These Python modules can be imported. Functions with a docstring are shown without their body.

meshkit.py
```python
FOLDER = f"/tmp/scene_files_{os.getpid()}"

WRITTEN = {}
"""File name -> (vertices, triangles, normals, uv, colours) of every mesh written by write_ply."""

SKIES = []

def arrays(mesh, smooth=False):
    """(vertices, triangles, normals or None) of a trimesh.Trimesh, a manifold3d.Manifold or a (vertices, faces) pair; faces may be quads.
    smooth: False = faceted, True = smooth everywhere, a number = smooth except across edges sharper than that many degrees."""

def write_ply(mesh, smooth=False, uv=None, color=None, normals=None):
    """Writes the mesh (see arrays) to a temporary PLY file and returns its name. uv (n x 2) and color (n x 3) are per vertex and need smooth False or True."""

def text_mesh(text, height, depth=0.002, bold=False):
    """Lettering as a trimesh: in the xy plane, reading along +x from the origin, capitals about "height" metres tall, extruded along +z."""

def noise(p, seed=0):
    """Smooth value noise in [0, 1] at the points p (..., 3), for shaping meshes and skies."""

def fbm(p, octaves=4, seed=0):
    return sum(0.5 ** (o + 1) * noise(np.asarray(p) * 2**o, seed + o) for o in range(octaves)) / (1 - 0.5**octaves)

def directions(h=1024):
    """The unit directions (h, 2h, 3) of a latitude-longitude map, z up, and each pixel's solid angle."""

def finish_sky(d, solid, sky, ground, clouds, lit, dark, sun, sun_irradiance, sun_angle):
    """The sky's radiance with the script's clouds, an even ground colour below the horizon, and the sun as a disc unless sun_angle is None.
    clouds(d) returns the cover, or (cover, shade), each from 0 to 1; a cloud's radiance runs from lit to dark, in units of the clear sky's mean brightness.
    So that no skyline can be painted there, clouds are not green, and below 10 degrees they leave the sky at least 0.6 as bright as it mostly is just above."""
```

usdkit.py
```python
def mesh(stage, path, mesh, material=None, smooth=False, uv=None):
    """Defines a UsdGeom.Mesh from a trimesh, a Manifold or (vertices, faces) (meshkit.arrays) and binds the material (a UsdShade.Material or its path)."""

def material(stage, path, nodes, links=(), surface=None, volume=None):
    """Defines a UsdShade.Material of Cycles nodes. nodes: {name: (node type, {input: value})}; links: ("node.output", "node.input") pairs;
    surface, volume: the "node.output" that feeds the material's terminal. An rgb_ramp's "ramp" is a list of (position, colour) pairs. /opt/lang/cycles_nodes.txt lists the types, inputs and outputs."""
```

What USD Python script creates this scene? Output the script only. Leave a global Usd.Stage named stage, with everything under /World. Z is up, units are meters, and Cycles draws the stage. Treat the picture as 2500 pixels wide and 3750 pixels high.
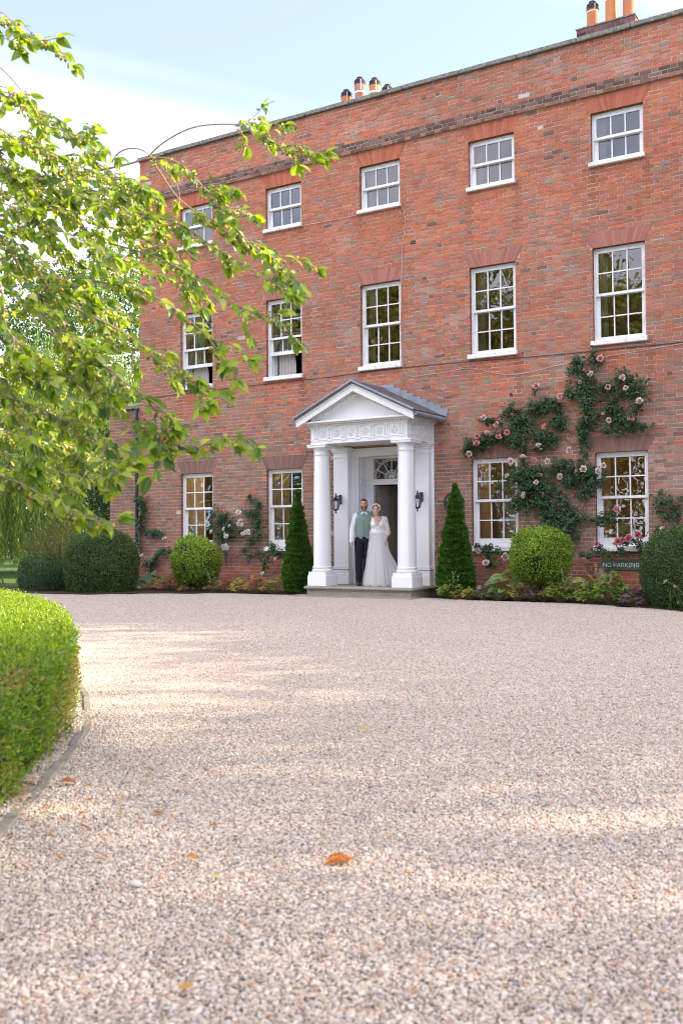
import math, numpy as np, trimesh, usdkit, meshkit
from pxr import Usd, UsdGeom, UsdLux, UsdShade, Gf, Sdf, Vt
from shapely.geometry import Polygon, box as sbox
from shapely.ops import unary_union
stage = Usd.Stage.CreateInMemory()
UsdGeom.Xform.Define(stage, '/World')
# ------------------------------------------------------------------ camera, sky, sun, exposure
CAM = np.array([0.0, -18.3, 1.16]); YAW, PITCH, ROLL = -0.54741, 0.02767, -0.00615
FW = np.array([math.sin(YAW)*math.cos(PITCH), math.cos(YAW)*math.cos(PITCH), math.sin(PITCH)])
_r = np.array([math.cos(YAW), -math.sin(YAW), 0.0]); _u = np.cross(_r, FW)
RT = math.cos(ROLL)*_r + math.sin(ROLL)*_u; UP = -math.sin(ROLL)*_r + math.cos(ROLL)*_u
cam = UsdGeom.Camera.Define(stage, '/World/camera')
cam.AddTransformOp().Set(Gf.Matrix4d(*[float(x) for row in ((*RT, 0), (*UP, 0), (*(-FW), 0), (*CAM, 1)) for x in row]))
cam.CreateHorizontalApertureAttr(24.0); cam.CreateFocalLengthAttr(24.0*3635.7/2500)
cam.CreateFStopAttr(4.0); cam.CreateFocusDistanceAttr(20.0)
cam.CreateExposureAttr(3.05)
SUN_AZ = math.atan2(0.80, 0.60); SUN_EL = math.radians(27.0)     # towards the sun: right of and beyond the house
SUNV = np.array([math.sin(SUN_AZ)*math.cos(SUN_EL), math.cos(SUN_AZ)*math.cos(SUN_EL), math.sin(SUN_EL)])
SKY_STRENGTH, SUN_INT = 0.15, 0.52
skymat = usdkit.material(stage, '/World/Looks/sky_light', {
    's': ('sky_texture', {'sky_type': 'single_scattering', 'sun_disc': False, 'sun_elevation': SUN_EL, 'sun_rotation': SUN_AZ, 'aerosol_density': 0.6, 'air_density': 0.30}),
    'tc': ('texture_coordinate', {}), 'mp': ('mapping', {'location': (1.7, 0.3, 0.9), 'scale': (1.0, 1.0, 2.6)}),
    'n': ('noise_texture', {'scale': 1.25, 'detail': 5.0, 'roughness': 0.42, 'distortion': 0.5}),
    'r': ('rgb_ramp', {'ramp': [(0.36, (0.14, 0.14, 0.14)), (0.48, (0.45, 0.45, 0.45)), (0.60, (0.95, 0.95, 0.95))]}),
    'tn': ('mix_color', {'blend_type': 'multiply', 'fac': 1.0, 'b': (0.52, 0.61, 0.80), 'use_clamp': False}),
    'mx': ('mix_color', {'b': (2.74, 2.6, 2.50)}),
    'b': ('background_shader', {'strength': SKY_STRENGTH})},
    [('tc.generated', 'mp.vector'), ('mp.vector', 'n.vector'), ('n.fac', 'r.fac'), ('r.color', 'mx.fac'), ('s.color', 'tn.a'), ('tn.result', 'mx.a'), ('mx.result', 'b.color')], surface='b.background')
dome = UsdLux.DomeLight.Define(stage, '/World/sky')
dome.GetPrim().SetCustomDataByKey('kind', 'structure')
UsdShade.MaterialBindingAPI.Apply(dome.GetPrim()).Bind(skymat)
sun = UsdLux.DistantLight.Define(stage, '/World/sun')
sun.CreateNormalizeAttr(True); sun.CreateIntensityAttr(SUN_INT); sun.CreateAngleAttr(0.53); sun.CreateColorAttr(Gf.Vec3f(1.0, 0.84, 0.62))
_z = SUNV; _x = np.cross([0, 0, 1.0], _z); _x /= np.linalg.norm(_x); _y = np.cross(_z, _x)
sun.AddTransformOp().Set(Gf.Matrix4d(*[float(v) for row in ((*_x, 0), (*_y, 0), (*_z, 0), (0, 0, 40, 1)) for v in row]))

# ------------------------------------------------------------------ helpers
F3 = Sdf.ValueTypeNames.Float3Array
USED, HOLD = {}, {}
def numbered(parent, name):
    k = (str(parent), name); n = USED.get(k, 0); USED[k] = n + 1
    return name if n == 0 else f'{name}_{n:03d}'
def path_of(parent): return '/World' if parent is None else str(parent.GetPath())
def tag(p, label=None, cat=None, group=None, kind=None):
    for k, v in (('label', label), ('category', cat), ('group', group), ('kind', kind)):
        if v: p.SetCustomDataByKey(k, v)
    return p
def thing(name, label, cat, loc=(0, 0, 0), rot=0.0, group=None, scale=None):
    x = UsdGeom.Xform.Define(stage, '/World/' + numbered('/World', name))
    x.AddTranslateOp().Set(Gf.Vec3d(*map(float, loc)))
    if rot: x.AddRotateZOp().Set(float(math.degrees(rot)))
    if scale is not None: x.AddScaleOp().Set(Gf.Vec3f(*map(float, np.broadcast_to(scale, 3))))
    return tag(x.GetPrim(), label, cat, group)
def copy_of(src, name, label, cat, loc, rot=0.0, group=None, scale=None):
    p = thing(name, label, cat, loc, rot, group, scale)
    p.GetReferences().AddInternalReference(src.GetPath())
    tag(p, label, cat, group)
    p.SetInstanceable(True)
    return p
def obj(name, mesh, mat, parent=None, smooth=False, tone=None, label=None, cat=None, group=None, kind=None):
    """ONE Mesh prim. mesh: trimesh, Manifold or (v, f). tone: (n,3) per vertex or a single colour."""
    path = path_of(parent) + '/' + numbered(path_of(parent), name)
    m = usdkit.mesh(stage, path, mesh, MAT[mat], smooth)
    if tone is not None:
        t = np.asarray(tone, np.float32)
        pv = UsdGeom.PrimvarsAPI(m).CreatePrimvar('tone', F3, 'constant' if t.ndim == 1 else 'vertex')
        pv.Set(Vt.Vec3fArray.FromNumpy(np.ascontiguousarray(t.reshape(-1, 3))))
    return tag(m.GetPrim(), label, cat, group, kind)
class MB:
    """Collects simple solids into one mesh, with a tone for each vertex."""
    def __init__(s): s.v, s.f, s.t, s.n = [], [], [], 0
    def add(s, v, f, tone=(1, 1, 1)):
        v = np.asarray(v, float); f = np.asarray(f, int)
        if f.shape[1] == 4: f = np.vstack([f[:, [0, 1, 2]], f[:, [0, 2, 3]]])
        s.v.append(v); s.f.append(f + s.n); s.n += len(v)
        s.t.append(np.broadcast_to(np.asarray(tone, float), (len(v), 3)))
        return s
    def tm(s, m, tone=(1, 1, 1)): return s.add(m.vertices, m.faces, tone)
    def box(s, x0, y0, z0, x1, y1, z1, tone=(1, 1, 1)):
        v = [(x, y, z) for x in (x0, x1) for y in (y0, y1) for z in (z0, z1)]
        f = [(0, 1, 3, 2), (4, 6, 7, 5), (0, 4, 5, 1), (2, 3, 7, 6), (0, 2, 6, 4), (1, 5, 7, 3)]
        return s.add(v, f, tone)
    def cham(s, x0, y0, z0, x1, y1, z1, c=0.006, tone=(1, 1, 1)):
        p = np.array([[sx*(1 if k == 0 else 1), sy, sz] for sx in (-1, 1) for sy in (-1, 1) for sz in (-1, 1) for k in (0, 1, 2)], float)
        h = np.array([x1-x0, y1-y0, z1-z0])/2; cc = np.array([x0+x1, y0+y1, z0+z1])/2
        q = []
        for i in range(8):
            for k in range(3):
                e = h.copy(); e[[j for j in range(3) if j != k]] -= min(c, h.min()*0.9); q.append(p[i*3]*e)
        m = trimesh.convex.convex_hull(np.array(q)+cc)
        return s.tm(m, tone)
    def tube(s, pts, rad, sides=6, tone=(1, 1, 1), cap=True):
        p = np.asarray(pts, float); n = len(p)
        t = np.gradient(p, axis=0); t /= np.linalg.norm(t, axis=1, keepdims=True) + 1e-12
        ref = np.array([0, 0, 1.0]) if abs(t[:, 2]).mean() < 0.8 else np.array([1.0, 0.1, 0])
        a = np.cross(t, ref); a /= np.linalg.norm(a, axis=1, keepdims=True) + 1e-12; b = np.cross(t, a)
        ang = np.arange(sides)*2*np.pi/sides; r = np.broadcast_to(rad, (n,))[:, None, None]
        v = (p[:, None] + r*(np.cos(ang)[None, :, None]*a[:, None] + np.sin(ang)[None, :, None]*b[:, None])).reshape(-1, 3)
        i, j = np.meshgrid(np.arange(n-1), np.arange(sides), indexing='ij')
        q = np.stack([i*sides+j, i*sides+(j+1) % sides, (i+1)*sides+(j+1) % sides, (i+1)*sides+j], -1).reshape(-1, 4)
        f = np.vstack([q[:, [0, 2, 1]], q[:, [0, 3, 2]]])
        if cap:
            v = np.vstack([v, p[:1], p[-1:]]); c0, c1 = n*sides, n*sides+1; jj = np.arange(sides); e = (n-1)*sides
            f = np.vstack([f, np.c_[np.full(sides, c0), jj, (jj+1) % sides], np.c_[np.full(sides, c1), e+(jj+1) % sides, e+jj]])
        return s.add(v, f, tone)
    def lathe(s, prof, cx=0, cy=0, seg=28, tone=(1, 1, 1)):
        p = np.asarray(prof, float); n = len(p); ang = np.arange(seg)*2*np.pi/seg
        v = np.stack([cx + p[:, None, 0]*np.cos(ang), cy + p[:, None, 0]*np.sin(ang), np.broadcast_to(p[:, None, 1], (n, seg))], -1).reshape(-1, 3)
        i, j = np.meshgrid(np.arange(n-1), np.arange(seg), indexing='ij')
        q = np.stack([i*seg+j, i*seg+(j+1) % seg, (i+1)*seg+(j+1) % seg, (i+1)*seg+j], -1).reshape(-1, 4)
        return s.add(v, q, tone)
    def prism(s, poly, y0, y1, tone=(1, 1, 1)):
        """poly: points (x, z); extruded along y."""
        m = trimesh.creation.extrude_polygon(poly if hasattr(poly, 'exterior') else Polygon(poly), 1.0)
        v = m.vertices; w = np.c_[v[:, 0], y1 + (y0-y1)*v[:, 2], v[:, 1]]
        return s.add(w, m.faces, tone)
    def slab(s, poly, z0, z1, tone=(1, 1, 1)):
        m = trimesh.creation.extrude_polygon(poly if hasattr(poly, 'exterior') else Polygon(poly), z1-z0)
        return s.add(m.vertices + [0, 0, z0], m.faces, tone)
    def mesh(s): return np.vstack(s.v), np.vstack(s.f)
    def tones(s): return np.vstack(s.t)
    def build(s, name, mat, parent=None, smooth=False, toned=False, **k):
        if smooth and toned:                     # smoothing by angle would split the vertices
            smooth = True
        return obj(name, s.mesh(), mat, parent, smooth, s.tones() if toned else None, **k)

# ------------------------------------------------------------------ materials
MAT = {}
def mat(name, nodes, links, surface='p.BSDF', volume=None):
    MAT[name] = usdkit.material(stage, '/World/Looks/' + name, nodes, links, surface, volume)
def plain(name, col, rough=0.6, metal=0.0, var=0.12, scale=6.0, bump=0.0, bscale=60.0, spec=0.5, dirt=None, dscale=3.0):
    """One colour with fine uneven tone, optional relief and stains."""
    c = np.array(col, float)
    nodes = {'g': ('geometry', {}), 'n': ('noise_texture', {'scale': scale, 'detail': 5.0, 'roughness': 0.6}),
             'r': ('rgb_ramp', {'ramp': [(0.25, c*(1-var)), (0.75, np.minimum(c*(1+var), 0.95))]}),
             'p': ('principled_bsdf', {'roughness': rough, 'metallic': metal, 'specular_ior_level': spec})}
    links = [('g.position', 'n.vector'), ('n.fac', 'r.fac')]; last = 'r.color'
    if dirt is not None:
        nodes.update({'dn': ('noise_texture', {'scale': dscale, 'detail': 8.0, 'roughness': 0.7}), 'dr': ('rgb_ramp', {'ramp': [(0.52, (0, 0, 0)), (0.72, (1, 1, 1))]}), 'dm': ('mix_color', {'b': dirt})})
        links += [('g.position', 'dn.vector'), ('dn.fac', 'dr.fac'), ('dr.color', 'dm.fac'), (last, 'dm.a')]; last = 'dm.result'
    links.append((last, 'p.base_color'))
    if bump:
        nodes.update({'bn': ('noise_texture', {'scale': bscale, 'detail': 4.0}), 'bp': ('bump', {'strength': bump, 'distance': 0.01})})
        links += [('g.position', 'bn.vector'), ('bn.fac', 'bp.height'), ('bp.normal', 'p.normal')]
    mat(name, nodes, links)
def toned(name, rough=0.8, var=0.25, scale=40.0, bump=0.3, bscale=120.0, spec=0.3, streak=None):
    """Colour from the mesh's own tone, broken up by noise."""
    nodes = {'a': ('attribute', {'attribute': 'tone'}), 'g': ('geometry', {}), 'n': ('noise_texture', {'scale': scale, 'detail': 5.0, 'roughness': 0.65}),
             'm': ('map_range', {'from_min': 0.25, 'from_max': 0.75, 'to_min': 1-var, 'to_max': 1+var}), 'v': ('vector_math', {'math_type': 'scale'}),
             'p': ('principled_bsdf', {'roughness': rough, 'specular_ior_level': spec})}
    links = [('g.position', 'n.vector'), ('n.fac', 'm.value'), ('a.vector', 'v.vector1'), ('m.result', 'v.scale'), ('v.vector', 'p.base_color')]
    if bump:
        nodes.update({'bn': ('noise_texture', {'scale': bscale, 'detail': 3.0}), 'bp': ('bump', {'strength': bump, 'distance': 0.006})})
        links += [('g.position', 'bn.vector'), ('bn.fac', 'bp.height'), ('bp.normal', 'p.normal')]
    mat(name, nodes, links)
def leafy(name, trans=0.4, rough=0.5, spec=0.4, tint=(1.5, 1.35, 0.45)):
    mat(name, {'a': ('attribute', {'attribute': 'tone'}), 'p': ('principled_bsdf', {'roughness': rough, 'specular_ior_level': spec}),
               'tm': ('vector_math', {'math_type': 'multiply', 'vector2': tint}), 't': ('translucent_bsdf', {}), 'm': ('mix_closure', {'fac': trans})},
        [('a.color', 'p.base_color'), ('a.vector', 'tm.vector1'), ('tm.vector', 't.color'), ('p.BSDF', 'm.closure1'), ('t.BSDF', 'm.closure2')], surface='m.closure')
toned('brick', rough=0.88, var=0.16, scale=55.0, bump=0.5, bscale=90.0, spec=0.15)
plain('mortar', (0.50, 0.43, 0.36), 0.95, var=0.22, scale=9.0, bump=0.4, bscale=150.0, spec=0.1)
plain('white_paint', (0.82, 0.81, 0.795), 0.42, var=0.015, scale=2.5, dirt=(0.775, 0.76, 0.735), dscale=1.1)
plain('sill_paint', (0.79, 0.78, 0.775), 0.55, var=0.05, scale=7.0, dirt=(0.42, 0.40, 0.37), dscale=7.0, bump=0.3, bscale=50.0)
plain('sash_paint', (0.82, 0.81, 0.80), 0.4, var=0.03, scale=6.0, dirt=(0.62, 0.60, 0.55), dscale=5.0)
plain('coping', (0.20, 0.185, 0.155), 0.95, var=0.45, scale=14.0, dirt=(0.42, 0.41, 0.36), dscale=22.0, bump=0.8, bscale=60.0, spec=0.1)
plain('step_stone', (0.33, 0.29, 0.24), 0.9, var=0.2, scale=8.0, dirt=(0.17, 0.16, 0.11), dscale=4.0, bump=0.4, bscale=70.0, spec=0.2)
plain('lead', (0.25, 0.27, 0.31), 0.5, var=0.2, scale=6.0, dirt=(0.36, 0.37, 0.39), dscale=5.0, bump=0.25, bscale=16.0)
plain('roof_slate', (0.13, 0.125, 0.13), 0.7, var=0.3, scale=10.0, dirt=(0.24, 0.22, 0.17), dscale=5.0, bump=0.5, bscale=30.0)
plain('iron', (0.016, 0.017, 0.020), 0.38, var=0.2, spec=0.6)
plain('steel', (0.55, 0.56, 0.58), 0.35, 1.0, var=0.1)
plain('cable', (0.62, 0.58, 0.52), 0.6, var=0.1)
plain('dark_cable', (0.05, 0.045, 0.04), 0.7, var=0.1)
plain('soil', (0.055, 0.040, 0.030), 1.0, var=0.5, scale=30.0, dirt=(0.22, 0.19, 0.16), dscale=45.0, bump=1.0, bscale=60.0, spec=0.1)
plain('bark', (0.16, 0.125, 0.095), 0.9, var=0.35, scale=18.0, bump=0.6, bscale=40.0, spec=0.15)
plain('twig_bark', (0.30, 0.225, 0.17), 0.75, var=0.3, scale=40.0, spec=0.2)
plain('sign_green', (0.065, 0.105, 0.065), 0.4, var=0.06, scale=4.0)
plain('sign_white', (0.85, 0.85, 0.83), 0.5, var=0.02)
plain('bronze_letter', (0.30, 0.22, 0.12), 0.5, var=0.1)
plain('room_wall', (0.27, 0.175, 0.09), 0.9, var=0.1, scale=1.0)
plain('room_dark', (0.045, 0.036, 0.030), 0.9, var=0.2, scale=1.0)
plain('room_pale', (0.45, 0.42, 0.38), 0.9, var=0.05, scale=1.0)
plain('wood', (0.12, 0.065, 0.035), 0.5, var=0.3, scale=6.0)
plain('hall_door', (0.34, 0.27, 0.21), 0.5, var=0.08)
plain('curtain', (0.62, 0.58, 0.53), 0.9, var=0.05)
plain('kerb_stone', (0.30, 0.265, 0.225), 0.95, var=0.3, scale=18.0, dirt=(0.16, 0.15, 0.12), dscale=8.0, bump=0.6, bscale=60.0, spec=0.1)
plain('terracotta', (0.50, 0.185, 0.085), 0.85, var=0.12, scale=5.0, dirt=(0.40, 0.20, 0.13), dscale=4.0, spec=0.2)
plain('terracotta_pink', (0.44, 0.17, 0.12), 0.8, var=0.12, scale=5.0, dirt=(0.50, 0.27, 0.20), dscale=4.0, spec=0.2)
plain('terracotta_amber', (0.56, 0.225, 0.085), 0.85, var=0.12, scale=5.0, dirt=(0.42, 0.20, 0.09), dscale=4.0, spec=0.2)
plain('soot', (0.04, 0.034, 0.032), 0.9, var=0.4, scale=12.0)
toned('toned', rough=0.6, var=0.10, scale=12.0, bump=0.0)
toned('cloth', rough=0.9, var=0.05, scale=30.0, bump=0.0, spec=0.15)
toned('petal', rough=0.7, var=0.12, scale=40.0, bump=0.0, spec=0.2)
toned('pebble', rough=0.75, var=0.2, scale=120.0, bump=0.0, spec=0.3)
leafy('leaf', 0.46, 0.36, 0.5, tint=(1.6, 1.5, 0.5)); leafy('dense_leaf', 0.25, 0.5, 0.35); leafy('glossy_leaf', 0.22, 0.36, 0.5, tint=(1.3, 1.25, 0.5))
mat('pane', {'fr': ('fresnel', {'IOR': 2.05}), 't': ('transparent_bsdf', {'color': (0.93, 0.95, 0.94)}), 'n': ('noise_texture', {'scale': 2.3, 'detail': 1.0}), 'tc': ('geometry', {}),
             'bp': ('bump', {'strength': 0.10, 'distance': 0.02}), 'g': ('glossy_bsdf', {'roughness': 0.0, 'color': (1, 1, 1)}), 'm': ('mix_closure', {})},
    [('tc.position', 'n.vector'), ('n.fac', 'bp.height'), ('bp.normal', 'g.normal'), ('fr.fac', 'm.fac'), ('t.BSDF', 'm.closure1'), ('g.BSDF', 'm.closure2')], surface='m.closure')
mat('lamp_shade', {'e': ('emission', {'color': (1.0, 0.55, 0.2), 'strength': 3.6})}, [], surface='e.emission')
mat('bulb', {'e': ('emission', {'color': (1.0, 0.62, 0.28), 'strength': 9.0})}, [], surface='e.emission')
def ground_mat(name, cols, scale, bump, bscale, extra=None):
    nodes = {'g': ('geometry', {}), 'v': ('voronoi_texture', {'scale': scale}), 's': ('separate_color', {'color_type': 'rgb'}), 'r': ('rgb_ramp', {'ramp': cols}),
             'n': ('noise_texture', {'scale': 0.7, 'detail': 4.0}), 'm': ('map_range', {'from_min': 0.3, 'from_max': 0.7, 'to_min': 0.82, 'to_max': 1.12}), 'k': ('vector_math', {'math_type': 'scale'}),
             'bn': ('voronoi_texture', {'scale': bscale}), 'bp': ('bump', {'strength': bump, 'distance': 0.01, 'invert': True}), 'p': ('principled_bsdf', {'roughness': 0.95, 'specular_ior_level': 0.15})}
    links = [('g.position', 'v.vector'), ('v.color', 's.color'), ('s.r', 'r.fac'), ('g.position', 'n.vector'), ('n.fac', 'm.value'), ('r.color', 'k.vector1'), ('m.result', 'k.scale'), ('k.vector', 'p.base_color'),
             ('g.position', 'bn.vector'), ('bn.distance', 'bp.height'), ('bp.normal', 'p.normal')]
    mat(name, nodes, links)
ground_mat('gravel_bed', [(0.0, (0.12, 0.10, 0.09)), (0.3, (0.27, 0.22, 0.18)), (0.7, (0.36, 0.30, 0.25)), (1.0, (0.44, 0.39, 0.34))], 75.0, 0.6, 75.0)
ground_mat('lawn_grass', [(0.0, (0.045, 0.085, 0.018)), (0.6, (0.075, 0.135, 0.028)), (1.0, (0.11, 0.17, 0.04))], 40.0, 0.9, 60.0)
plain('path', (0.42, 0.37, 0.32), 0.95, var=0.15, scale=8.0)

# ------------------------------------------------------------------ ground
rng = np.random.default_rng(7)
def sheet(name, poly, z, m, kind='structure', **k):
    if not hasattr(poly, 'exterior'): poly = Polygon(poly)
    v2, f = trimesh.creation.triangulate_polygon(poly, engine='earcut')
    v = np.c_[v2, np.full(len(v2), z)]
    n = np.cross(v[f[:, 1]]-v[f[:, 0]], v[f[:, 2]]-v[f[:, 0]])[:, 2]; f[n < 0] = f[n < 0][:, ::-1]
    return obj(name, (v, f), m, kind=kind, **k)
sheet('lawn', [(-400, -300), (300, -300), (300, 400), (-400, 400)], -0.03, 'lawn_grass')
def smooth_curve(pts, n=60):
    from scipy.interpolate import CubicSpline
    p = np.array(pts, float); t = np.r_[0, np.cumsum(np.linalg.norm(np.diff(p, axis=0), axis=1))]
    return CubicSpline(t, p)(np.linspace(0, t[-1], n))
BED = smooth_curve([(-20.5, -2.7), (-19, -3.1), (-17.4, -3.15), (-16.2, -3.0), (-15.0, -2.2), (-14.1, -1.55), (-12.6, -1.05), (-11.6, -0.95), (-10.0, -0.9), (-8.6, -0.85), (-7.0, -1.0), (-5.6, -1.25), (-4.7, -1.6), (-3.7, -2.2), (-2.5, -3.1), (-0.5, -4.4)], 90)
HEDGE_OUT = smooth_curve([(-2.25, -17.6), (-2.6, -16.7), (-3.05, -15.95), (-3.45, -15.38), (-3.92, -14.74), (-4.42, -14.1), (-4.98, -13.5), (-5.65, -12.88), (-6.5, -12.2), (-7.3, -11.62), (-8.2, -11.05), (-9.4, -10.4), (-11.0, -9.7), (-12.8, -9.2)], 90)
drive_poly = Polygon([*[tuple(p) for p in BED], (9, -6), (9, -22.5), (-24, -22.5), (-24, -3.2)])
sheet('drive', drive_poly, 0.0, 'gravel_bed')
sheet('flower_bed', Polygon([*[tuple(p) for p in BED], (-0.5, 0.4), (-20.5, 0.4)]).buffer(0.02), 0.022, 'soil')
island = Polygon([*[tuple(p) for p in (HEDGE_OUT + [0, 0])], (-14, -9.2), (-18, -12), (-18, -20), (-10, -24), (-4, -22), (-2.4, -18.5)]).buffer(0)
sheet('island_lawn', island.buffer(-0.3), 0.016, 'lawn_grass')
sheet('garden_path', [(-60, -2.3), (-24, -1.9), (-19.2, -2.25), (-19.2, -1.9), (-24, -1.35), (-60, -1.6)], -0.012, 'path')
# gravel: real pebbles in patches, laid over the whole drive
PEB = np.array([(0.60, 0.51, 0.43), (0.66, 0.59, 0.53), (0.56, 0.44, 0.35), (0.50, 0.37, 0.28), (0.41, 0.34, 0.30), (0.29, 0.26, 0.26), (0.20, 0.18, 0.19), (0.46, 0.27, 0.16), (0.53, 0.46, 0.43), (0.70, 0.64, 0.58)])
PW = np.array([0.20, 0.16, 0.15, 0.10, 0.10, 0.07, 0.04, 0.04, 0.08, 0.06]); PW /= PW.sum()
def pebble_patch(seed, size=0.6):
    g = np.random.default_rng(seed); ico = trimesh.creation.icosahedron(); bv, bf = np.array(ico.vertices), np.array(ico.faces); bv /= np.linalg.norm(bv, axis=1, keepdims=True)
    n = int(size*size*15500); cell = size/math.sqrt(n); k = int(size/cell)
    gx, gy = np.meshgrid(np.arange(k), np.arange(k)); P = (np.c_[gx.ravel(), gy.ravel()]+0.5)*size/k - size/2 + g.normal(0, cell*0.33, (k*k, 2)); n = k*k
    r = np.clip(g.lognormal(math.log(0.0046), 0.30, n), 0.0022, 0.0105)
    sc = np.c_[r*g.uniform(0.95, 1.5, n), r*g.uniform(0.8, 1.1, n), r*g.uniform(0.55, 0.85, n)]
    lump = 1 + 0.13*g.normal(size=(6, len(bv)))
    a = g.uniform(0, 6.283, n); tl = g.normal(0, 0.35, n)
    V = bv[None]*lump[g.integers(0, 6, n)][:, :, None]*sc[:, None]
    x, y, z = V[..., 0], V[..., 1], V[..., 2]
    x, z = x*np.cos(tl)[:, None]-z*np.sin(tl)[:, None], x*np.sin(tl)[:, None]+z*np.cos(tl)[:, None]
    x, y = x*np.cos(a)[:, None]-y*np.sin(a)[:, None], x*np.sin(a)[:, None]+y*np.cos(a)[:, None]
    V = np.stack([x+P[:, :1], y+P[:, 1:], z + (sc[:, 2]*0.6+g.uniform(0, 0.005, n))[:, None]], -1)
    F = bf[None] + (np.arange(n)*len(bv))[:, None, None]
    c = (PEB*0.84+0.16*PEB.mean(0))[g.choice(len(PEB), n, p=PW)]*np.array((1.0, 0.995, 0.99))*g.uniform(0.88, 1.12, (n, 1))
    return (V.reshape(-1, 3), F.reshape(-1, 3)), np.repeat(c, len(bv), 0)
pi = UsdGeom.PointInstancer.Define(stage, '/World/gravel'); tag(pi.GetPrim(), 'beige, white and grey gravel covering the whole drive', 'gravel', kind='stuff')
protos = []
for s in range(4):
    m_, t_ = pebble_patch(100+s)
    p_ = usdkit.mesh(stage, f'/World/gravel/patches/pebbles_{s:03d}', m_, MAT['pebble'], True)
    UsdGeom.PrimvarsAPI(p_).CreatePrimvar('tone', F3, 'vertex').Set(Vt.Vec3fArray.FromNumpy(t_.astype(np.float32))); protos.append(p_.GetPath())
pi.CreatePrototypesRel().SetTargets(protos)
inner = drive_poly.difference(island.buffer(-0.25)).difference(sbox(-11.25, -1.35, -8.9, 0)); pos, qt = [], []
from shapely.prepared import prep
inp = prep(inner); inp2 = prep(inner.buffer(-0.42))
for ix in range(-42, 12):
    for iy in range(-34, -1):
        c = np.array([ix*0.6+0.3, iy*0.6+0.3]); d = c - CAM[:2]; f = d @ FW[:2]; l = d @ RT[:2]
        if f < 0.6 or abs(l) > f*0.42 + 1.2: continue
        if not inp.contains(sbox(c[0]-0.02, c[1]-0.02, c[0]+0.02, c[1]+0.02)): continue
        pos.append((*c, 0.0)); qt.append(rng.integers(0, 4))
pi.CreatePositionsAttr(Vt.Vec3fArray.FromNumpy(np.array(pos, np.float32))); pi.CreateProtoIndicesAttr(Vt.IntArray([int(x) for x in rng.integers(0, 4, len(pos))]))
pi.CreateOrientationsAttr(Vt.QuathArray([Gf.Quath(math.cos(q*math.pi/4), 0, 0, math.sin(q*math.pi/4)) for q in qt]))
# ------------------------------------------------------------------ the house
H = 0.0785                                   # one brick course
X0, X1 = -16.98, 0.6
COLS = [-15.665, -13.139, -10.654, -8.108, -5.600]; OW = 0.98
FLOORS = {'top': (8.142, 9.177), 'middle': (4.753, 6.609), 'ground': (0.904, 2.755)}   # underside of sill, soffit of the arch
BANDZ, TOPZ = 121*H, 135*H
house = thing('brick_house', 'three storey red brick house with white sash windows and parapet', 'house')
def arch_top(zs): return math.ceil((zs+0.295)/H)*H
excl, arches = [], []
for i, xl in enumerate(COLS):
    for fl, (zb, zs) in FLOORS.items():
        if fl == 'ground' and i == 2: continue
        za = arch_top(zs)
        excl.append((zb, zs, xl, xl, xl+OW, xl+OW))
        arches.append((xl, zs, za, i, fl)); excl.append((zs, za, xl, xl-0.17, xl+OW, xl+OW+0.17))
DOOR = (-10.93, -9.21, 3.09)                 # white door surround covers this
excl.append((-1, DOOR[2], DOOR[0]+0.22, DOOR[0]+0.22, DOOR[1]-0.22, DOOR[1]-0.22))
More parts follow.
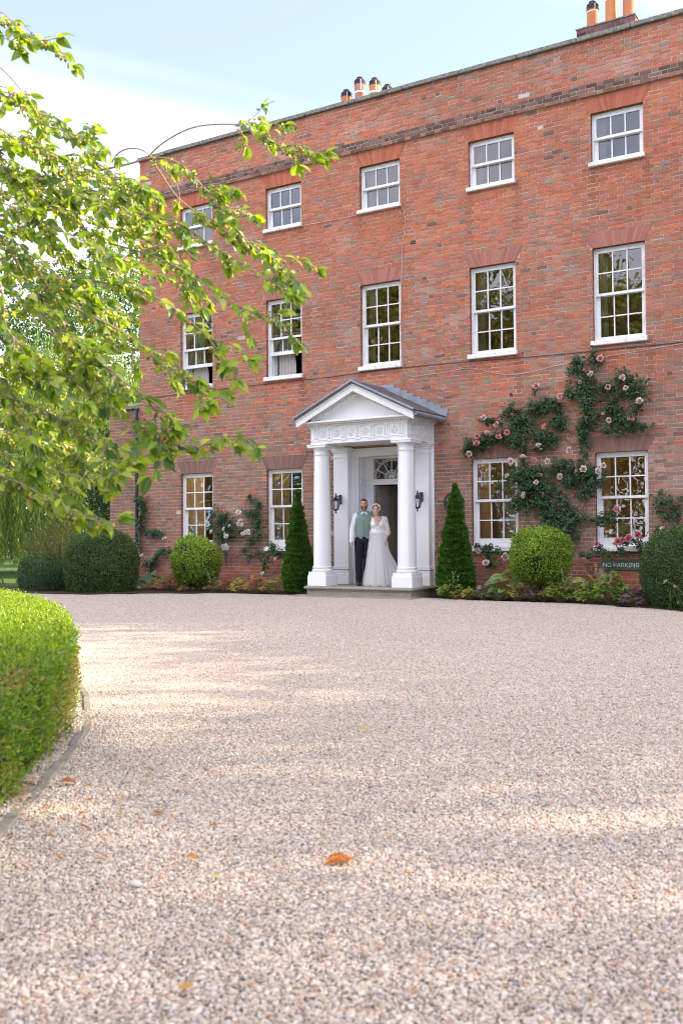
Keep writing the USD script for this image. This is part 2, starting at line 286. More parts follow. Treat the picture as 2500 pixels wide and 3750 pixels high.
def free(z, x0, x1):
    out = [(x0, x1)]
    for zb, zt, la, lb, ra, rb in excl:
        if not zb-1e-6 <= z <= zt: continue
        k = (z-zb)/(zt-zb); l, r = la+(lb-la)*k, ra+(rb-ra)*k; new = []
        for a, b in out:
            if l > a: new.append((a, min(b, l)))
            if r < b: new.append((max(a, r), b))
        out = [(a, b) for a, b in new if b-a > 0.015]
    return out
BR = dict(o=(0.46, 0.146, 0.076), r=(0.405, 0.136, 0.080), m=(0.365, 0.158, 0.106), g=(0.295, 0.168, 0.126), d=(0.19, 0.105, 0.085), w=(0.258, 0.146, 0.102), l=(0.27, 0.19, 0.12))
KEYS = list(BR); PAL = np.array([BR[k] for k in KEYS])
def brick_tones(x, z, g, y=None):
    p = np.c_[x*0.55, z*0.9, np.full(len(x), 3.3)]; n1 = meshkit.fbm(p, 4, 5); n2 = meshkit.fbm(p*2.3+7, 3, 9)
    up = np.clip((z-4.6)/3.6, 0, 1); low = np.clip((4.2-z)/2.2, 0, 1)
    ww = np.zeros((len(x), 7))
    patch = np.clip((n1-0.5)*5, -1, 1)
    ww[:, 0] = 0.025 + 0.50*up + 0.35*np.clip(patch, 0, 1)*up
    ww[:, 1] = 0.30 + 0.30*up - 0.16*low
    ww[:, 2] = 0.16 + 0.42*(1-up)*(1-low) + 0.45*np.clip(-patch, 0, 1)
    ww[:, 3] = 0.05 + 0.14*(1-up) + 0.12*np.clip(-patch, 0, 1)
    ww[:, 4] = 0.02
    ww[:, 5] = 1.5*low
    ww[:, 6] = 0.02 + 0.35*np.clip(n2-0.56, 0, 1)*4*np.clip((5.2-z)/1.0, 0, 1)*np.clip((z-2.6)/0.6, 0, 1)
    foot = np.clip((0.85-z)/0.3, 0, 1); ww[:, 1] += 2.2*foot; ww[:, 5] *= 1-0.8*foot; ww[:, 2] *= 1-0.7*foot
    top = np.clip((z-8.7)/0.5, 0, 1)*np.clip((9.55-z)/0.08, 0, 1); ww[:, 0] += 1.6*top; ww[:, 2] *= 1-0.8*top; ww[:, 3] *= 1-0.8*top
    for i, xl in enumerate(COLS):            # washed brick under the sills keeps its red
        for fl, (zb, zs) in FLOORS.items():
            if fl == 'ground' and i == 2: continue
            k = np.clip(1-np.abs(x-xl-OW/2)/0.75, 0, 1)*np.clip((z-zb+0.75)/0.5, 0, 1)*(z < zb); k = np.minimum(k*1.6, 1)*(1.0 if fl != 'ground' else 0.4)
            ww[:, 0] += 1.7*k; ww[:, 2] *= 1-0.75*k; ww[:, 3] *= 1-0.8*k; ww[:, 5] *= 1-0.7*k
    par = z > TOPZ-0.99
    ww[par, 4] += 0.02; ww[par, 1] += 0.5; ww[par, 6] += 0.10
    c = np.cumsum(ww, 1); u = g.random(len(x))*c[:, -1]; k = (u[:, None] > c).sum(1)
    col = PAL[k]*g.uniform(0.89, 1.11, (len(x), 1))*(0.82+0.36*meshkit.fbm(p*0.9+31, 3, 17))[:, None]*(1+g.normal(0, 0.04, (len(x), 3)))
    col = col*(1-0.0*low[:, None])
    stain = np.ones(len(x))                  # rain streaks below the sill ends, damp near the ground, pale salts
    for i, xl in enumerate(COLS):
        for fl, (zb, zs) in FLOORS.items():
            if fl == 'ground' and i == 2: continue
            for xe in (xl-0.02, xl+OW+0.02): stain *= 1-0.26*np.exp(-((x-xe)/0.11)**2)*np.clip(1-(zb-z)/1.3, 0, 1)*(z < zb)*(0.5+meshkit.fbm(np.c_[x*9, z*0.8, x*0+i], 2, 3))
    stain *= 1-0.22*np.clip((0.45-z)/0.4, 0, 1)
    stain *= 1-0.20*np.clip((z-10.15)/0.4, 0, 1)*np.clip(meshkit.fbm(np.c_[x*2.2, z*0.7, x*0], 3, 23)*2.2-0.7, 0, 1)
    salt = np.clip(meshkit.fbm(np.c_[x*1.1, z*1.6, x*0+4], 4, 29)-0.60, 0, 1)*1.6*(g.random(len(x)) < 0.7)
    col = col*stain[:, None]*(1-salt[:, None])+np.array((0.46, 0.36, 0.30))*salt[:, None]
    return np.clip(col, 0.01, 0.9)
g = np.random.default_rng(11); rects = []      # x0, x1, z0, z1, y of the face
ST, HD, JT = 0.225, 0.1125, 0.0085
for row in range(0, 135):
    z0, z1 = row*H, row*H+H-JT; band = 121 <= row < 124
    for a, b in free((z0+z1)/2, X0, X1):
        if band: a, b = a-0.04*(a == X0), b
        x = X0 - (0.169 if row % 2 else 0.0) + 0.337*math.floor((a-X0)/0.337) - 0.337; s = 0
        while x < b:
            L = ST if s % 2 == 0 else HD; e = x+L-JT
            xa, xb = max(x, a), min(e, b)
            if xb-xa > 0.028: rects.append((xa+0.001*g.normal(), xb+0.001*g.normal(), z0+0.0012*g.normal(), z1+0.0012*g.normal(), (-0.048 if band else 0.0)+g.normal(0, 0.0022)))
            x += L; s += 1
R_ = np.array(rects); nb = len(R_)
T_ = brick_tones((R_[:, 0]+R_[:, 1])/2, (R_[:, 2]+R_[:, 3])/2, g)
bandrow = R_[:, 4] < -0.03
T_[bandrow] = np.array((0.155, 0.090, 0.070))*g.uniform(0.6, 1.5, (bandrow.sum(), 1))
T_[bandrow & (R_[:, 2] < 121.5*H)] *= np.array((1.5, 1.25, 1.15))
def brick_arrays(R, back):
    n = len(R); j = lambda s: g.normal(0, s, n)
    x0, x1, z0, z1, y = R.T; e = 0.0025
    fr = np.stack([np.stack([x0+e+j(.0012), y, z0+e+j(.0012)], 1), np.stack([x1-e+j(.0012), y, z0+e+j(.0012)], 1), np.stack([x1-e+j(.0012), y, z1-e+j(.0012)], 1), np.stack([x0+e+j(.0012), y, z1-e+j(.0012)], 1)], 1)
    bk = np.stack([np.stack([x0, y+back, z0], 1), np.stack([x1, y+back, z0], 1), np.stack([x1, y+back, z1], 1), np.stack([x0, y+back, z1], 1)], 1)
    V = np.concatenate([fr, bk], 1)
    f = np.array([(0, 1, 2), (0, 2, 3), (0, 4, 5), (0, 5, 1), (1, 5, 6), (1, 6, 2), (2, 6, 7), (2, 7, 3), (3, 7, 4), (3, 4, 0)])
    return V, f
BV, BF = brick_arrays(R_, 0.020)
cen = np.c_[(R_[:, 0]+R_[:, 1])/2, R_[:, 4], (R_[:, 2]+R_[:, 3])/2]
dd = (cen-CAM) @ FW; px = 1250+3635.7*((cen-CAM) @ RT)/dd
score = np.where((px < 2480) & (cen[:, 2] > 0.9) & ((R_[:, 1]-R_[:, 0]) > 0.15) & ((cen[:, 2] < 1.6) | (cen[:, 2] > 1.9)), dd, 99)
big = np.argsort(score)[:300]; rest = np.setdiff1d(np.arange(nb), big)
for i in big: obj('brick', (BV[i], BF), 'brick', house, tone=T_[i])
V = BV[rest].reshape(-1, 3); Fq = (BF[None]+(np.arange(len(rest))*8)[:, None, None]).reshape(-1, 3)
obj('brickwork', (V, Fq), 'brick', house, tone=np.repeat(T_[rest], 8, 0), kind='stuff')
# mortar and core of the front wall
wall = Polygon([(X0+0.004, 0), (X1, 0), (X1, TOPZ), (X0+0.004, TOPZ)])
holes = [Polygon([(xl, zb), (xl+OW, zb), (xl+OW, zs), (xl, zs)]) for i, xl in enumerate(COLS) for fl, (zb, zs) in FLOORS.items() if not (fl == 'ground' and i == 2)]
holes.append(Polygon([(-10.70, -1), (-9.44, -1), (-9.44, 2.93), (-10.70, 2.93)]))
wp = wall.difference(unary_union(holes)); wm = trimesh.creation.extrude_polygon(wp, 0.32, engine='earcut')
obj('wall', (np.c_[wm.vertices[:, 0], 0.0065+wm.vertices[:, 2], wm.vertices[:, 1]], wm.faces[:, ::-1]), 'mortar', house)
bm = MB(); bm.box(X0-0.04, -0.041, BANDZ+0.002, X1, 0.004, 124*H-0.012); bm.build('string_course', 'mortar', house)
plain('brick_plain', (0.26, 0.11, 0.075), 0.9, var=0.3, scale=5.0)
m = MB(); m.box(X0+0.008, 0.33, 0, X0+0.34, 5.4, TOPZ-0.01); m.box(X1-0.34, 0.33, 0, X1, 5.4, TOPZ-0.01)
m.build('side_wall', 'brick_plain', house)
# rear wall with one garden window that shows through the right-hand room
rw = Polygon([(X0+0.35, 0), (X1-0.35, 0), (X1-0.35, TOPZ-0.02), (X0+0.35, TOPZ-0.02)]).difference(sbox(-9.05, 1.15, -7.65, 2.75))
rm = MB(); rm.prism(rw, 5.1, 5.4); rm.build('rear_wall', 'room_wall', house)
gb = MB()
for x in (-9.05, -8.37, -7.71): gb.box(x, 5.2, 1.15, x+0.06, 5.26, 2.75)
for z in (1.15, 1.9, 2.69): gb.box(-9.05, 5.21, z, -7.65, 5.25, z+0.05)
gb.build('rear_window_frame', 'iron', house)
# jamb and soffit bricks of every opening
jr = MB(); g2 = np.random.default_rng(5)
for i, xl in enumerate(COLS):
    for fl, (zb, zs) in FLOORS.items():
        if fl == 'ground' and i == 2: continue
        for row in range(int(zb/H), int(zs/H)+1):
            z0, z1 = max(row*H, zb), min(row*H+H-JT, zs)
            if z1-z0 < 0.01: continue
            for sx, xx in ((1, xl), (-1, xl+OW)):
                c = np.array(BR['o' if row % 2 else 'r'])*g2.uniform(0.6, 1.0)*(0.7 if fl == 'ground' else 0.9)
                k = 0.102 if row % 2 else 0.05
                a, b = sorted((xx-sx*0.006, xx+sx*0.0035))
                jr.box(a, 0.009, z0, b, k, z1, c)
                if row % 2 == 0: jr.box(a, 0.06, z0, b, 0.102, z1, c*g2.uniform(0.7, 1.1))
        jr.box(xl+0.002, 0.004, zs-0.004, xl+OW-0.002, 0.10, zs+0.003, np.array(BR['r'])*0.55)
jr.build('reveal_bricks', 'brick', house, toned=True, kind='stuff')
# flat arches of rubbed brick
for xl, zs, za, i, fl in arches:
    back = MB(); back.prism([(xl, zs+0.004), (xl+OW, zs+0.004), (xl+OW+0.165, za-JT), (xl-0.165, za-JT)], 0.003, 0.012)
    A = back.build('flat_arch', 'mortar', house)
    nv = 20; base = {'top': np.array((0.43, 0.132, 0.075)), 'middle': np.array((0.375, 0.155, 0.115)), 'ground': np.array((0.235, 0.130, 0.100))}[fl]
    for k in range(nv):
        e = 0.0022; b0, b1 = xl+OW*k/nv+e, xl+OW*(k+1)/nv-e; t0, t1 = xl-0.17+(OW+0.34)*k/nv+e, xl-0.17+(OW+0.34)*(k+1)/nv-e
        y = g2.normal(0, 0.0012)-0.001
        v = [(b0, y, zs), (b1, y, zs), (t1, y, za-JT), (t0, y, za-JT)]; v += [(a, 0.011, c) for a, _, c in v]
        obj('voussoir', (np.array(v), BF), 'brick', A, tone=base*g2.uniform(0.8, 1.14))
# coping stones
g3 = np.random.default_rng(3); x = X0-0.05
while x < X1:
    L = g3.uniform(0.85, 1.3); e = min(x+L, X1+0.05); dz = g3.normal(0, 0.004)
    c = MB(); c.cham(x+0.004, -0.062+g3.normal(0, .003), TOPZ+dz-0.004, e-0.004, 0.36, TOPZ+0.088+dz, 0.012)
    c.build('coping_stone', 'coping', house); x = e
# roof behind the parapet
rf = MB(); rv = [(X0+0.3, 0.45, 10.1), (X1-0.3, 0.45, 10.1), (X1-0.3, 5.3, 10.1), (X0+0.3, 5.3, 10.1), (X0+3.2, 2.9, 11.7), (X1-3.2, 2.9, 11.7)]
rf.add(rv, [(0, 1, 5), (0, 5, 4), (2, 3, 4), (2, 4, 5), (0, 4, 3), (1, 2, 5)]); ROOF = rf.build('roof', 'roof_slate', house)
def pot(cx, cy, z, r, h, m, parent, cowl):
    p = MB(); p.lathe([(0, z), (r*1.10, z), (r*1.04, z+0.1*h), (r*0.97, z+0.72*h), (r*0.97, z+0.76*h), (r*1.06, z+0.79*h), (r*1.10, z+0.84*h), (r*1.02, z+0.90*h), (r*0.80, z+0.92*h), (0, z+0.90*h)], cx, cy, 20)
    P = p.build('chimney_pot', m, parent, 40)
    c = MB(); t = z+0.9*h
    c.lathe([(r*0.74, t-0.02), (r*1.12, t-0.01), (r*1.16, t+0.03), (r*1.0, t+0.06), (r*0.62, t+0.09), (r*0.66, t+0.125), (r*0.40, t+0.15), (0, t+0.155)], cx, cy, 18)
    if cowl: c.lathe([(r*1.14, t-0.075), (r*1.18, t-0.05), (r*1.12, t-0.02)], cx, cy, 18)
    c.build('cowl', 'soot', P, 40)
    w = MB(); w.lathe([(r*1.03, z+0.70*h), (r*1.045, z+0.705*h), (r*1.045, z+0.725*h), (r*1.03, z+0.73*h)], cx, cy, 20)
    for a in (-2.4, -0.9): w.tube([(cx+r*1.04*math.cos(a), cy+r*1.04*math.sin(a), z+0.72*h), (cx+r*1.2*math.cos(a), cy+r*1.2*math.sin(a), z+0.84*h), (cx+r*1.15*math.cos(a), cy+r*1.15*math.sin(a), t+0.02)], 0.008, 5)
    w.build('strap', 'sign_white', P)
def stack(x0, x1, y0, y1, z0, z1):
    c = MB(); c.box(x0+.006, y0+.006, z0, x1-.006, y1-.006, z1-0.004); S = c.build('chimney_stack', 'mortar', house)
    gg = np.random.default_rng(21); b = MB(); row = 0; z = z0
    while z+H <= z1+0.001:
        for (ax, lo, hi, fixed) in (('x', x0, x1, y0), ('y', y0, y1, x1), ('y', y0, y1, x0)):
            q = lo-(0.11 if row % 2 else 0)
            while q < hi:
                a, e = max(q, lo), min(q+0.215, hi)
                if e-a > 0.03:
                    t = np.array((0.20, 0.10, 0.085))*gg.uniform(0.35, 1.2)
                    if ax == 'x': b.box(a, fixed-0.002, z, e, fixed+0.02, z+H-JT, t)
                    else: b.box(min(fixed, fixed-0.02 if fixed == x1 else fixed), a, z, fixed+(0.002 if fixed == x1 else 0.02), e, z+H-JT, t)
                q += 0.225
        z += H; row += 1
    b.build('stack_bricks', 'brick', S, toned=True)
    return S
S1 = stack(-7.12, -5.78, 4.0, 4.75, 10.6, 10.6+30*H)
zt = 10.6+30*H
cp = MB(); cp.box(-7.14, 3.98, zt, -5.76, 4.77, zt+0.03); cp.build('flaunching', 'coping', S1)
for cx, mm, hh in ((-6.85, 'terracotta', 0.68), (-6.415, 'terracotta_amber', 0.88), (-6.01, 'terracotta', 0.95)): pot(cx, 4.36, zt+0.02, 0.13, hh, mm, S1, True)
S2 = stack(-13.75, -12.25, 4.3, 5.2, 10.6, 10.6+18*H); zt = 10.6+18*H
cp = MB(); cp.box(-13.77, 4.28, zt, -12.23, 5.22, zt+0.03); cp.build('flaunching', 'coping', S2)
for cx, cy, top, mm in ((-13.66, 4.5, 13.38, 'terracotta'), (-13.56, 5.0, 13.30, 'terracotta'), (-13.24, 4.5, 13.66, 'terracotta_pink'), (-13.06, 5.0, 13.48, 'terracotta_pink'), (-12.78, 4.5, 13.50, 'terracotta_amber'), (-12.70, 5.05, 13.52, 'terracotta_pink')):
    pot(cx, cy, zt+0.02, 0.135, (top-zt)/1.05, mm, S2, True)

# rooms behind the windows
def room(name, x0, x1, z0, z1, m, y1=5.05):
    r = MB(); y0 = 0.335; t = 0.05
    r.box(x0, y0, z0-t, x1, y1, z0); r.box(x0, y0, z1, x1, y1, z1+t); r.box(x0-t, y0, z0-t, x0, y1, z1+t); r.box(x1, y0, z0-t, x1+t, y1, z1+t)
    return r
rooms = [('room', -16.6, -11.6, .25, 3.3, 'room_dark', 5.05), ('room', -8.9, -3.9, .25, 3.3, 'room_wall', 5.05), ('room', -16.6, -11.6, 3.75, 7.1, 'room_dark', 4.0), ('room', -11.4, -3.9, 3.75, 7.1, 'room_wall', 4.0), ('room', -16.6, -3.9, 7.5, 9.9, 'room_pale', 4.0)]
for n, a, b, c, d, mm, y1 in rooms:
    r = room(n, a, b, c, d, mm, y1)
    if not (mm == 'room_wall' and c < 1): r.box(a, y1, c-0.05, b, y1+0.05, d+0.05)
    r.build(n, mm, house)
dk = MB(); dk.box(-8.898, 0.34, 0.255, -8.86, 2.6, 3.29); dk.build('dark_wall_sheet', 'room_dark', house)  # dark sheet laid over the side wall, painting this end as unlit
hall = MB(); hx0, hx1 = -11.3, -9.15
hall.box(hx0, 0.33, 0.16, hx1, 5.0, 0.212); hall.box(hx0, 0.33, 3.3, hx1, 5.0, 3.35); hall.box(hx0-.05, 0.33, .16, hx0, 5.0, 3.35); hall.box(hx1, 0.33, .16, hx1+.05, 5.0, 3.35); hall.box(hx0, 2.8, .16, hx1, 2.85, 3.35)
hall.build('hall', 'hall_door', house)
dd_ = MB(); dd_.box(-10.35, 2.72, .212, -9.35, 2.799, 2.3); dd_.build('hall_inner_door', 'hall_door', house)
for z0, z1 in ((.4, 1.0), (1.15, 2.1)):
    q = MB()
    for xa in (-10.25, -9.82): q.cham(xa, 2.70, z0, xa+0.35, 2.722, z1, 0.02)
    q.build('door_panel', 'hall_door', house)
# ------------------------------------------------------------------ sash windows
def sash(parent, x0, x1, z0, z1, y, rows, name='sash', stile=0.048, top=0.048, bot=0.048, fill=True):
    m = MB(); d0, d1 = y-0.022, y+0.022
    m.box(x0, d0, z0, x0+stile, d1, z1); m.box(x1-stile, d0, z0, x1, d1, z1); m.box(x0+stile, d0+.0005, z1-top, x1-stile, d1, z1); m.box(x0+stile, d0+.0005, z0, x1-stile, d1, z0+bot)
    gx0, gx1, gz0, gz1 = x0+stile, x1-stile, z0+bot, z1-top; bw = 0.011
    xs = [gx0+(gx1-gx0)*k/3 for k in range(4)]; zs = [gz0+(gz1-gz0)*k/rows for k in range(rows+1)]
    for x in xs[1:-1]: m.box(x-bw, d0+.004, gz0, x+bw, d1-.004, gz1)
    for z in zs[1:-1]: m.box(gx0, d0+.003, z-bw, gx1, d1-.003, z+bw)
    m.build(name, 'sash_paint', parent)
    for a, b in zip(xs[:-1], xs[1:]):
        for c, e in zip(zs[:-1], zs[1:]):
            t = g3.normal(0, 0.0016, 4)
            v = np.array([(a+bw*(a > gx0), y+t[0], c+bw*(c > gz0)), (b-bw*(b < gx1), y+t[1], c+bw*(c > gz0)), (b-bw*(b < gx1), y+t[2], e-bw*(e < gz1)), (a+bw*(a > gx0), y+t[3], e-bw*(e < gz1))])
            obj('pane', (v, np.array([(0, 1, 2), (0, 2, 3)])), 'pane', parent)
def window(i, fl):
    zb, zs = FLOORS[fl]; xl = COLS[i]; xr = xl+OW
    sh = {'top': 0.095, 'middle': 0.105, 'ground': 0.105}[fl]; st = zb+sh     # sill
    W = MB(); y0 = 0.085
    W.box(xl+.004, y0, st-0.02, xl+0.036, 0.26, zs-.004); W.box(xr-0.036, y0, st-0.02, xr-.004, 0.26, zs-.004); W.box(xl+0.036, y0+.001, zs-0.045, xr-0.036, 0.26, zs-.005)
    W.box(xl+0.036, 0.14, st-0.02, xl+0.055, 0.16, zs-.045); W.box(xr-0.055, 0.14, st-0.02, xr-0.036, 0.16, zs-.045)
    win = W.build('window', 'sash_paint', house)
    s = MB()
    if fl == 'ground':
        s.cham(xl-0.035, -0.075, zb, xr+0.035, 0.20, st, 0.012); s.box(xl+.036, 0.105, st, xr-.036, 0.25, st+0.075)
        sb = st+0.075
    else:
        s.cham(xl-0.035, -0.075, zb, xr+0.035, 0.12, st-0.012, 0.012); s.cham(xl+0.01, 0.06, st-0.03, xr-0.01, 0.25, st, 0.006)
        sb = st
    s.build('sill', 'sill_paint', win)
    a, b, zt = xl+0.037, xr-0.037, zs-0.046; rows = 1 if fl == 'top' else 2
    mid = (sb+0.035+zt)/2
    openw = {('middle', 1): 0.50, ('middle', 0): 0.44}.get((fl, i), 0.0)
    sash(win, a, b, mid-0.02, zt, 0.115, rows)
    sash(win, a+0.019, b-0.019, sb+openw, mid+0.02+openw, 0.165, rows, bot=0.078)
    return win
for i in range(5):
    for fl in ('top', 'middle', 'ground'):
        if not (fl == 'ground' and i == 2): window(i, fl)
# shutters, curtains and lit chandeliers inside
def shutter(x, z0, z1):
    m = MB(); m.box(x, 0.26, z0, x+0.028, 0.86, z1); P = m.build('shutter', 'white_paint', house)
    for a, b in ((0.05, 0.32), (0.37, 0.62), (0.67, 0.95)):
        q = MB(); q.cham(x+0.026, 0.34, z0+(z1-z0)*a, x+0.042, 0.78, z0+(z1-z0)*b, 0.015); q.build('shutter_panel', 'white_paint', P)
for i in (0, 1, 3, 4): shutter(COLS[i]+0.02, 1.05, 2.72); shutter(COLS[i]+OW-0.05, 1.05, 2.72)
for i in (0, 1): shutter(COLS[i]+0.02, 4.85, 6.58)
def curtain(x0, x1, z0, z1, y, gather):
    u, w = np.meshgrid(np.linspace(0, 1, 40), np.linspace(0, 1, 24)); k = 1-gather*np.sin(np.pi*np.clip(w*1.15, 0, 1))**2
    X = x0+(x1-x0)*u*k; Y = y+0.03*np.sin(u*34+w*2)*(0.4+0.6*w); Z = z1+(z0-z1)*w
    i, j = np.meshgrid(np.arange(23), np.arange(39), indexing='ij'); q = np.stack([i*40+j, i*40+j+1, (i+1)*40+j+1, (i+1)*40+j], -1).reshape(-1, 4)
    f = np.vstack([q[:, [0, 1, 2]], q[:, [0, 2, 3]]])
    obj('curtain', (np.stack([X, Y, Z], -1).reshape(-1, 3), f), 'curtain', house, True)
for i in (0, 1): curtain(COLS[i]+0.12, COLS[i]+0.62, 4.85, 6.58, 0.34, 0.30)
for i in (2, 3, 4): curtain(COLS[i]+0.03, COLS[i]+0.2, 4.85, 6.58, 0.34, 0.1)
for i in (0, 2, 3, 4): curtain(COLS[i]+0.03, COLS[i]+0.20, 8.2, 9.16, 0.32, 0.05)
def chandelier(x, y, z, label):
    c = thing('chandelier', label, 'chandelier', (x, y, z))
    b = MB(); b.lathe([(0, -0.28), (0.03, -0.26), (0.05, -0.2), (0.02, -0.14), (0.035, -0.05), (0.012, 0.0), (0.012, 0.9), (0, 0.9)], 0, 0, 12); b.build('stem', 'iron', c, 40)
    for k in range(6):
        a = k*math.pi/3; ca, sa = math.cos(a), math.sin(a)
        t = MB(); t.tube([(0.03*ca, 0.03*sa, -0.2), (0.16*ca, 0.16*sa, -0.27), (0.28*ca, 0.28*sa, -0.2), (0.32*ca, 0.32*sa, -0.08)], 0.010, 6)
        A = t.build('arm', 'iron', c, True)
        s = MB(); s.lathe([(0.075, -0.05), (0.045, 0.075), (0.04, 0.075), (0.07, -0.05)], 0.32*ca, 0.32*sa, 14); s.build('lamp_shade', 'lamp_shade', A, 30)
chandelier(-12.72, 2.3, 3.02, 'lit chandelier inside the ground floor window behind the left cone yew')
chandelier(-15.35, 1.6, 2.82, 'lit chandelier inside the leftmost ground floor window')
chandelier(-6.05, 1.7, 2.98, 'lit chandelier inside the ground floor window above the parking sign')
pc = obj('picture', MB().cham(-5.0, 5.0, 1.35, -3.95, 5.06, 2.0, 0.02).mesh(), 'wood', house)
tb = MB(); tb.box(-6.9, 1.5, 1.0, -4.6, 2.2, 1.06)
for x in (-6.8, -4.75):
    for y in (1.58, 2.1): tb.box(x, y, .25, x+.06, y+.06, 1.0)
tag(tb.build('side_table', 'wood'), 'dark wooden table inside the ground floor window above the parking sign', 'table')
# ------------------------------------------------------------------ portico
FZ = 0.21; PCX = -10.055
por = thing('portico', 'white columned entrance portico with lead roof and rosette frieze', 'portico')
for s, cx in (('l', -11.045), ('r', -9.075)):
    cy = -0.95; m = MB(); n = 26
    prof = [(0.20, 0.495), (0.215, 0.51), (0.218, 0.53), (0.205, 0.548), (0.195, 0.553), (0.192, 0.57), (0.205, 0.58), (0.208, 0.592), (0.198, 0.604), (0.188, 0.612)]
    for k in range(n):
        t = k/(n-1); prof.append((0.186-0.028*t**1.5, 0.615+(2.90-0.615)*t))
    prof += [(0.158, 2.902), (0.174, 2.906), (0.176, 2.922), (0.158, 2.93), (0.158, 2.985), (0.166, 2.99), (0.168, 3.0), (0.178, 3.02), (0.196, 3.045), (0.20, 3.052)]
    m.lathe(prof, cx, cy, 40); C = m.build('column', 'white_paint', por, 35)
    a = MB(); a.cham(cx-0.222, cy-0.222, 3.052, cx+0.222, cy+0.222, 3.115, 0.006); a.cham(cx-0.232, cy-0.232, 3.092, cx+0.232, cy+0.232, 3.122, 0.008); a.build('capital', 'white_paint', C)
    p = MB(); p.cham(cx-0.228, cy-0.228, FZ-0.004, cx+0.228, cy+0.228, 0.425, 0.008); p.cham(cx-0.212, cy-0.212, 0.42, cx+0.212, cy+0.212, 0.496, 0.006); p.build('plinth', 'white_paint', C)
for x0, x1 in ((-11.235, -10.875), (-9.275, -8.965)):
    m = MB(); m.cham(x0, -0.19, FZ, x1, -0.02, 3.12, 0.005)
    m.cham(x0-0.03, -0.225, FZ, x1+0.03, -0.02, 0.43, 0.006); m.cham(x0-0.02, -0.212, 0.425, x1+0.02, -0.02, 0.51, 0.006); m.cham(x0-0.03, -0.225, 0.52, x1+0.03, -0.02, 0.56, 0.012); m.cham(x0-0.015, -0.207, 0.57, x1+0.015, -0.02, 0.595, 0.008)
    m.cham(x0-0.012, -0.204, 2.905, x1+0.012, -0.02, 2.925, 0.006); m.cham(x0-0.015, -0.207, 3.0, x1+0.015, -0.02, 3.04, 0.01); m.cham(x0-0.035, -0.228, 3.04, x1+0.035, -0.02, 3.085, 0.012); m.cham(x0-0.045, -0.24, 3.08, x1+0.045, -0.02, 3.121, 0.006)
    m.build('pilaster', 'white_paint', por)
m = MB(); m.box(-8.968, -0.028, FZ, -8.925, 0.004, 3.62); m.box(-11.20, -0.02, FZ, -10.88, 0.005, 3.5); m.box(-9.28, -0.02, FZ, -8.97, 0.005, 3.5)
m.build('backing_board', 'white_paint', por)
EX0, EX1, EY = -11.185, -8.945, -1.145
e = MB()
e.box(EX0, EY, 3.122, EX1, EY+0.26, 3.45); e.box(EX0+.001, EY+0.26, 3.123, EX0+0.24, -0.03, 3.449); e.box(EX1-0.24, EY+0.26, 3.123, EX1-.001, -0.03, 3.449)
e.cham(EX0-0.012, EY-0.012, 3.196, EX1+0.012, -0.03, 3.214, 0.004)
ENT = e.build('entablature', 'white_paint', por)
m = MB(); m.box(EX0+0.24, EY+0.26, 3.15, EX1-0.24, 0.0, 3.19); m.build('ceiling', 'white_paint', por)
def rosette(cx, cz, face, axis):
    r = MB(); ico = trimesh.creation.icosphere(1, 1.0); V = np.array(ico.vertices)
    def put(u, w, su, sw, rot, d):
        q = V*[su, 0.012, sw]; c, s = math.cos(rot), math.sin(rot)
        x, z = q[:, 0]*c-q[:, 2]*s+u, q[:, 0]*s+q[:, 2]*c+w
        P = np.c_[x, q[:, 1]-d, z]
        r.add(P if axis == 'y' else np.c_[-P[:, 1], P[:, 0], P[:, 2]], ico.faces)
    for k in range(12): a = k*math.pi/6; put(0.060*math.cos(a), 0.060*math.sin(a), 0.026, 0.013, a, 0.004)
    for k in range(8): a = k*math.pi/4+0.2; put(0.028*math.cos(a), 0.028*math.sin(a), 0.02, 0.010, a, 0.008)
    put(0, 0, 0.014, 0.014, 0, 0.012)
    P = r.mesh(); v = P[0] + (np.array([cx, face, cz]) if axis == 'y' else np.array([face, cx, cz]))
    obj('rosette', (v, P[1]), 'white_paint', ENT, True)
def triglyph(c, face, axis, w=0.118):
    t = MB()
    for k in (-1, 0, 1): t.cham(k*w/3-w/6+0.004, -0.016, 3.222, k*w/3+w/6-0.004, 0.002, 3.432, 0.005)
    t.box(-w/2, -0.019, 3.432, w/2, 0.002, 3.449)
    t.box(-w/2, -0.014, 3.182, w/2, 0.002, 3.197)
    for k in range(6): t.box(-w/2+w*k/6+0.002, -0.012, 3.165, -w/2+w*(k+1)/6-0.002, 0.002, 3.183)
    v, f = t.mesh(); v = (v + [c, face, 0]) if axis == 'y' else np.c_[face-v[:, 1], v[:, 0]+c, v[:, 2]]
    if axis != 'y': f = f
    obj('triglyph', (v, f), 'white_paint', ENT)
nt = 7; xs = np.linspace(EX0+0.13, EX1-0.13, nt)
for x in xs: triglyph(x, EY, 'y')
for a, b in zip(xs[:-1], xs[1:]): rosette((a+b)/2, 3.33, EY, 'y')
ys = np.linspace(EY+0.12, -0.16, 4)
for y in ys: triglyph(y, EX1, 'x')
for a, b in zip(ys[:-1], ys[1:]): rosette((a+b)/2, 3.33, EX1, 'x')
d = MB(); d.box(EX0-0.02, EY-0.02, 3.45, EX1+0.02, -0.03, 3.475)
for x in np.arange(EX0-0.05, EX1+0.05, 0.036): d.box(x, EY-0.052, 3.477, x+0.022, EY, 3.515)
for y in np.arange(EY-0.03, -0.05, 0.036):
    d.box(EX1, y, 3.477, EX1+0.052, y+0.022, 3.515)
    d.box(EX0-0.052, y, 3.477, EX0, y+0.022, 3.515)
d.box(EX0-0.03, EY-0.03, 3.476, EX1+0.03, -0.03, 3.516)
d.build('dentil_course', 'white_paint', por, kind='stuff')
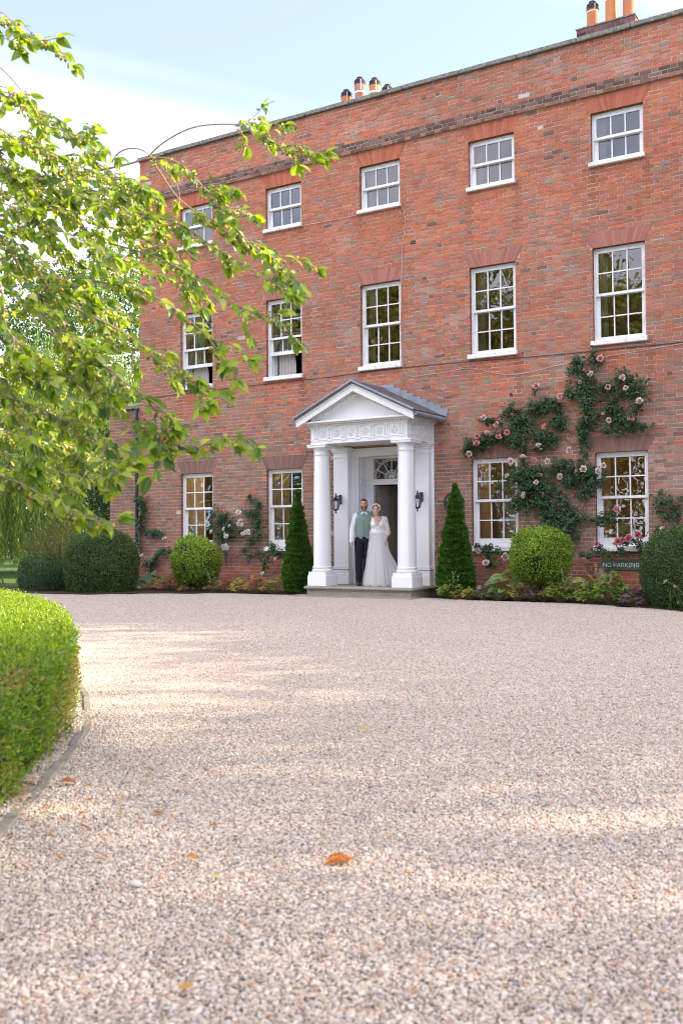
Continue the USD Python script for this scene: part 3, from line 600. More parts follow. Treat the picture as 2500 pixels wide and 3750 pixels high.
c = MB(); c.cham(EX0-0.10, EY-0.10, 3.516, EX1+0.10, -0.03, 3.545, 0.012); c.cham(EX0-0.15, EY-0.16, 3.54, EX1+0.12, -0.03, 3.578, 0.01); c.build('cornice', 'white_paint', por)
AX, AZ, TX0, TX1, TZ, RY = PCX, 4.265, -11.405, -8.705, 3.615, -1.36
t = MB(); t.prism([(EX0-0.02, 3.57), (EX1+0.02, 3.57), (AX, 4.14)], EY, EY+0.05); t.build('tympanum', 'white_paint', por)
def rake(sgn, d0, d1, y0, y1, z_off=0.0, tip=None):
    tx = TX0 if sgn < 0 else TX1
    if tip: tx = AX + (tx-AX)*tip
    sl = (AZ-TZ)/(AX-TX0); tz = AZ-sl*abs(tx-AX)
    poly = [(AX, AZ-d0), (tx, tz-d0), (tx, tz-d1), (AX, AZ-d1)]
    return poly
for sgn in (-1, 1):
    f = MB(); f.prism(rake(sgn, 0.0, 0.145, 0, 0), RY, RY+0.05); f.prism(rake(sgn, 0.0, 0.035, 0, 0, tip=1.004), RY-0.018, RY); f.build('raking_fascia', 'white_paint', por)
    s = MB(); s.prism(rake(sgn, 0.05, 0.10, 0, 0, tip=0.97), RY+0.05, EY+0.01)
    sl = (AZ-TZ)/(AX-TX0)
    s.prism(rake(sgn, 0.10, 0.20, 0, 0, tip=0.80), EY-0.07, EY+0.01)
    for k in np.arange(0.05, 1.02, 0.036):
        x = AX+sgn*k; z = AZ-0.19-sl*k
        v = np.array([(x+dx, y, z+dz-sl*sgn*dx) for dx in (0, sgn*0.022) for y in (EY-0.10, EY-0.068) for dz in (-0.01, 0.035)])
        s.add(v, [(0, 1, 3, 2), (4, 6, 7, 5), (0, 4, 5, 1), (2, 3, 7, 6), (0, 2, 6, 4), (1, 5, 7, 3)])
    s.build('raking_cornice', 'white_paint', por)
    r = MB(); sl = (AZ-TZ)/(AX-TX0); ex = (TX0-0.03) if sgn < 0 else (TX1+0.03); ez = AZ-sl*abs(ex-AX)
    r.prism([(AX, AZ+0.002), (ex, ez+0.002), (ex, ez+0.05), (AX, AZ+0.05)], RY-0.045, -0.004)
    R = r.build('roof_slope', 'roof_slate', por)
    # slates in courses
    sl_ = MB(); nrow = 7; Ls = math.hypot(ex-AX, AZ-ez)
    for row in range(nrow):
        k0, k1 = row/nrow, (row+1)/nrow+0.02
        y = RY-0.045-(0.12 if row % 2 else 0)
        while y < -0.01:
            ya, yb = max(y, RY-0.045)+0.003, min(y+0.24, -0.008)-0.003
            if yb-ya > 0.03:
                xa, za = AX+(ex-AX)*k0, AZ+(ez-AZ)*k0+0.052; xb, zb = AX+(ex-AX)*min(k1, 1.01), AZ+(ez-AZ)*min(k1, 1.01)+0.062
                v = [(xa, ya, za), (xa, yb, za), (xb, yb, zb), (xb, ya, zb), (xa, ya, za-.008), (xa, yb, za-.008), (xb, yb, zb-.011), (xb, ya, zb-.011)]
                sl_.add(v, [(0, 1, 2, 3), (4, 7, 6, 5), (0, 4, 5, 1), (1, 5, 6, 2), (2, 6, 7, 3), (3, 7, 4, 0)])
            y += 0.24
    sl_.build('roof_slates', 'roof_slate', R, kind='stuff')
    # lead edge roll
    L = MB(); L.tube([(AX, RY-0.05, AZ+0.055), (ex, RY-0.05, ez+0.055)], 0.022, 8); L.build('lead_roll', 'lead', por, True)
    # stepped flashing against the wall
    for k in range(9):
        xa = AX+(ex-AX)*(k/9); xb = AX+(ex-AX)*((k+1)/9+0.03); za = AZ+(ez-AZ)*(k/9)+0.055; zb = AZ+(ez-AZ)*((k+1)/9)+0.055
        top = za+0.085
        fl = MB(); lo, hi = sorted((xa, xb)); fl.prism([(xa, za-0.02), (xb, zb-0.02), (xb+sgn*0.035, top-0.005), (xa, top+0.01)], -0.016-0.002*(k % 2), -0.004); fl.build('flashing', 'lead', por)
m = MB(); m.tube([(TX1+0.03, RY+0.03, TZ-0.03), (TX1+0.03, -0.02, TZ-0.03)], 0.045, 10); m.box(TX1-0.02, RY+0.02, TZ-0.09, TX1+0.02, -0.03, TZ-0.0); m.build('gutter', 'lead', por, 40)
m = MB(); m.tube([(TX0-0.03, RY+0.03, TZ-0.03), (TX0-0.03, -0.02, TZ-0.03)], 0.045, 10); m.build('gutter', 'lead', por, 40)
m = MB(); m.tube([(AX, RY-0.05, AZ+0.06), (AX, -0.01, AZ+0.06)], 0.035, 8); m.build('ridge_roll', 'lead', por, True)
# door surround, panelled reveals, fanlight and open door
m = MB(); m.box(-10.93, -0.034, FZ, -10.70, 0.0, 3.10); m.box(-9.44, -0.034, FZ, -9.205, 0.0, 3.10); m.box(-10.70, -0.034, 2.925, -9.44, 0.0, 3.10)
m.box(-10.75, -0.048, FZ, -10.70, -0.03, 2.975); m.box(-9.44, -0.048, FZ, -9.39, -0.03, 2.975); m.box(-10.70, -0.048, 2.925, -9.44, -0.03, 2.975)
SUR = m.build('door_surround', 'white_paint', por)
m = MB(); m.box(-10.715, 0.0, FZ, -10.697, 0.34, 2.93); m.box(-9.443, 0.0, FZ, -9.425, 0.34, 2.93); m.box(-10.70, 0.0, 2.918, -9.44, 0.34, 2.936)
REV = m.build('reveal', 'white_paint', por)
for z0, z1 in ((0.35, 1.0), (1.1, 1.55), (1.64, 2.22), (2.48, 2.84)):
    q = MB(); q.cham(-10.700, 0.05, z0, -10.684, 0.22, z1, 0.012); q.build('reveal_panel', 'white_paint', REV)
    q = MB(); q.cham(-9.456, 0.05, z0, -9.44, 0.22, z1, 0.012); q.build('reveal_panel', 'white_paint', REV)
m = MB(); m.cham(-10.70, 0.0, 2.33, -10.66, 0.27, 2.44, 0.01); m.box(-10.697, 0.25, FZ, -10.50, 0.33, 2.918); m.box(-9.64, 0.25, FZ, -9.443, 0.33, 2.918); m.box(-10.50, 0.25, 2.885, -9.64, 0.33, 2.918); m.box(-10.50, 0.24, 2.325, -9.64, 0.33, 2.44); m.cham(-10.70, 0.215, 2.40, -9.44, 0.262, 2.445, 0.012)
m.build('door_frame', 'white_paint', por)
gl = obj('fanlight_pane', (np.array([(-10.50, 0.30, 2.44), (-9.64, 0.30, 2.44), (-9.64, 0.30, 2.885), (-10.50, 0.30, 2.885)]), np.array([(0, 1, 2), (0, 2, 3)])), 'pane', por)
f = MB(); cx, cz, fy = -10.07, 2.452, 0.285
def arc(r, a0=0, a1=math.pi, rad=0.009, n=28): f.tube([(cx+r*math.cos(a), fy, cz+r*math.sin(a)) for a in np.linspace(a0, a1, n)], rad, 6)
arc(0.418); arc(0.385, rad=0.006); arc(0.17, rad=0.008); arc(0.135, rad=0.006); arc(0.04, rad=0.012, n=12)
for k in range(1, 6):
    a = math.pi*k/6; f.tube([(cx+0.04*math.cos(a), fy, cz+0.04*math.sin(a)), (cx+0.418*math.cos(a), fy, cz+0.418*math.sin(a))], 0.008, 6)
for k in range(1, 12):
    a = math.pi*k/12; f.tube([(cx+0.04*math.cos(a), fy, cz+0.04*math.sin(a)), (cx+0.135*math.cos(a), fy, cz+0.135*math.sin(a))], 0.004, 5)
for s in (-1, 1):
    f.tube([(cx+s*0.40, fy, cz), (cx+s*0.30, fy, cz+0.06), (cx+s*0.29, fy, cz+0.13), (cx+s*0.345, fy, cz+0.19)], 0.005, 5)
    f.tube([(cx+s*0.42, fy, cz+0.12), (cx+s*0.415, fy, cz+0.25), (cx+s*0.405, fy, cz+0.34), (cx+s*0.36, fy, cz+0.41), (cx+s*0.31, fy, cz+0.36), (cx+s*0.37, fy, cz+0.31)], 0.005, 5)
    f.tube([(cx+s*0.42, fy, cz+0.42), (cx+s*0.27, fy, cz+0.33), (cx+s*0.18, fy, cz+0.37), (cx+s*0.20, fy, cz+0.42), (cx+s*0.24, fy, cz+0.40)], 0.006, 5)
f.build('fanlight_tracery', 'sash_paint', por, 40)
dl = MB(); a = math.radians(72); ca, sa = math.cos(a), math.sin(a)
def door_pt(u, d, z): return (-10.485+u*ca*0.9+d*sa, 0.345+u*sa-d*ca, z)
def door_box(mb, u0, u1, d0, d1, z0, z1): mb.add([door_pt(u, d, z) for u in (u0, u1) for d in (d0, d1) for z in (z0, z1)], [(0, 1, 3, 2), (4, 6, 7, 5), (0, 4, 5, 1), (2, 3, 7, 6), (0, 2, 6, 4), (1, 5, 7, 3)])
door_box(dl, 0, 0.84, -0.03, 0.018, FZ+0.01, 2.31); DL = dl.build('door', 'hall_door', por)
for u0, u1 in ((0.08, 0.38), (0.46, 0.76)):
    for z0, z1 in ((0.32, 0.78), (0.90, 1.50), (1.62, 2.18)):
        q = MB(); door_box(q, u0, u1, 0.016, 0.03, z0, z1); q.build('door_panel', 'hall_door', DL)
q = MB(); q.tube([door_pt(0.80, 0.05, 1.2), door_pt(0.80, 0.05, 1.32)], 0.015, 8); q.build('handle', 'iron', DL, True)
m = MB(); m.cham(-11.31, -1.275, 0.148, -8.80, 0.30, FZ, 0.022); m.cham(-11.27, -1.235, 0.118, -8.84, 0.30, 0.150, 0.012); m.cham(-11.255, -1.215, 0.0, -8.855, 0.30, 0.120, 0.006)
m.build('entrance_step', 'step_stone', por)
m = MB(); m.cham(-11.5, -1.56, -0.03, -8.72, -1.0, 0.030, 0.008); m.build('step_slab', 'step_stone', por)
# ------------------------------------------------------------------ things on the wall
def lantern(x, label):
    L = thing('wall_lantern', label, 'lantern', (x, -0.39, 0), group=None)
    t = MB()
    n = 6; ang = np.arange(n)*2*math.pi/n+math.pi/6
    def ring(r, z): return np.c_[r*np.cos(ang), r*np.sin(ang), np.full(n, z)]
    def loft(mb, *rz):
        v = np.vstack([ring(r, z) for r, z in rz]); k = len(rz)
        mb.add(v, [(i*n+j, i*n+(j+1) % n, (i+1)*n+(j+1) % n, (i+1)*n+j) for i in range(k-1) for j in range(n)])
    loft(t, (0.001, 1.975), (0.112, 1.972), (0.112, 1.985), (0.085, 1.998), (0.055, 2.035), (0.022, 2.055), (0.016, 2.10), (0.001, 2.10))
    t.lathe([(0.014, 2.10), (0.010, 2.115), (0.016, 2.12), (0.018, 2.13), (0.008, 2.138), (0, 2.14)], 0, 0, 10); t.build('roof', 'iron', L)
    c = MB()
    for a in ang: c.tube([(0.100*math.cos(a), 0.100*math.sin(a), 1.972), (0.058*math.cos(a), 0.058*math.sin(a), 1.80)], 0.0075, 5)
    loft(c, (0.001, 1.806), (0.064, 1.806), (0.064, 1.795), (0.035, 1.778), (0.014, 1.765), (0.010, 1.745), (0.016, 1.735), (0.018, 1.725), (0.001, 1.71)); c.build('cage', 'iron', L)
    for j in range(n):
        a0, a1 = ang[j], ang[(j+1) % n]
        obj('pane', (np.array([(0.056*math.cos(a0), 0.056*math.sin(a0), 1.80), (0.056*math.cos(a1), 0.056*math.sin(a1), 1.80), (0.097*math.cos(a1), 0.097*math.sin(a1), 1.972), (0.097*math.cos(a0), 0.097*math.sin(a0), 1.972)]), np.array([(0, 1, 2), (0, 2, 3)])), 'lamp_glass', L)
    b = MB(); b.tube([(0, 0, 2.045), (0, 0.05, 2.085), (0, 0.11, 2.08), (0, 0.165, 2.04)], 0.013, 7); b.tube([(0, 0.04, 2.03), (0, 0.09, 2.045), (0, 0.13, 2.0)], 0.008, 6)
    b.cham(-0.038, 0.165, 1.915, 0.038, 0.20, 2.115, 0.014); b.build('bracket', 'iron', L, 40)
mat('lamp_glass', {'fr': ('fresnel', {'IOR': 1.5}), 't': ('transparent_bsdf', {'color': (0.86, 0.86, 0.85)}), 'g': ('glossy_bsdf', {'roughness': 0.15, 'color': (1, 1, 1)}), 'd': ('diffuse_bsdf', {'color': (0.7, 0.7, 0.7)}), 'm': ('mix_closure', {}), 'm2': ('mix_closure', {'fac': 0.25})},
    [('fr.fac', 'm.fac'), ('t.BSDF', 'm.closure1'), ('g.BSDF', 'm.closure2'), ('m.closure', 'm2.closure1'), ('d.BSDF', 'm2.closure2')], surface='m2.closure')
lantern(-11.055, 'black hexagonal wall lantern on the white pilaster left of the groom')
lantern(-9.12, 'black hexagonal wall lantern on the white pilaster right of the bride')
pl = thing('wall_plaque', 'round black wall plaque half hidden behind the right cone yew', 'plaque', (-8.485, -0.012, 1.885))
b = MB(); ring_ = [(r, z) for r, z in ((0, -0.028), (0.19, -0.028), (0.20, -0.034), (0.215, -0.034), (0.225, -0.02), (0.225, 0.0), (0, 0.0))]
mm = MB(); mm.lathe(ring_, 0, 0, 40); v, f_ = mm.mesh(); b.add(np.c_[v[:, 0], v[:, 2], v[:, 1]], f_[:, ::-1]); b.build('disc', 'iron', pl, 30)
for ch, deg in (('M', 152), ('U', 130)):
    tm = meshkit.text_mesh(ch, 0.058, 0.005, True); v = np.array(tm.vertices); v[:, 0] -= v[:, 0].mean(); a = math.radians(deg); rot = a-math.pi/2; r = 0.125
    x, z = v[:, 0]*math.cos(rot)-v[:, 1]*math.sin(rot)+r*math.cos(a), v[:, 0]*math.sin(rot)+v[:, 1]*math.cos(rot)+r*math.sin(a)
    obj('letter', (np.c_[x, -0.028-v[:, 2], z], tm.faces), 'bronze_letter', pl)
sg = thing('parking_sign', 'dark green sign with white NO PARKING lettering low on the wall', 'sign', (-5.115, -0.012, 0.655))
b = MB(); b.cham(-0.395, -0.012, -0.093, 0.395, 0.0, 0.093, 0.003); b.build('board', 'sign_green', sg)
tm = meshkit.text_mesh('NO PARKING', 0.076, 0.0025); v = np.array(tm.vertices); w = v[:, 0].max()-v[:, 0].min(); v[:, 0] = (v[:, 0]-v[:, 0].min())*0.665/w-0.345
obj('lettering', (np.c_[v[:, 0], -0.0122-v[:, 2], v[:, 1]-0.034], tm.faces), 'sign_white', sg)
for x in (-0.38, 0.38):
    for z in (-0.078, 0.078): q = MB(); q.tube([(x, -0.011, z), (x, -0.015, z)], 0.006, 8); q.build('screw', 'steel', sg)
# wire tensioners on the wall
HOOKS = [(-8.72, 3.45, 'upper tensioner right of the portico, level with the rosette frieze'), (-8.72, 3.16, 'lower tensioner right of the portico beside the column capital'), (-8.74, 4.02, 'tensioner above the right slope of the portico roof'), (-8.50, 3.73, 'tensioner just right of the portico gutter end'),
         (-4.39, 2.87, 'topmost tensioner right of the rightmost ground floor window'), (-4.39, 2.58, 'second tensioner from the top right of the rightmost ground floor window'), (-4.39, 2.29, 'third tensioner from the top right of the rightmost ground floor window'), (-4.39, 2.01, 'fourth tensioner from the top right of the rightmost ground floor window'), (-4.38, 1.43, 'lowest tensioner right of the rightmost ground floor window'),
         (-14.45, 2.86, 'topmost tensioner between the two left ground floor windows'), (-14.45, 2.56, 'second tensioner from the top between the two left ground floor windows'), (-14.45, 2.27, 'third tensioner from the top between the two left ground floor windows'), (-14.45, 2.0, 'lowest tensioner between the two left ground floor windows')]
for x, z, lb in HOOKS:
    h = thing('wire_tensioner', 'small steel wire ' + lb, 'tensioner', (x, -0.03, z), group='steel wire tensioners on the brick wall')
    b = MB()
    for dz in (-0.012, 0.012): b.tube([(-0.05, 0, dz*0.6), (-0.03, 0, dz), (0.03, 0, dz), (0.05, 0, dz*0.6)], 0.0045, 5)
    b.build('body', 'steel', h)
    for s in (-1, 1):
        q = MB(); q.tube([(s*0.05, 0, 0), (s*0.085, 0, 0.003), (s*0.10, 0, 0.012), (s*0.115, 0, 0.003), (s*0.10, 0, -0.008)], 0.004, 5); q.tube([(s*0.10, 0, 0.0), (s*0.10, 0.03, 0)], 0.004, 5); q.build('eye', 'steel', h)
def cable(name, pts, r, m, label, cat='cable'):
    p = smooth_curve([(x, -r-0.003, z) for x, z in pts], max(12, len(pts)*8)); q = MB(); q.tube(p, r, 5)
    tag(q.build(name, m), label, cat)
cable('wall_cable', [(-9.64, 8.18), (-9.58, 8.04), (-9.61, 7.35), (-9.64, 6.71), (-9.672, 5.9), (-9.672, 5.3), (-9.64, 4.84), (-9.56, 4.61), (-9.11, 4.54), (-8.55, 4.56), (-8.15, 4.59), (-7.63, 4.45), (-7.09, 4.37), (-6.4, 4.45), (-5.2, 4.55), (-4.2, 4.62), (-2.5, 4.7)], 0.0042, 'cable', 'thin white cable hanging down the wall between two upper windows')
cable('wall_cable', [(-12.12, 8.16), (-11.45, 8.15), (-10.72, 8.15)], 0.006, 'cable', 'thin white cable running straight between two top floor windows')
cable('wall_cable', [(-16.5, 4.66), (-13.2, 4.70), (-11.48, 4.71), (-9.67, 4.74), (-7.07, 4.69), (-4.6, 4.66), (-2.0, 4.66)], 0.006, 'dark_cable', 'dark cable running along the wall just below the middle floor sills')
dp = thing('downpipe', 'black downpipe at the left corner of the brick house', 'downpipe', (-17.02, -0.06, 0))
b = MB(); b.tube([(0, 0, 0.02), (0, 0, 4.4)], 0.045, 10); b.build('pipe', 'iron', dp, 40)
for z in (1.0, 2.6, 4.1): q = MB(); q.tube([(0, 0, z), (0, 0, z+0.08)], 0.056, 10); q.build('collar', 'iron', dp, 40)
hl = thing('vent_hole', 'small dark opening with a broken vent in the brick between the upper windows', 'vent', (-9.37, 0, 7.34))
b = MB(); b.box(-0.055, -0.006, -0.035, 0.055, 0.004, 0.035); b.build('opening', 'soot', hl); b = MB(); b.tube([(-0.05, -0.012, 0.012), (0.05, -0.012, -0.028)], 0.008, 5); b.build('bar', 'coping', hl)
# low brick wing set back at the left end
wg = thing('brick_wing', 'lower brick wing wall set back at the left end of the house', 'wall')
gw = np.random.default_rng(41); W_ = []
for row in range(58):
    z0, z1 = row*H, row*H+H-JT; x = -18.72-(0.169 if row % 2 else 0); s = 0
    while x < X0-0.02:
        L = ST if s % 2 == 0 else HD; a, b = max(x, -18.72), min(x+L-JT, X0-0.02)
        if b-a > 0.03: W_.append((a, b, z0, z1, 0.75+gw.normal(0, 0.002)))
        x += L; s += 1
W_ = np.array(W_); WV, _ = brick_arrays(W_, 0.02); wt = brick_tones((W_[:, 0]+W_[:, 1])/2+9, np.minimum((W_[:, 2]+W_[:, 3])/2, 2.5), gw)
obj('brickwork', (WV.reshape(-1, 3), (BF[None]+(np.arange(len(W_))*8)[:, None, None]).reshape(-1, 3)), 'brick', wg, tone=np.repeat(wt, 8, 0), kind='stuff')
m = MB(); m.box(-18.715, 0.757, 0, X0-0.02, 1.1, 58*H-0.01); m.build('core', 'mortar', wg)
m = MB()
m.cham(-18.80, 0.68, 58*H, X0-0.03, 1.16, 58*H+0.09, 0.015); m.build('coping', 'coping', wg)
# ------------------------------------------------------------------ leaves
def leaf_template(kind):
    if kind == 'small':      # u along, v across, w out of the plane
        p = [(0, 0, 0), (0.45, -0.5, 0.10), (0.45, 0.5, 0.10), (1, 0, -0.05)]; f = [(0, 1, 3), (0, 3, 2)]
    elif kind == 'box':
        p = [(0, 0, 0), (0.3, -0.42, 0.07), (0.3, 0.42, 0.07), (0.7, -0.40, 0.05), (0.7, 0.40, 0.05), (1, 0, -0.02), (0.5, 0, 0)]
        f = [(0, 1, 6), (1, 3, 6), (3, 5, 6), (5, 4, 6), (4, 2, 6), (2, 0, 6)]
    elif kind == 'rose':
        p = [(0, 0, 0), (0.28, -0.44, 0.08), (0.28, 0.44, 0.08), (0.62, -0.42, 0.05), (0.62, 0.42, 0.05), (1, 0, -0.12), (0.5, 0, -0.01)]
        f = [(0, 1, 6), (1, 3, 6), (3, 5, 6), (5, 4, 6), (4, 2, 6), (2, 0, 6)]
    elif kind == 'cherry':
        p = [(0, 0, 0), (0.25, 0, -.01), (0.5, 0, -.04), (0.75, 0, -.10), (1, 0, -.22)]
        for u, v in ((0.12, .24), (0.3, .44), (0.52, .5), (0.74, .36), (0.88, .17)):
            for s in (-1, 1): p.append((u, s*v, 0.10*v/.5-0.20*u*u))
        L = lambda k: 5+2*k; Rr = lambda k: 6+2*k
        f = [(0, L(0), 1), (L(0), L(1), 1), (1, L(1), 2), (L(1), L(2), 2), (2, L(2), 3), (L(2), L(3), 3), (3, L(3), 4), (L(3), L(4), 4)]
        f += [(a, c, b) for a, b, c in [(0, Rr(0), 1), (Rr(0), Rr(1), 1), (1, Rr(1), 2), (Rr(1), Rr(2), 2), (2, Rr(2), 3), (Rr(2), Rr(3), 3), (3, Rr(3), 4), (Rr(3), Rr(4), 4)]]
    elif kind == 'hosta':
        p = [(0, 0, 0), (0.25, 0, .05), (0.5, 0, .07), (0.75, 0, .02), (1, 0, -.12)]
        for u, v in ((0.06, .30), (0.28, .5), (0.52, .48), (0.78, .28), (0.9, .13)):
            for s in (-1, 1): p.append((u, s*v, 0.10*v/.5+0.02-0.16*u*u))
        return leaf_template('cherry')[0]*0+np.array(p), leaf_template('cherry')[1]
    elif kind == 'lobed':
        n = 5; out = []
        for k in range(n):
            a = math.radians(-125+250*k/(n-1)); out.append((a, 0.62 if k in (0, 4) else (0.78 if k in (1, 3) else 0.95), 0))
            if k < n-1: a2 = math.radians(-125+250*(k+0.5)/(n-1)); out.append((a2, 0.42, 1))
        pts = [(0.0, 0.0, 0.0)]
        for a, r, dip in out:
            if dip: pts.append((0.35*0+r*math.cos(a), r*math.sin(a), 0.05))
            else:
                pts += [(r*0.72*math.cos(a-0.16), r*0.72*math.sin(a-0.16), 0.04), (r*math.cos(a), r*math.sin(a), -0.06), (r*0.72*math.cos(a+0.16), r*0.72*math.sin(a+0.16), 0.04)]
        p = pts; f = [(0, k, k+1) for k in range(1, len(pts)-1)]
    return np.array(p, float), np.array(f)
TEMPL = {k: leaf_template(k) for k in ('small', 'box', 'rose', 'cherry', 'hosta', 'lobed')}
def unit(a): return a/np.maximum(np.linalg.norm(a, axis=-1, keepdims=True), 1e-9)
def place_leaves(kind, P, D, N, L, W, tone, mid=None, curl=None):
    """One mesh of leaves: base P, direction D, facing N, length L, width W, tone (n,3); mid = tone factor of the midrib."""
    tp, tf = TEMPL[kind]; n = len(P); D = unit(D); S = unit(np.cross(N, D)); Nn = np.cross(D, S)
    L = np.broadcast_to(L, (n,))[:, None, None]; W = np.broadcast_to(W, (n,))[:, None, None]
    w = tp[None, :, 2:3]*L
    if curl is not None: w = w*np.broadcast_to(curl, (n,))[:, None, None]
    V = P[:, None]+tp[None, :, 0:1]*L*D[:, None]+tp[None, :, 1:2]*W*S[:, None]+w*Nn[:, None]
    F = tf[None]+(np.arange(n)*len(tp))[:, None, None]
    T = np.repeat(np.asarray(tone)[:, None], len(tp), 1).copy()
    if mid is not None: T[:, mid[0]] *= mid[1]
    return (V.reshape(-1, 3), F.reshape(-1, 3)), T.reshape(-1, 3)
def tones(g, n, cols, w=None, var=0.18):
    c = np.array(cols)[g.choice(len(cols), n, p=w)]
    return c*g.uniform(1-var, 1+var, (n, 1))*(1+g.normal(0, 0.05, (n, 3)))
def rand_dirs(g, n): return unit(g.normal(size=(n, 3)))
def revolve_points(g, prof, n, face=None, lump=0.03, lscale=4.0, seed=1):
    p = np.array(prof, float); seg = np.diff(p, axis=0); ln = np.linalg.norm(seg, axis=1); wgt = ln*(p[1:, 0]+p[:-1, 0])/2; wgt /= wgt.sum()
    k = g.choice(len(seg), n, p=wgt); t = g.random(n)
    r = p[k, 0]+seg[k, 0]*t; z = p[k, 1]+seg[k, 1]*t; a = g.uniform(0, 2*np.pi, n)
    nr, nz = seg[k, 1]/ln[k], -seg[k, 0]/ln[k]
    N = np.c_[nr*np.cos(a), nr*np.sin(a), nz]; P = np.c_[r*np.cos(a), r*np.sin(a), z]
    P = P+N*(lump*0.4*(meshkit.fbm(P*lscale*3.1+seed*3.3, 2, seed+7)-0.5)*2)[:, None]+N*(lump*(meshkit.fbm(P*lscale+seed*9.1, 3, seed)-0.5)*2)[:, None]
    if face is not None:
        keep = (N @ face > -0.35) | (g.random(n) < 0.3); P, N = P[keep], N[keep]
    return P, N
def core_mesh(prof, k, lump=0.03, lscale=4.0, seed=1, seg=30):
    p = np.array(prof, float); m = MB(); q = [(max(r-k, 0.0), z) for r, z in p]; m.lathe(q, 0, 0, seg); v, f = m.mesh()
    return v, f
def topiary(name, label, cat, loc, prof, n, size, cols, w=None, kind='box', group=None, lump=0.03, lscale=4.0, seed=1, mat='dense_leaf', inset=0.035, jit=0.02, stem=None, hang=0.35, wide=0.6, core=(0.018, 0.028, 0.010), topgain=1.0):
    g = np.random.default_rng(seed); t = thing(name, label, cat, loc, 0, group)
    face = np.array([CAM[0]-loc[0], CAM[1]-loc[1], 0.6]); face /= np.linalg.norm(face)
    P, N = revolve_points(g, prof, n, face, lump, lscale, seed); n = len(P)
    D = unit(N*0.55+rand_dirs(g, n)*0.75+np.array([0, 0, 0.25]))
    Nn = unit(N+rand_dirs(g, n)*hang); L = size*g.uniform(0.7, 1.25, n)
    P = P-N*(L*0.5)[:, None]+N*g.normal(0, jit, n)[:, None]
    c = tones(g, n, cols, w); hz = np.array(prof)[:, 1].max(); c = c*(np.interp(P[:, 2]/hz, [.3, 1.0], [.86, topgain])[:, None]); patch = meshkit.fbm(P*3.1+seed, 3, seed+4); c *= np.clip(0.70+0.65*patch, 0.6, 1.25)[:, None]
    m, tn = place_leaves(kind, P, D, Nn, L, L*wide, c)
    obj('foliage', m, mat, t, tone=tn, kind='stuff')
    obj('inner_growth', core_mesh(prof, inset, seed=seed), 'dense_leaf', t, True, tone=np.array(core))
    if stem:
        b = MB()
        for k in range(stem[0]):
            a = g.uniform(0, 6.28); b.tube([(0.10*math.cos(a), 0.10*math.sin(a), 0), (0.14*math.cos(a), 0.14*math.sin(a), stem[1]*0.5), (0.30*math.cos(a), 0.30*math.sin(a), stem[1])], 0.013, 6)
        b.build('stems', 'bark', t, True, kind='stuff')
    return t
def dome_prof(R, h, zb=0.0, flat=2.4, waist=0.42, r0=0.86, n=16):
    zc = h*waist; out = [(R*r0, zb)]
    for k in range(1, 5): s = k/4; out.append((R*(r0+(1-r0)*math.sin(s*math.pi/2)), zb+(zc-zb)*s))
    for k in range(1, n+1): a = k/n*math.pi/2; out.append((R*max(math.cos(a), 0)**(2/flat), zc+(h-zc)*math.sin(a)**(2/flat)))
    return out
def ball_prof(R, z0, z1, n=18, p=2.3):
    out = []; zc, hh = (z0+z1)/2, (z1-z0)/2
    for k in range(n+1):
        a = -math.pi/2+math.pi*k/n; out.append((R*max(math.cos(a), 0)**(2/p), zc+hh*np.sign(math.sin(a))*abs(math.sin(a))**(2/p)))
    return out
YEW = [(0.065, 0.130, 0.034), (0.10, 0.175, 0.044), (0.045, 0.09, 0.028), (0.13, 0.20, 0.055)]
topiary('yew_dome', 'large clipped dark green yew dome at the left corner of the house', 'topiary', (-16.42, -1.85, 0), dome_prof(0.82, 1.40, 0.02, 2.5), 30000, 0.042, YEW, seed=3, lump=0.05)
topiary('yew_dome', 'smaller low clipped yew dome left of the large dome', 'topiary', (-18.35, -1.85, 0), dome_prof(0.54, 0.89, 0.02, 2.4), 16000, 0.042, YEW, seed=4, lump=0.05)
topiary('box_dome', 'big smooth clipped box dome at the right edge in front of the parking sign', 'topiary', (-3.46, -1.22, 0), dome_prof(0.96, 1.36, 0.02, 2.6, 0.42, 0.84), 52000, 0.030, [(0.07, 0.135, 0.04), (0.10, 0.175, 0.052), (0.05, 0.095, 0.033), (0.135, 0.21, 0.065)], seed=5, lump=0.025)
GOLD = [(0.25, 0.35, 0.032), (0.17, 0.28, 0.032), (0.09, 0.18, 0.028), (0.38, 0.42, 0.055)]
def ball(label, loc, R, z0, z1, seed):
    t = topiary('privet_ball', label, 'topiary', loc, ball_prof(R, z0, z1), 26000, 0.036, GOLD, [0.3, 0.33, 0.27, 0.10], seed=seed, lump=0.10, lscale=3.2, jit=0.03, stem=(9, z0+0.14), topgain=1.45)  # top leaves lightened: sky light painted into the tone, with fresh growth
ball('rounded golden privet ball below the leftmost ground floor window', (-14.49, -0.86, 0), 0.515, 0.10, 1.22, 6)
ball('rounded golden privet ball between the two right ground floor windows', (-6.40, -0.82, 0), 0.535, 0.32, 1.32, 7)
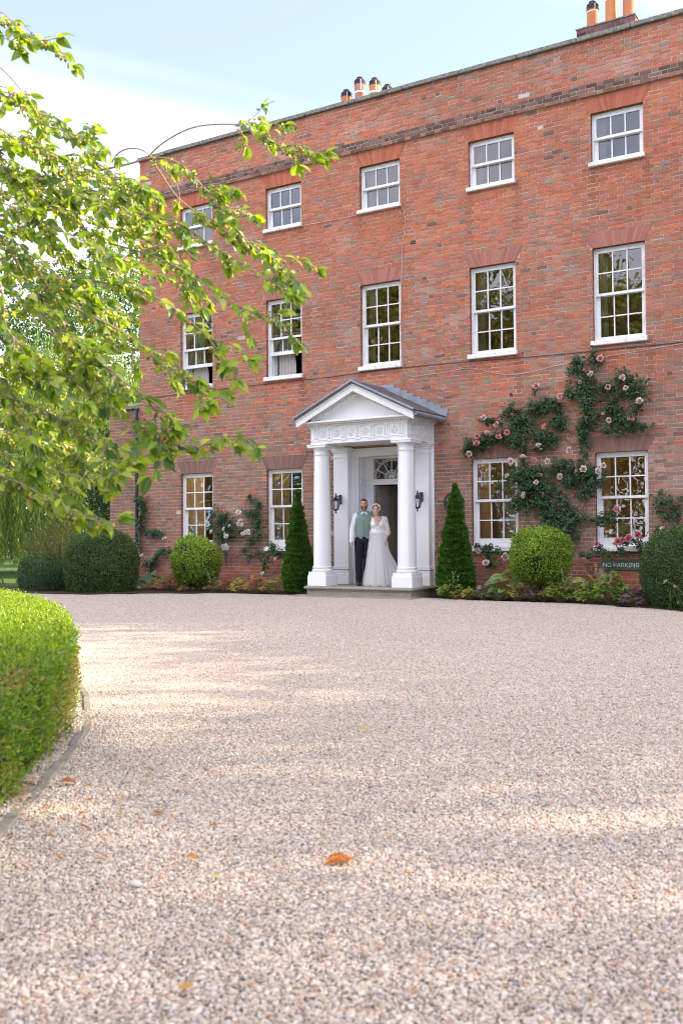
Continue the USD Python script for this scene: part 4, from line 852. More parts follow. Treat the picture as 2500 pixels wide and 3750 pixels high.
def cone_yew(label, loc, h, rb, seed):
    g = np.random.default_rng(seed); t = thing('cone_yew', label, 'topiary', loc)
    prof = [(rb*0.80, 0.03), (rb*0.98, 0.25), (rb, 0.45), (rb*0.88, 0.8), (rb*0.66, 1.2), (rb*0.46, 1.6), (rb*0.30, 1.9), (rb*0.16, h-0.04), (0.0, h)]
    n = 21000; face = unit(np.array([CAM[0]-loc[0], CAM[1]-loc[1], 0.3]))
    P, N = revolve_points(g, prof, n, face, 0.07, 5.5, seed); n = len(P)
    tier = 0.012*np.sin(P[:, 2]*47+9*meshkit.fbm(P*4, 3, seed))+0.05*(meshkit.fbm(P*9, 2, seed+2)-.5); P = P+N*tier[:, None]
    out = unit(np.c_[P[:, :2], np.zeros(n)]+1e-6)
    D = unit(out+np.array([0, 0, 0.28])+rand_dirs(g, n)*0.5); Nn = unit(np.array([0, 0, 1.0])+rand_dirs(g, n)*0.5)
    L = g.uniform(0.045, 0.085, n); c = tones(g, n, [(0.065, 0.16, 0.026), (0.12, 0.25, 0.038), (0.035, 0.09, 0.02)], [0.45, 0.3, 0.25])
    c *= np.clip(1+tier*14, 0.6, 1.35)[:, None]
    m, tn = place_leaves('small', P-D*(L*0.45)[:, None], D, Nn, L, L*0.42, c, mid=([3], 1.5))
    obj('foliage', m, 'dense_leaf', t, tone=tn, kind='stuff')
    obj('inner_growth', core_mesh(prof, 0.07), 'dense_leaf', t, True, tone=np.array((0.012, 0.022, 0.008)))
    q = MB(); q.tube([(0, 0, 0), (0, 0, 0.3)], 0.05, 8); q.build('trunk', 'bark', t)
cone_yew('tall narrow cone yew left of the portico columns', (-11.86, -0.64, 0), 2.22, 0.315, 8)
cone_yew('tall narrow cone yew right of the portico in front of the round plaque', (-8.17, -0.64, 0), 2.24, 0.35, 9)
# ------------------------------------------------------------------ low bedding plants: each leaf a piece of its own
def plant(name, label, cat, loc, leaf, n, r, h, size, cols, seed, wide=0.9, mid=None, rim=None, w=None, group=None, up=0.5, droop=0.0, spikes=0, spike_col=None, spike_h=0.4):
    g = np.random.default_rng(seed); t = thing(name, label, cat, loc, 0, group); st = MB(); n = int(n*1.35); size *= 1.28; h *= 1.12; cols = np.minimum(np.array(cols)*1.75, .7)
    for k in range(n):
        u = math.sqrt((k+0.6)/n); a = k*2.39996+g.normal(0, 0.2); z = h*(1-0.75*u*u)*g.uniform(0.8, 1.15)+0.02
        p = np.array([r*u*math.cos(a), r*u*math.sin(a), z]); out = np.array([math.cos(a), math.sin(a), 0])
        L = size*g.uniform(0.75, 1.2); D = unit(out*(0.55+u*0.6)+np.array([0, 0, -0.25*u-droop])+rand_dirs(g, 1)[0]*0.3+np.array([-0.15, -0.35, 0]))
        N = unit(np.array([0, 0, 1.0])*up+out*0.6+np.array([0.05, -0.55, 0.1])+rand_dirs(g, 1)[0]*0.25)
        c = tones(g, 1, cols, w)
        m, tn = place_leaves(leaf, (p-D*L*0.3)[None], D[None], N[None], np.array([L]), np.array([L*wide]), c)
        if mid is not None: tn[mid[0]] = np.array(mid[1])
        if rim is not None: tn[5:] = np.array(rim)*g.uniform(0.85, 1.1)
        obj('leaf', m, 'leaf', t, True, tone=tn)
        st.tube([(0.02*math.cos(a), 0.02*math.sin(a), 0), p*np.array([0.6, 0.6, 0.7]), p-D*L*0.3], 0.0035, 4, (0.10, 0.12, 0.04))
    st.build('stalks', 'toned', t, toned=True, kind='stuff')
    for k in range(spikes):
        a = g.uniform(0, 6.28); b = np.array([0.5*r*math.cos(a), 0.5*r*math.sin(a), h*0.6]); tip = b+np.array([g.normal(0, .06), g.normal(0, .05)-0.03, spike_h*g.uniform(.7, 1.1)])
        q = MB(); q.tube([b, (b+tip)/2+g.normal(0, .012, 3), tip], 0.0025, 4, np.array(spike_col)*0.6); m1 = q
        nn = 26; s = np.linspace(0.45, 1, nn); P = b+(tip-b)*s[:, None]+g.normal(0, 0.012, (nn, 3)); mm_, tt = place_leaves('small', P, rand_dirs(g, nn), rand_dirs(g, nn), np.full(nn, .018), np.full(nn, .013), tones(g, nn, [spike_col]))
        m1.add(mm_[0], mm_[1], tt[0]); m1.build('flower_spike', 'petal', t, toned=True)
    return t
LIME = [(0.13, 0.22, 0.035), (0.19, 0.27, 0.045), (0.09, 0.17, 0.035)]
PURP = [(0.11, 0.085, 0.12), (0.17, 0.135, 0.17), (0.075, 0.055, 0.08)]
BRON = [(0.20, 0.085, 0.045), (0.26, 0.12, 0.06), (0.14, 0.065, 0.04)]
YELO = [(0.26, 0.25, 0.05), (0.20, 0.21, 0.05), (0.25, 0.18, 0.06)]
TDARK = ([0], (0.05, 0.035, 0.025))
plant('foamflower', 'lime green foamflower with dark leaf centres at the foot of the right cone yew', 'plant', (-8.10, -1.0, 0), 'lobed', 26, 0.27, 0.32, 0.085, LIME, 51, 0.95, TDARK, spikes=6, spike_col=(0.5, 0.45, 0.30), spike_h=0.3)
plant('coral_bells', 'yellow green and amber coral bells right of the foamflower by the cone yew', 'plant', (-7.76, -0.98, 0), 'lobed', 18, 0.20, 0.19, 0.065, YELO, 52, 0.95)
plant('coral_bells', 'small reddish brown coral bells at the gravel edge below the right cone yew', 'plant', (-7.93, -1.12, 0), 'lobed', 12, 0.15, 0.12, 0.05, BRON, 53, 0.95)
plant('coral_bells', 'silvery purple coral bells left of the variegated hosta under the window', 'plant', (-7.46, -0.98, 0), 'lobed', 18, 0.20, 0.24, 0.070, PURP, 54, 0.95)
plant('hosta', 'large variegated hosta with cream edged leaves below the ground floor window', 'plant', (-7.12, -0.72, 0), 'hosta', 20, 0.32, 0.44, 0.20, [(0.07, 0.15, 0.05), (0.10, 0.18, 0.06)], 55, 0.62, rim=(0.50, 0.52, 0.20))
plant('coral_bells', 'dark green leafy clump in front of the variegated hosta', 'plant', (-7.14, -1.0, 0), 'lobed', 20, 0.22, 0.22, 0.07, [(0.05, 0.11, 0.035), (0.07, 0.14, 0.04)], 56, 0.95)
plant('coral_bells', 'bronze and yellow coral bells between the hosta and the purple clump', 'plant', (-6.77, -1.0, 0), 'lobed', 24, 0.26, 0.24, 0.07, YELO+BRON, 57, 0.95)
plant('coral_bells', 'silvery purple coral bells below the right privet ball', 'plant', (-6.43, -1.02, 0), 'lobed', 22, 0.22, 0.25, 0.07, PURP, 58, 0.95)
plant('coral_bells', 'dark red coral bells at the gravel edge below the right privet ball', 'plant', (-6.24, -1.08, 0), 'lobed', 14, 0.17, 0.17, 0.055, [(0.10, 0.02, 0.025), (0.07, 0.02, 0.02)], 59, 0.95)
plant('foamflower', 'broad lime green foamflower right of the right privet ball', 'plant', (-5.92, -1.06, 0), 'lobed', 40, 0.36, 0.34, 0.10, LIME, 60, 0.95, TDARK, spikes=5, spike_col=(0.45, 0.42, 0.28))
plant('hosta', 'yellow edged hosta among the foamflowers left of the parking sign', 'plant', (-5.55, -0.80, 0), 'hosta', 16, 0.28, 0.42, 0.17, [(0.11, 0.20, 0.05), (0.14, 0.22, 0.06)], 61, 0.5, rim=(0.55, 0.54, 0.14))
plant('foamflower', 'lime foamflower with dark centres in the middle of the right bed', 'plant', (-5.36, -1.20, 0), 'lobed', 22, 0.24, 0.28, 0.10, LIME, 62, 0.95, TDARK)
plant('foamflower', 'tall lime foamflower directly below the parking sign', 'plant', (-4.95, -1.25, 0), 'lobed', 40, 0.34, 0.42, 0.115, LIME, 63, 0.95, TDARK, spikes=4, spike_col=(0.45, 0.42, 0.28), spike_h=0.35)
plant('coral_bells', 'silvery purple coral bells between the foamflower and the big box dome', 'plant', (-4.50, -1.50, 0), 'lobed', 24, 0.22, 0.26, 0.085, PURP, 64, 0.95)
plant('hosta', 'blue green hosta with yellow centres beside the large yew dome', 'plant', (-15.80, -0.85, 0), 'hosta', 14, 0.30, 0.36, 0.22, [(0.06, 0.13, 0.08), (0.05, 0.11, 0.07)], 65, 0.62, mid=([1, 2], (0.20, 0.24, 0.06)))
plant('lime_seedling', 'small lime green plant at the gravel edge beside the downpipe', 'plant', (-15.85, -1.45, 0), 'lobed', 14, 0.16, 0.18, 0.06, [(0.22, 0.27, 0.04), (0.17, 0.24, 0.04)], 66, 0.95)
plant('coral_bells', 'yellow green coral bells between the blue hosta and the bronze clump', 'plant', (-15.40, -0.95, 0), 'lobed', 16, 0.20, 0.28, 0.07, YELO, 67, 0.95)
plant('coral_bells', 'bronze brown coral bells left of the left privet ball', 'plant', (-15.05, -1.1, 0), 'lobed', 26, 0.27, 0.28, 0.09, BRON, 68, 0.95)
plant('coral_bells', 'tiny olive clump on the soil in front of the left privet ball', 'plant', (-14.62, -1.2, 0), 'lobed', 9, 0.11, 0.10, 0.06, YELO, 69, 0.95)
plant('coral_bells', 'sparse yellow green clump right of the left privet ball', 'plant', (-13.98, -0.85, 0), 'lobed', 16, 0.22, 0.26, 0.06, YELO, 70, 0.95, spikes=4, spike_col=(0.45, 0.35, 0.30), spike_h=0.3)
plant('coral_bells', 'dark red coral bells in the bed below the white rose', 'plant', (-13.58, -0.9, 0), 'lobed', 18, 0.22, 0.20, 0.06, [(0.14, 0.04, 0.04), (0.09, 0.03, 0.03)], 71, 0.95)
plant('coral_bells', 'bright yellow coral bells in the middle of the left bed', 'plant', (-13.18, -0.92, 0), 'lobed', 28, 0.26, 0.26, 0.075, [(0.30, 0.27, 0.04), (0.24, 0.22, 0.05)], 72, 0.95)
plant('coral_bells', 'large amber brown coral bells right of the yellow clump', 'plant', (-12.80, -0.85, 0), 'lobed', 32, 0.30, 0.30, 0.085, BRON+[(0.28, 0.16, 0.08)], 73, 0.95)
plant('coral_bells', 'yellow green mottled coral bells left of the left cone yew', 'plant', (-12.37, -0.82, 0), 'lobed', 26, 0.28, 0.28, 0.07, YELO+[(0.12, 0.16, 0.05)], 74, 0.95)
# airy plume, alliums, sage, hydrangea, stems of peach flowers
g = np.random.default_rng(80); t = thing('plume_flower', 'cream feathery flower plume beside the parking sign', 'plant', (-5.36, -0.62, 0)); q = MB()
for k in range(9):
    tip = np.array([g.normal(0, .13), g.normal(0, .06), g.uniform(.45, .72)]); b = np.array([g.normal(0, .03), 0, 0]); q.tube([b, (b+tip)/2, tip], 0.003, 4, (0.25, 0.22, 0.10))
    nn = 90; s = g.uniform(.5, 1, nn); P = b+(tip-b)*s[:, None]+g.normal(0, 1, (nn, 3))*0.035*(1.25-s)[:, None]; m, tt = place_leaves('small', P, rand_dirs(g, nn), rand_dirs(g, nn), np.full(nn, .016), np.full(nn, .012), tones(g, nn, [(0.55, 0.47, 0.30), (0.45, 0.38, 0.22)])); q.add(m[0], m[1], tt)
q.build('plumes', 'petal', t, toned=True, kind='stuff')
for x, z, r, lb in ((-13.33, 0.68, 0.05, 'purple allium globe standing tall in the left bed below the white rose'), (-13.31, 0.33, 0.045, 'short purple allium globe low in the left bed')):
    t = thing('allium', lb, 'flower', (x, -0.42, 0)); q = MB(); q.tube([(0.01, 0, 0), (0, 0, z*0.5), (0, 0, z)], 0.005, 5); q.build('stem', 'twig_bark', t)
    nn = 160; d = rand_dirs(g, nn); m, tt = place_leaves('small', d*0.4*r+[0, 0, z], d, rand_dirs(g, nn), np.full(nn, r*.7), np.full(nn, r*.35), tones(g, nn, [(0.22, 0.12, 0.30), (0.30, 0.18, 0.36)])); obj('bloom', m, 'petal', t, tone=tt)
t = thing('sage_bush', 'grey green leafy bush between the two yew domes', 'shrub', (-17.75, -2.30, 0)); nn = 2600
P = g.normal(0, 1, (nn, 3))*[0.26, 0.2, 0.18]+[0, 0, 0.3]; P[:, 2] = np.clip(P[:, 2], 0.03, 0.68); D = unit(P*[1, 1, 0.5]+[0, -0.2, 0.5]+rand_dirs(g, nn)*0.4)
m, tt = place_leaves('box', P, D, unit(D+[0, -.6, .8]+rand_dirs(g, nn)*.5), g.uniform(.05, .10, nn), g.uniform(.018, .03, nn), tones(g, nn, [(0.07, 0.125, 0.075), (0.10, 0.16, 0.095), (0.04, 0.08, 0.05)])); obj('foliage', m, 'dense_leaf', t, tone=tt, kind='stuff')
q = MB(); [q.tube([(0, 0, 0), (0.1*math.cos(a), 0.1*math.sin(a), .3)], .008, 5) for a in np.arange(0, 6.2, .9)]; q.build('stems', 'bark', t, kind='stuff')
t = thing('hydrangea', 'small pale hydrangea left of the small yew dome', 'shrub', (-19.35, -2.55, 0)); nn = 260
P = g.normal(0, 1, (nn, 3))*[0.16, 0.14, 0.09]+[0, 0, 0.16]; P[:, 2] = np.clip(P[:, 2], .02, .4); m, tt = place_leaves('rose', P, rand_dirs(g, nn), unit(rand_dirs(g, nn)+[0, -.5, .8]), np.full(nn, .07), np.full(nn, .045), tones(g, nn, [(0.05, 0.10, 0.04)])); obj('foliage', m, 'dense_leaf', t, tone=tt, kind='stuff')
for c in ((0.02, -.12, .36), (-.16, -.10, .22), (.15, -.12, .24), (0.1, -.14, .40)):
    nn = 70; d = rand_dirs(g, nn); m, tt = place_leaves('small', np.array(c)+d*.045, d, rand_dirs(g, nn), np.full(nn, .03), np.full(nn, .03), tones(g, nn, [(0.55, 0.58, 0.62), (0.5, 0.5, 0.58)])); obj('bloom', m, 'petal', t, tone=tt)
t = thing('peach_lily', 'thin stalks of withered peach flowers at the right edge before the box dome', 'plant', (-3.55, -2.25, 0))
for st_ in (((0, 0, 0), (0.02, 0, .22), (-.10, 0, .40), (-.26, 0, .46)), ((0.05, 0, 0), (0.03, 0, .12), (-.06, 0, .15)), ((0.1, 0, 0), (0.14, 0, .3), (.1, 0, .42))):
    q = MB(); q.tube(smooth_curve(st_, 12), .0045, 5, (0.16, 0.17, 0.06)); q.build('stalk', 'toned', t, True, toned=True)
    for p in (st_[-1], st_[-2]):
        nn = 9; m, tt = place_leaves('rose', np.tile(p, (nn, 1)), unit(rand_dirs(g, nn)+[-.6, -.2, .2]), rand_dirs(g, nn), np.full(nn, .05), np.full(nn, .018), tones(g, nn, [(0.55, 0.36, 0.24), (0.60, 0.45, 0.33)])); obj('bloom', m, 'petal', t, tone=tt)
for k in range(5): m, tt = place_leaves('cherry', np.array([[0.12*g.normal(), 0, 0]]), unit(np.array([[g.normal(0, .25), -.2, 1]])), np.array([[0, -1.0, .2]]), np.array([.4]), np.array([.022]), tones(g, 1, [(0.10, 0.17, 0.06)])); obj('leaf', m, 'leaf', t, True, tone=tt)
# ------------------------------------------------------------------ roses on the wall
def bloom_mesh(g, r, cols):
    P, D, N, L, T = [], [], [], [], []
    for ring, (nn, tilt, ln) in enumerate(((5, 1.40, 0.62), (6, 1.15, 0.78), (7, 0.80, 0.92), (8, 0.42, 0.98), (6, 0.0, 1.02))):
        for k in range(nn):
            a = 2*math.pi*(k+0.5*(ring % 2))/nn+g.normal(0, .28); tilt_ = tilt; tilt = tilt+g.normal(0, .18); o = np.array([math.cos(a), math.sin(a)])
            D.append((o[0]*math.cos(tilt), -math.sin(tilt), o[1]*math.cos(tilt))); N.append((-o[0]*math.sin(tilt)*0.9, -math.cos(tilt)-.1, -o[1]*math.sin(tilt)*.9)); P.append(np.array([o[0], 0, o[1]])*r*0.10*(1+ring*.5)); L.append(r*ln*g.uniform(.85, 1.1))
            T.append(np.array(cols[min(ring, len(cols)-1)])*g.uniform(.85, 1.1)); tilt = tilt_
    L = np.array(L); return place_leaves('rose', np.array(P), np.array(D), np.array(N), L, L*1.05, np.array(T), curl=-1.6)
PINK = dict(p=[(0.70, 0.33, 0.31), (0.72, 0.36, 0.34), (0.74, 0.41, 0.39), (0.75, 0.46, 0.44)], c=[(0.74, 0.24, 0.19), (0.75, 0.27, 0.21), (0.75, 0.31, 0.26), (0.74, 0.36, 0.32)], w=[(0.74, 0.50, 0.40), (0.75, 0.53, 0.46), (0.76, 0.57, 0.53), (0.76, 0.60, 0.57)], s=[(0.72, 0.24, 0.22), (0.73, 0.28, 0.26), (0.73, 0.34, 0.31)],
            d=[(0.66, 0.12, 0.17), (0.68, 0.18, 0.23), (0.68, 0.26, 0.31)], v=[(0.35, 0.12, 0.22), (0.45, 0.20, 0.30)], white=[(0.74, 0.66, 0.45), (0.78, 0.74, 0.62), (0.80, 0.78, 0.72)], peach=[(0.68, 0.42, 0.25), (0.72, 0.52, 0.38), (0.74, 0.58, 0.46)])
ROSELEAF = [(0.040, 0.090, 0.036), (0.056, 0.120, 0.044), (0.028, 0.064, 0.030), (0.085, 0.150, 0.055)]
def rose(label, blobs, blooms, stems, yb, seed, dens=1.0, bcol=None, size=0.06, leafcol=ROSELEAF, br=0.058, depth=0.11, twig=0.008, cat='rose'):
    g = np.random.default_rng(seed); cx = float(np.mean([b[0] for b in blobs])); t = thing('climbing_rose', label, cat, (cx, 0, 0))
    for k, s in enumerate(stems):
        q = MB(); p = smooth_curve([(x-cx, yb+0.03*math.sin(x*9), z) for x, z in s], 8*len(s)); q.tube(p, np.linspace(twig*(2.0 if k == 0 else 1.0), twig*0.5, len(p)), 6); q.build('stem', 'bark', t, True)
    Ps, Ds, Ns = [], [], []
    for x, z, rx, rz in blobs:
        n = int(64*dens*max(rx*rz/0.03, 0.22)); rr = np.minimum(np.abs(g.normal(0, .68, n)), 1.55); a = g.uniform(0, 6.283, n)
        c = np.c_[x-cx+rx*rr*np.cos(a), yb-0.02-depth*g.random(n)*(1.3-rr*.6), z+rz*rr*np.sin(a)]
        for j in range(n):
            d = unit(np.array([c[j, 0]-x+cx, 0, c[j, 2]-z])+g.normal(0, .12, 3)+[0, -.05, -.03]); nrm = unit(np.array([0, -1.0, 0.55])+g.normal(0, .4, 3)); side = np.cross(nrm, d)
            for o, s in ((0.0, 0), (-0.035, 1), (-0.035, -1), (-0.07, 1), (-0.07, -1)):
                if g.random() < 0.85: Ps.append(c[j]+d*o+side*s*0.01); Ds.append(d+side*s*1.1 if s else d); Ns.append(nrm+g.normal(0, .25, 3))
    for s_ in stems:
        q_ = smooth_curve([(x-cx, yb, z) for x, z in s_], 40); ln = np.linalg.norm(np.diff(q_, axis=0), axis=1).sum()
        for _ in range(int(ln*55*dens)):
            c_ = q_[g.integers(12, 40)]+g.normal(0, .03, 3)+[0, -.05, 0]; d = unit(g.normal(0, 1, 3)*[1, .5, 1]+[0, -.2, -.1])
            for o_, s2 in ((0, 0), (-.035, 1), (-.035, -1)): Ps.append(c_+d*o_); Ds.append(d+np.cross([0, -1, 0.4], d)*s2*1.1); Ns.append(np.array([0, -1., .5])+g.normal(0, .4, 3))
    n = len(Ps); L = size*g.uniform(.65, 1.2, n); m, tn = place_leaves('rose', np.array(Ps), np.array(Ds), np.array(Ns), L, L*.68, tones(g, n, leafcol)); obj('foliage', m, 'glossy_leaf', t, tone=tn, kind='stuff')
    for b in blooms:
        x, z, k = b; key = bcol or (k if isinstance(k, str) else 'p'); r = br*(0.55 if k == 's' else 1.0)*(k if not isinstance(k, str) else 1.0)*g.uniform(.72, 1.12)
        m, tn = bloom_mesh(g, r, PINK[key]); a = g.normal(0, .35, 2); v = m[0]; c, s = math.cos(a[0]), math.sin(a[0]); v = np.c_[v[:, 0]*c-v[:, 1]*s, v[:, 0]*s+v[:, 1]*c, v[:, 2]]; c, s = math.cos(a[1]-.25), math.sin(a[1]-.25); v = np.c_[v[:, 0], v[:, 1]*c-v[:, 2]*s, v[:, 1]*s+v[:, 2]*c]
        obj('bloom', (v+[x-cx, yb-depth-.07, z], m[1]), 'petal', t, True, tone=tn)
    return t
rose('large climbing rose with pink and peach blooms covering the wall between the right windows', [(-8.13, 2.96, 0.11, 0.18), (-7.91, 3.06, 0.18, 0.13), (-7.68, 3.11, 0.18, 0.12), (-7.45, 3.14, 0.18, 0.12), (-7.13, 3.08, 0.2, 0.19), (-7.03, 3.44, 0.3, 0.17), (-6.68, 3.65, 0.25, 0.15), (-6.37, 3.71, 0.24, 0.1), (-5.98, 3.86, 0.17, 0.17), (-5.77, 4.09, 0.22, 0.21), (-5.69, 3.76, 0.19, 0.25), (-5.69, 3.35, 0.17, 0.2), (-5.36, 3.94, 0.19, 0.16), (-5.03, 4.07, 0.19, 0.16), (-4.83, 3.85, 0.19, 0.2), (-4.76, 3.56, 0.14, 0.08), (-5.12, 3.35, 0.28, 0.14), (-4.66, 3.16, 0.13, 0.08), (-4.92, 3.23, 0.19, 0.08), (-5.78, 3.11, 0.14, 0.21), (-6.51, 3.07, 0.29, 0.19), (-6.6, 2.9, 0.2, 0.08), (-6.29, 3.35, 0.19, 0.15), (-7.24, 3.64, 0.2, 0.11), (-7.63, 3.48, 0.2, 0.09), (-6.87, 2.41, 0.3, 0.17), (-7.14, 2.33, 0.25, 0.17), (-6.69, 2.15, 0.34, 0.21), (-6.96, 1.99, 0.25, 0.21), (-6.61, 1.81, 0.25, 0.17), (-6.4, 1.64, 0.24, 0.21), (-6.4, 1.39, 0.2, 0.13), (-6.17, 2.55, 0.24, 0.12), (-6.05, 2.25, 0.24, 0.17), (-5.71, 2.32, 0.24, 0.2), (-5.59, 2.19, 0.19, 0.16), (-5.8, 1.96, 0.14, 0.08), (-5.97, 1.47, 0.19, 0.16), (-6.06, 1.34, 0.14, 0.08), (-6.14, 1.76, 0.1, 0.17), (-5.35, 1.5, 0.26, 0.1), (-7.21, 1.78, 0.15, 0.09), (-5.89, 4.48, 0.12, 0.12), (-5.55, 4.49, 0.1, 0.2), (-5.93, 4.32, 0.15, 0.08), (-5.4, 3.45, 0.14, 0.08), (-5.2, 3.52, 0.19, 0.08)], [(-6.65, 4.07, 'p'), (-7.15, 3.94, 'c'), (-7.28, 3.8, 's'), (-6.18, 3.84, 'p'), (-6.81, 3.78, 's'), (-7.74, 3.54, 'w'), (-7.47, 3.38, 'p'), (-7.15, 3.57, 's'), (-7.67, 3.24, 'w'), (-7.25, 3.22, 'c'), (-7.42, 3.14, 'c'), (-7.87, 3.18, 'c'), (-7.89, 3.04, 'c'), (-8.05, 2.84, 'w'), (-6.49, 3.28, 'c'), (-6.61, 2.93, 'w'), (-6.57, 2.85, 's'), (-6.02, 2.81, 'w'), (-6.93, 2.72, 'w'), (-6.71, 2.66, 'p'), (-6.44, 2.62, 'w'), (-7.18, 2.65, 'w'), (-7.26, 2.38, 'w'), (-6.92, 1.99, 'w'), (-6.57, 2.37, 's'), (-6.67, 2.23, 'w'), (-6.2, 2.32, 'w'), (-5.88, 2.42, 's'), (-5.75, 2.44, 'w'), (-5.48, 2.39, 'w'), (-5.37, 2.49, 'w'), (-5.13, 1.69, 'p'), (-5.4, 4.47, 'p'), (-5.71, 4.29, 's'), (-5.59, 4.2, 'w'), (-5.79, 4.07, 's'), (-5.0, 4.08, 'w'), (-5.27, 3.94, 'p'), (-4.94, 3.89, 'w'), (-4.7, 3.63, 'w'), (-5.26, 3.32, 'w'), (-4.82, 3.31, 's'), (-4.9, 3.33, 's'), (-5.37, 3.45, 's')], [[(-6.04, 0.87), (-5.91, 1.09), (-5.8, 1.55), (-5.72, 1.91), (-5.73, 2.12), (-5.83, 2.33), (-5.78, 2.78), (-5.78, 3.03), (-5.71, 3.23), (-5.71, 3.77), (-5.77, 4.18), (-5.87, 4.44)], [(-5.78, 3.03), (-6.05, 3.17), (-6.22, 3.39), (-6.3, 3.73), (-6.7, 3.65)], [(-5.72, 3.15), (-5.47, 3.15), (-5.14, 3.11), (-4.74, 3.17)], [(-5.78, 2.9), (-6.01, 2.92), (-6.23, 3.08), (-6.53, 3.07), (-6.92, 3.31), (-7.47, 3.15), (-8.13, 2.95)], [(-5.78, 2.78), (-6.02, 2.46), (-6.41, 2.48), (-6.85, 2.41), (-7.21, 2.34)], [(-7.0, 1.18), (-6.95, 1.57), (-6.96, 2.33), (-6.97, 2.88), (-7.01, 3.36)], [(-6.95, 1.57), (-6.73, 1.35), (-6.42, 1.31), (-6.08, 1.34)], [(-6.25, 1.16), (-5.91, 1.2)], [(-5.71, 3.23), (-5.38, 3.54), (-5.05, 3.8), (-4.89, 4.02)], [(-5.73, 1.91), (-5.99, 1.63), (-6.28, 1.97), (-6.63, 2.15)], [(-5.78, 1.55), (-5.49, 1.46), (-5.2, 1.66)], [(-5.53, 4.33), (-5.47, 4.49)], [(-6.74, 3.89), (-6.73, 4.08)]], -0.05, 91)
rose('white flowering climbing rose beside the leftmost ground floor window', [(-14.35, 1.62, 0.24, 0.17), (-14.17, 1.48, 0.24, 0.17), (-14.39, 1.31, 0.2, 0.14), (-14.09, 1.27, 0.2, 0.1), (-14.65, 1.48, 0.12, 0.14), (-13.44, 1.74, 0.2, 0.12), (-13.28, 1.94, 0.1, 0.1), (-13.32, 1.53, 0.16, 0.17), (-13.28, 1.3, 0.12, 0.13), (-13.74, 1.34, 0.16, 0.1), (-13.53, 1.16, 0.08, 0.08), (-13.53, 2.15, 0.04, 0.05), (-13.42, 2.04, 0.07, 0.05), (-14.52, 1.76, 0.06, 0.1), (-14.26, 1.75, 0.08, 0.1)], [(-13.76, 1.79, 1), (-13.71, 1.6, 1), (-13.75, 1.53, 1), (-13.65, 1.51, 1), (-14.69, 1.58, 1), (-14.66, 1.53, 1), (-14.02, 1.49, 0.7), (-14.18, 1.41, 1.1), (-14.11, 1.25, 1.1), (-14.16, 1.31, 0.6), (-14.11, 1.02, 1), (-14.19, 1.0, 1), (-14.08, 0.98, 1), (-13.64, 1.3, 1), (-13.56, 1.33, 1), (-13.49, 1.34, 1), (-14.55, 1.36, 0.8)], [[(-14.26, 0.58), (-14.31, 0.86), (-14.39, 1.24), (-14.35, 1.62), (-14.57, 1.94)], [(-14.18, 0.65), (-13.83, 0.86), (-13.49, 1.1), (-13.32, 1.4), (-13.3, 1.74), (-13.34, 1.98)], [(-13.88, 0.62), (-13.49, 0.82), (-13.16, 0.86)], [(-14.22, 0.65), (-14.24, 0.93), (-14.26, 0.99)], [(-13.32, 1.4), (-13.57, 1.74), (-13.74, 1.81)], [(-13.47, 1.91), (-13.57, 2.15)]], -0.05, 92, 0.75, 'white', 0.055, ROSELEAF[1:]+[(0.06, 0.12, 0.045)])
rose('straggly rose with a few pale pink blooms climbing the left corner of the house', [(-16.93, 2.17, 0.14, 0.09), (-16.81, 2.05, 0.17, 0.15), (-16.73, 1.87, 0.14, 0.12), (-16.89, 1.63, 0.21, 0.12), (-16.49, 1.36, 0.24, 0.09), (-16.26, 1.33, 0.14, 0.06), (-16.85, 1.48, 0.07, 0.09), (-16.14, 0.89, 0.17, 0.09), (-15.87, 0.86, 0.1, 0.09), (-16.38, 0.68, 0.1, 0.06), (-16.49, 0.56, 0.1, 0.12), (-16.69, 0.56, 0.1, 0.12)], [(-15.97, 1.2, 1), (-16.88, 1.01, 1), (-16.7, 0.8, 0.8)], [[(-16.61, 0.35), (-16.57, 0.56), (-16.45, 0.68), (-16.2, 0.88), (-15.93, 0.83)], [(-16.65, 0.35), (-16.86, 0.94), (-16.9, 1.54), (-16.82, 1.99), (-17.02, 2.23)], [(-16.9, 1.42), (-16.55, 1.36), (-16.18, 1.31)]], -0.05, 93, 0.8, 'w', 0.06)
rose('sparse rose climbing the wall at the right edge above the box dome', [(-4.36, 1.8, 0.18, 0.15), (-4.17, 1.74, 0.2, 0.14), (-4.31, 1.55, 0.16, 0.1), (-4.1, 1.55, 0.13, 0.14), (-4.45, 1.64, 0.1, 0.08), (-4.46, 1.27, 0.13, 0.07), (-4.32, 1.3, 0.13, 0.06), (-4.04, 1.85, 0.1, 0.08)], [(-4.33, 1.32, 1)], [[(-4.09, 1.27), (-4.11, 1.55), (-4.21, 1.8), (-4.4, 1.98)], [(-4.09, 1.35), (-4.33, 1.55), (-4.49, 1.81)], [(-4.14, 1.27), (-4.39, 1.3), (-4.5, 1.24)]], -0.05, 94, 0.45, 'w', 0.05, ROSELEAF[1:]+[(0.07, 0.10, 0.04)], 0.05)
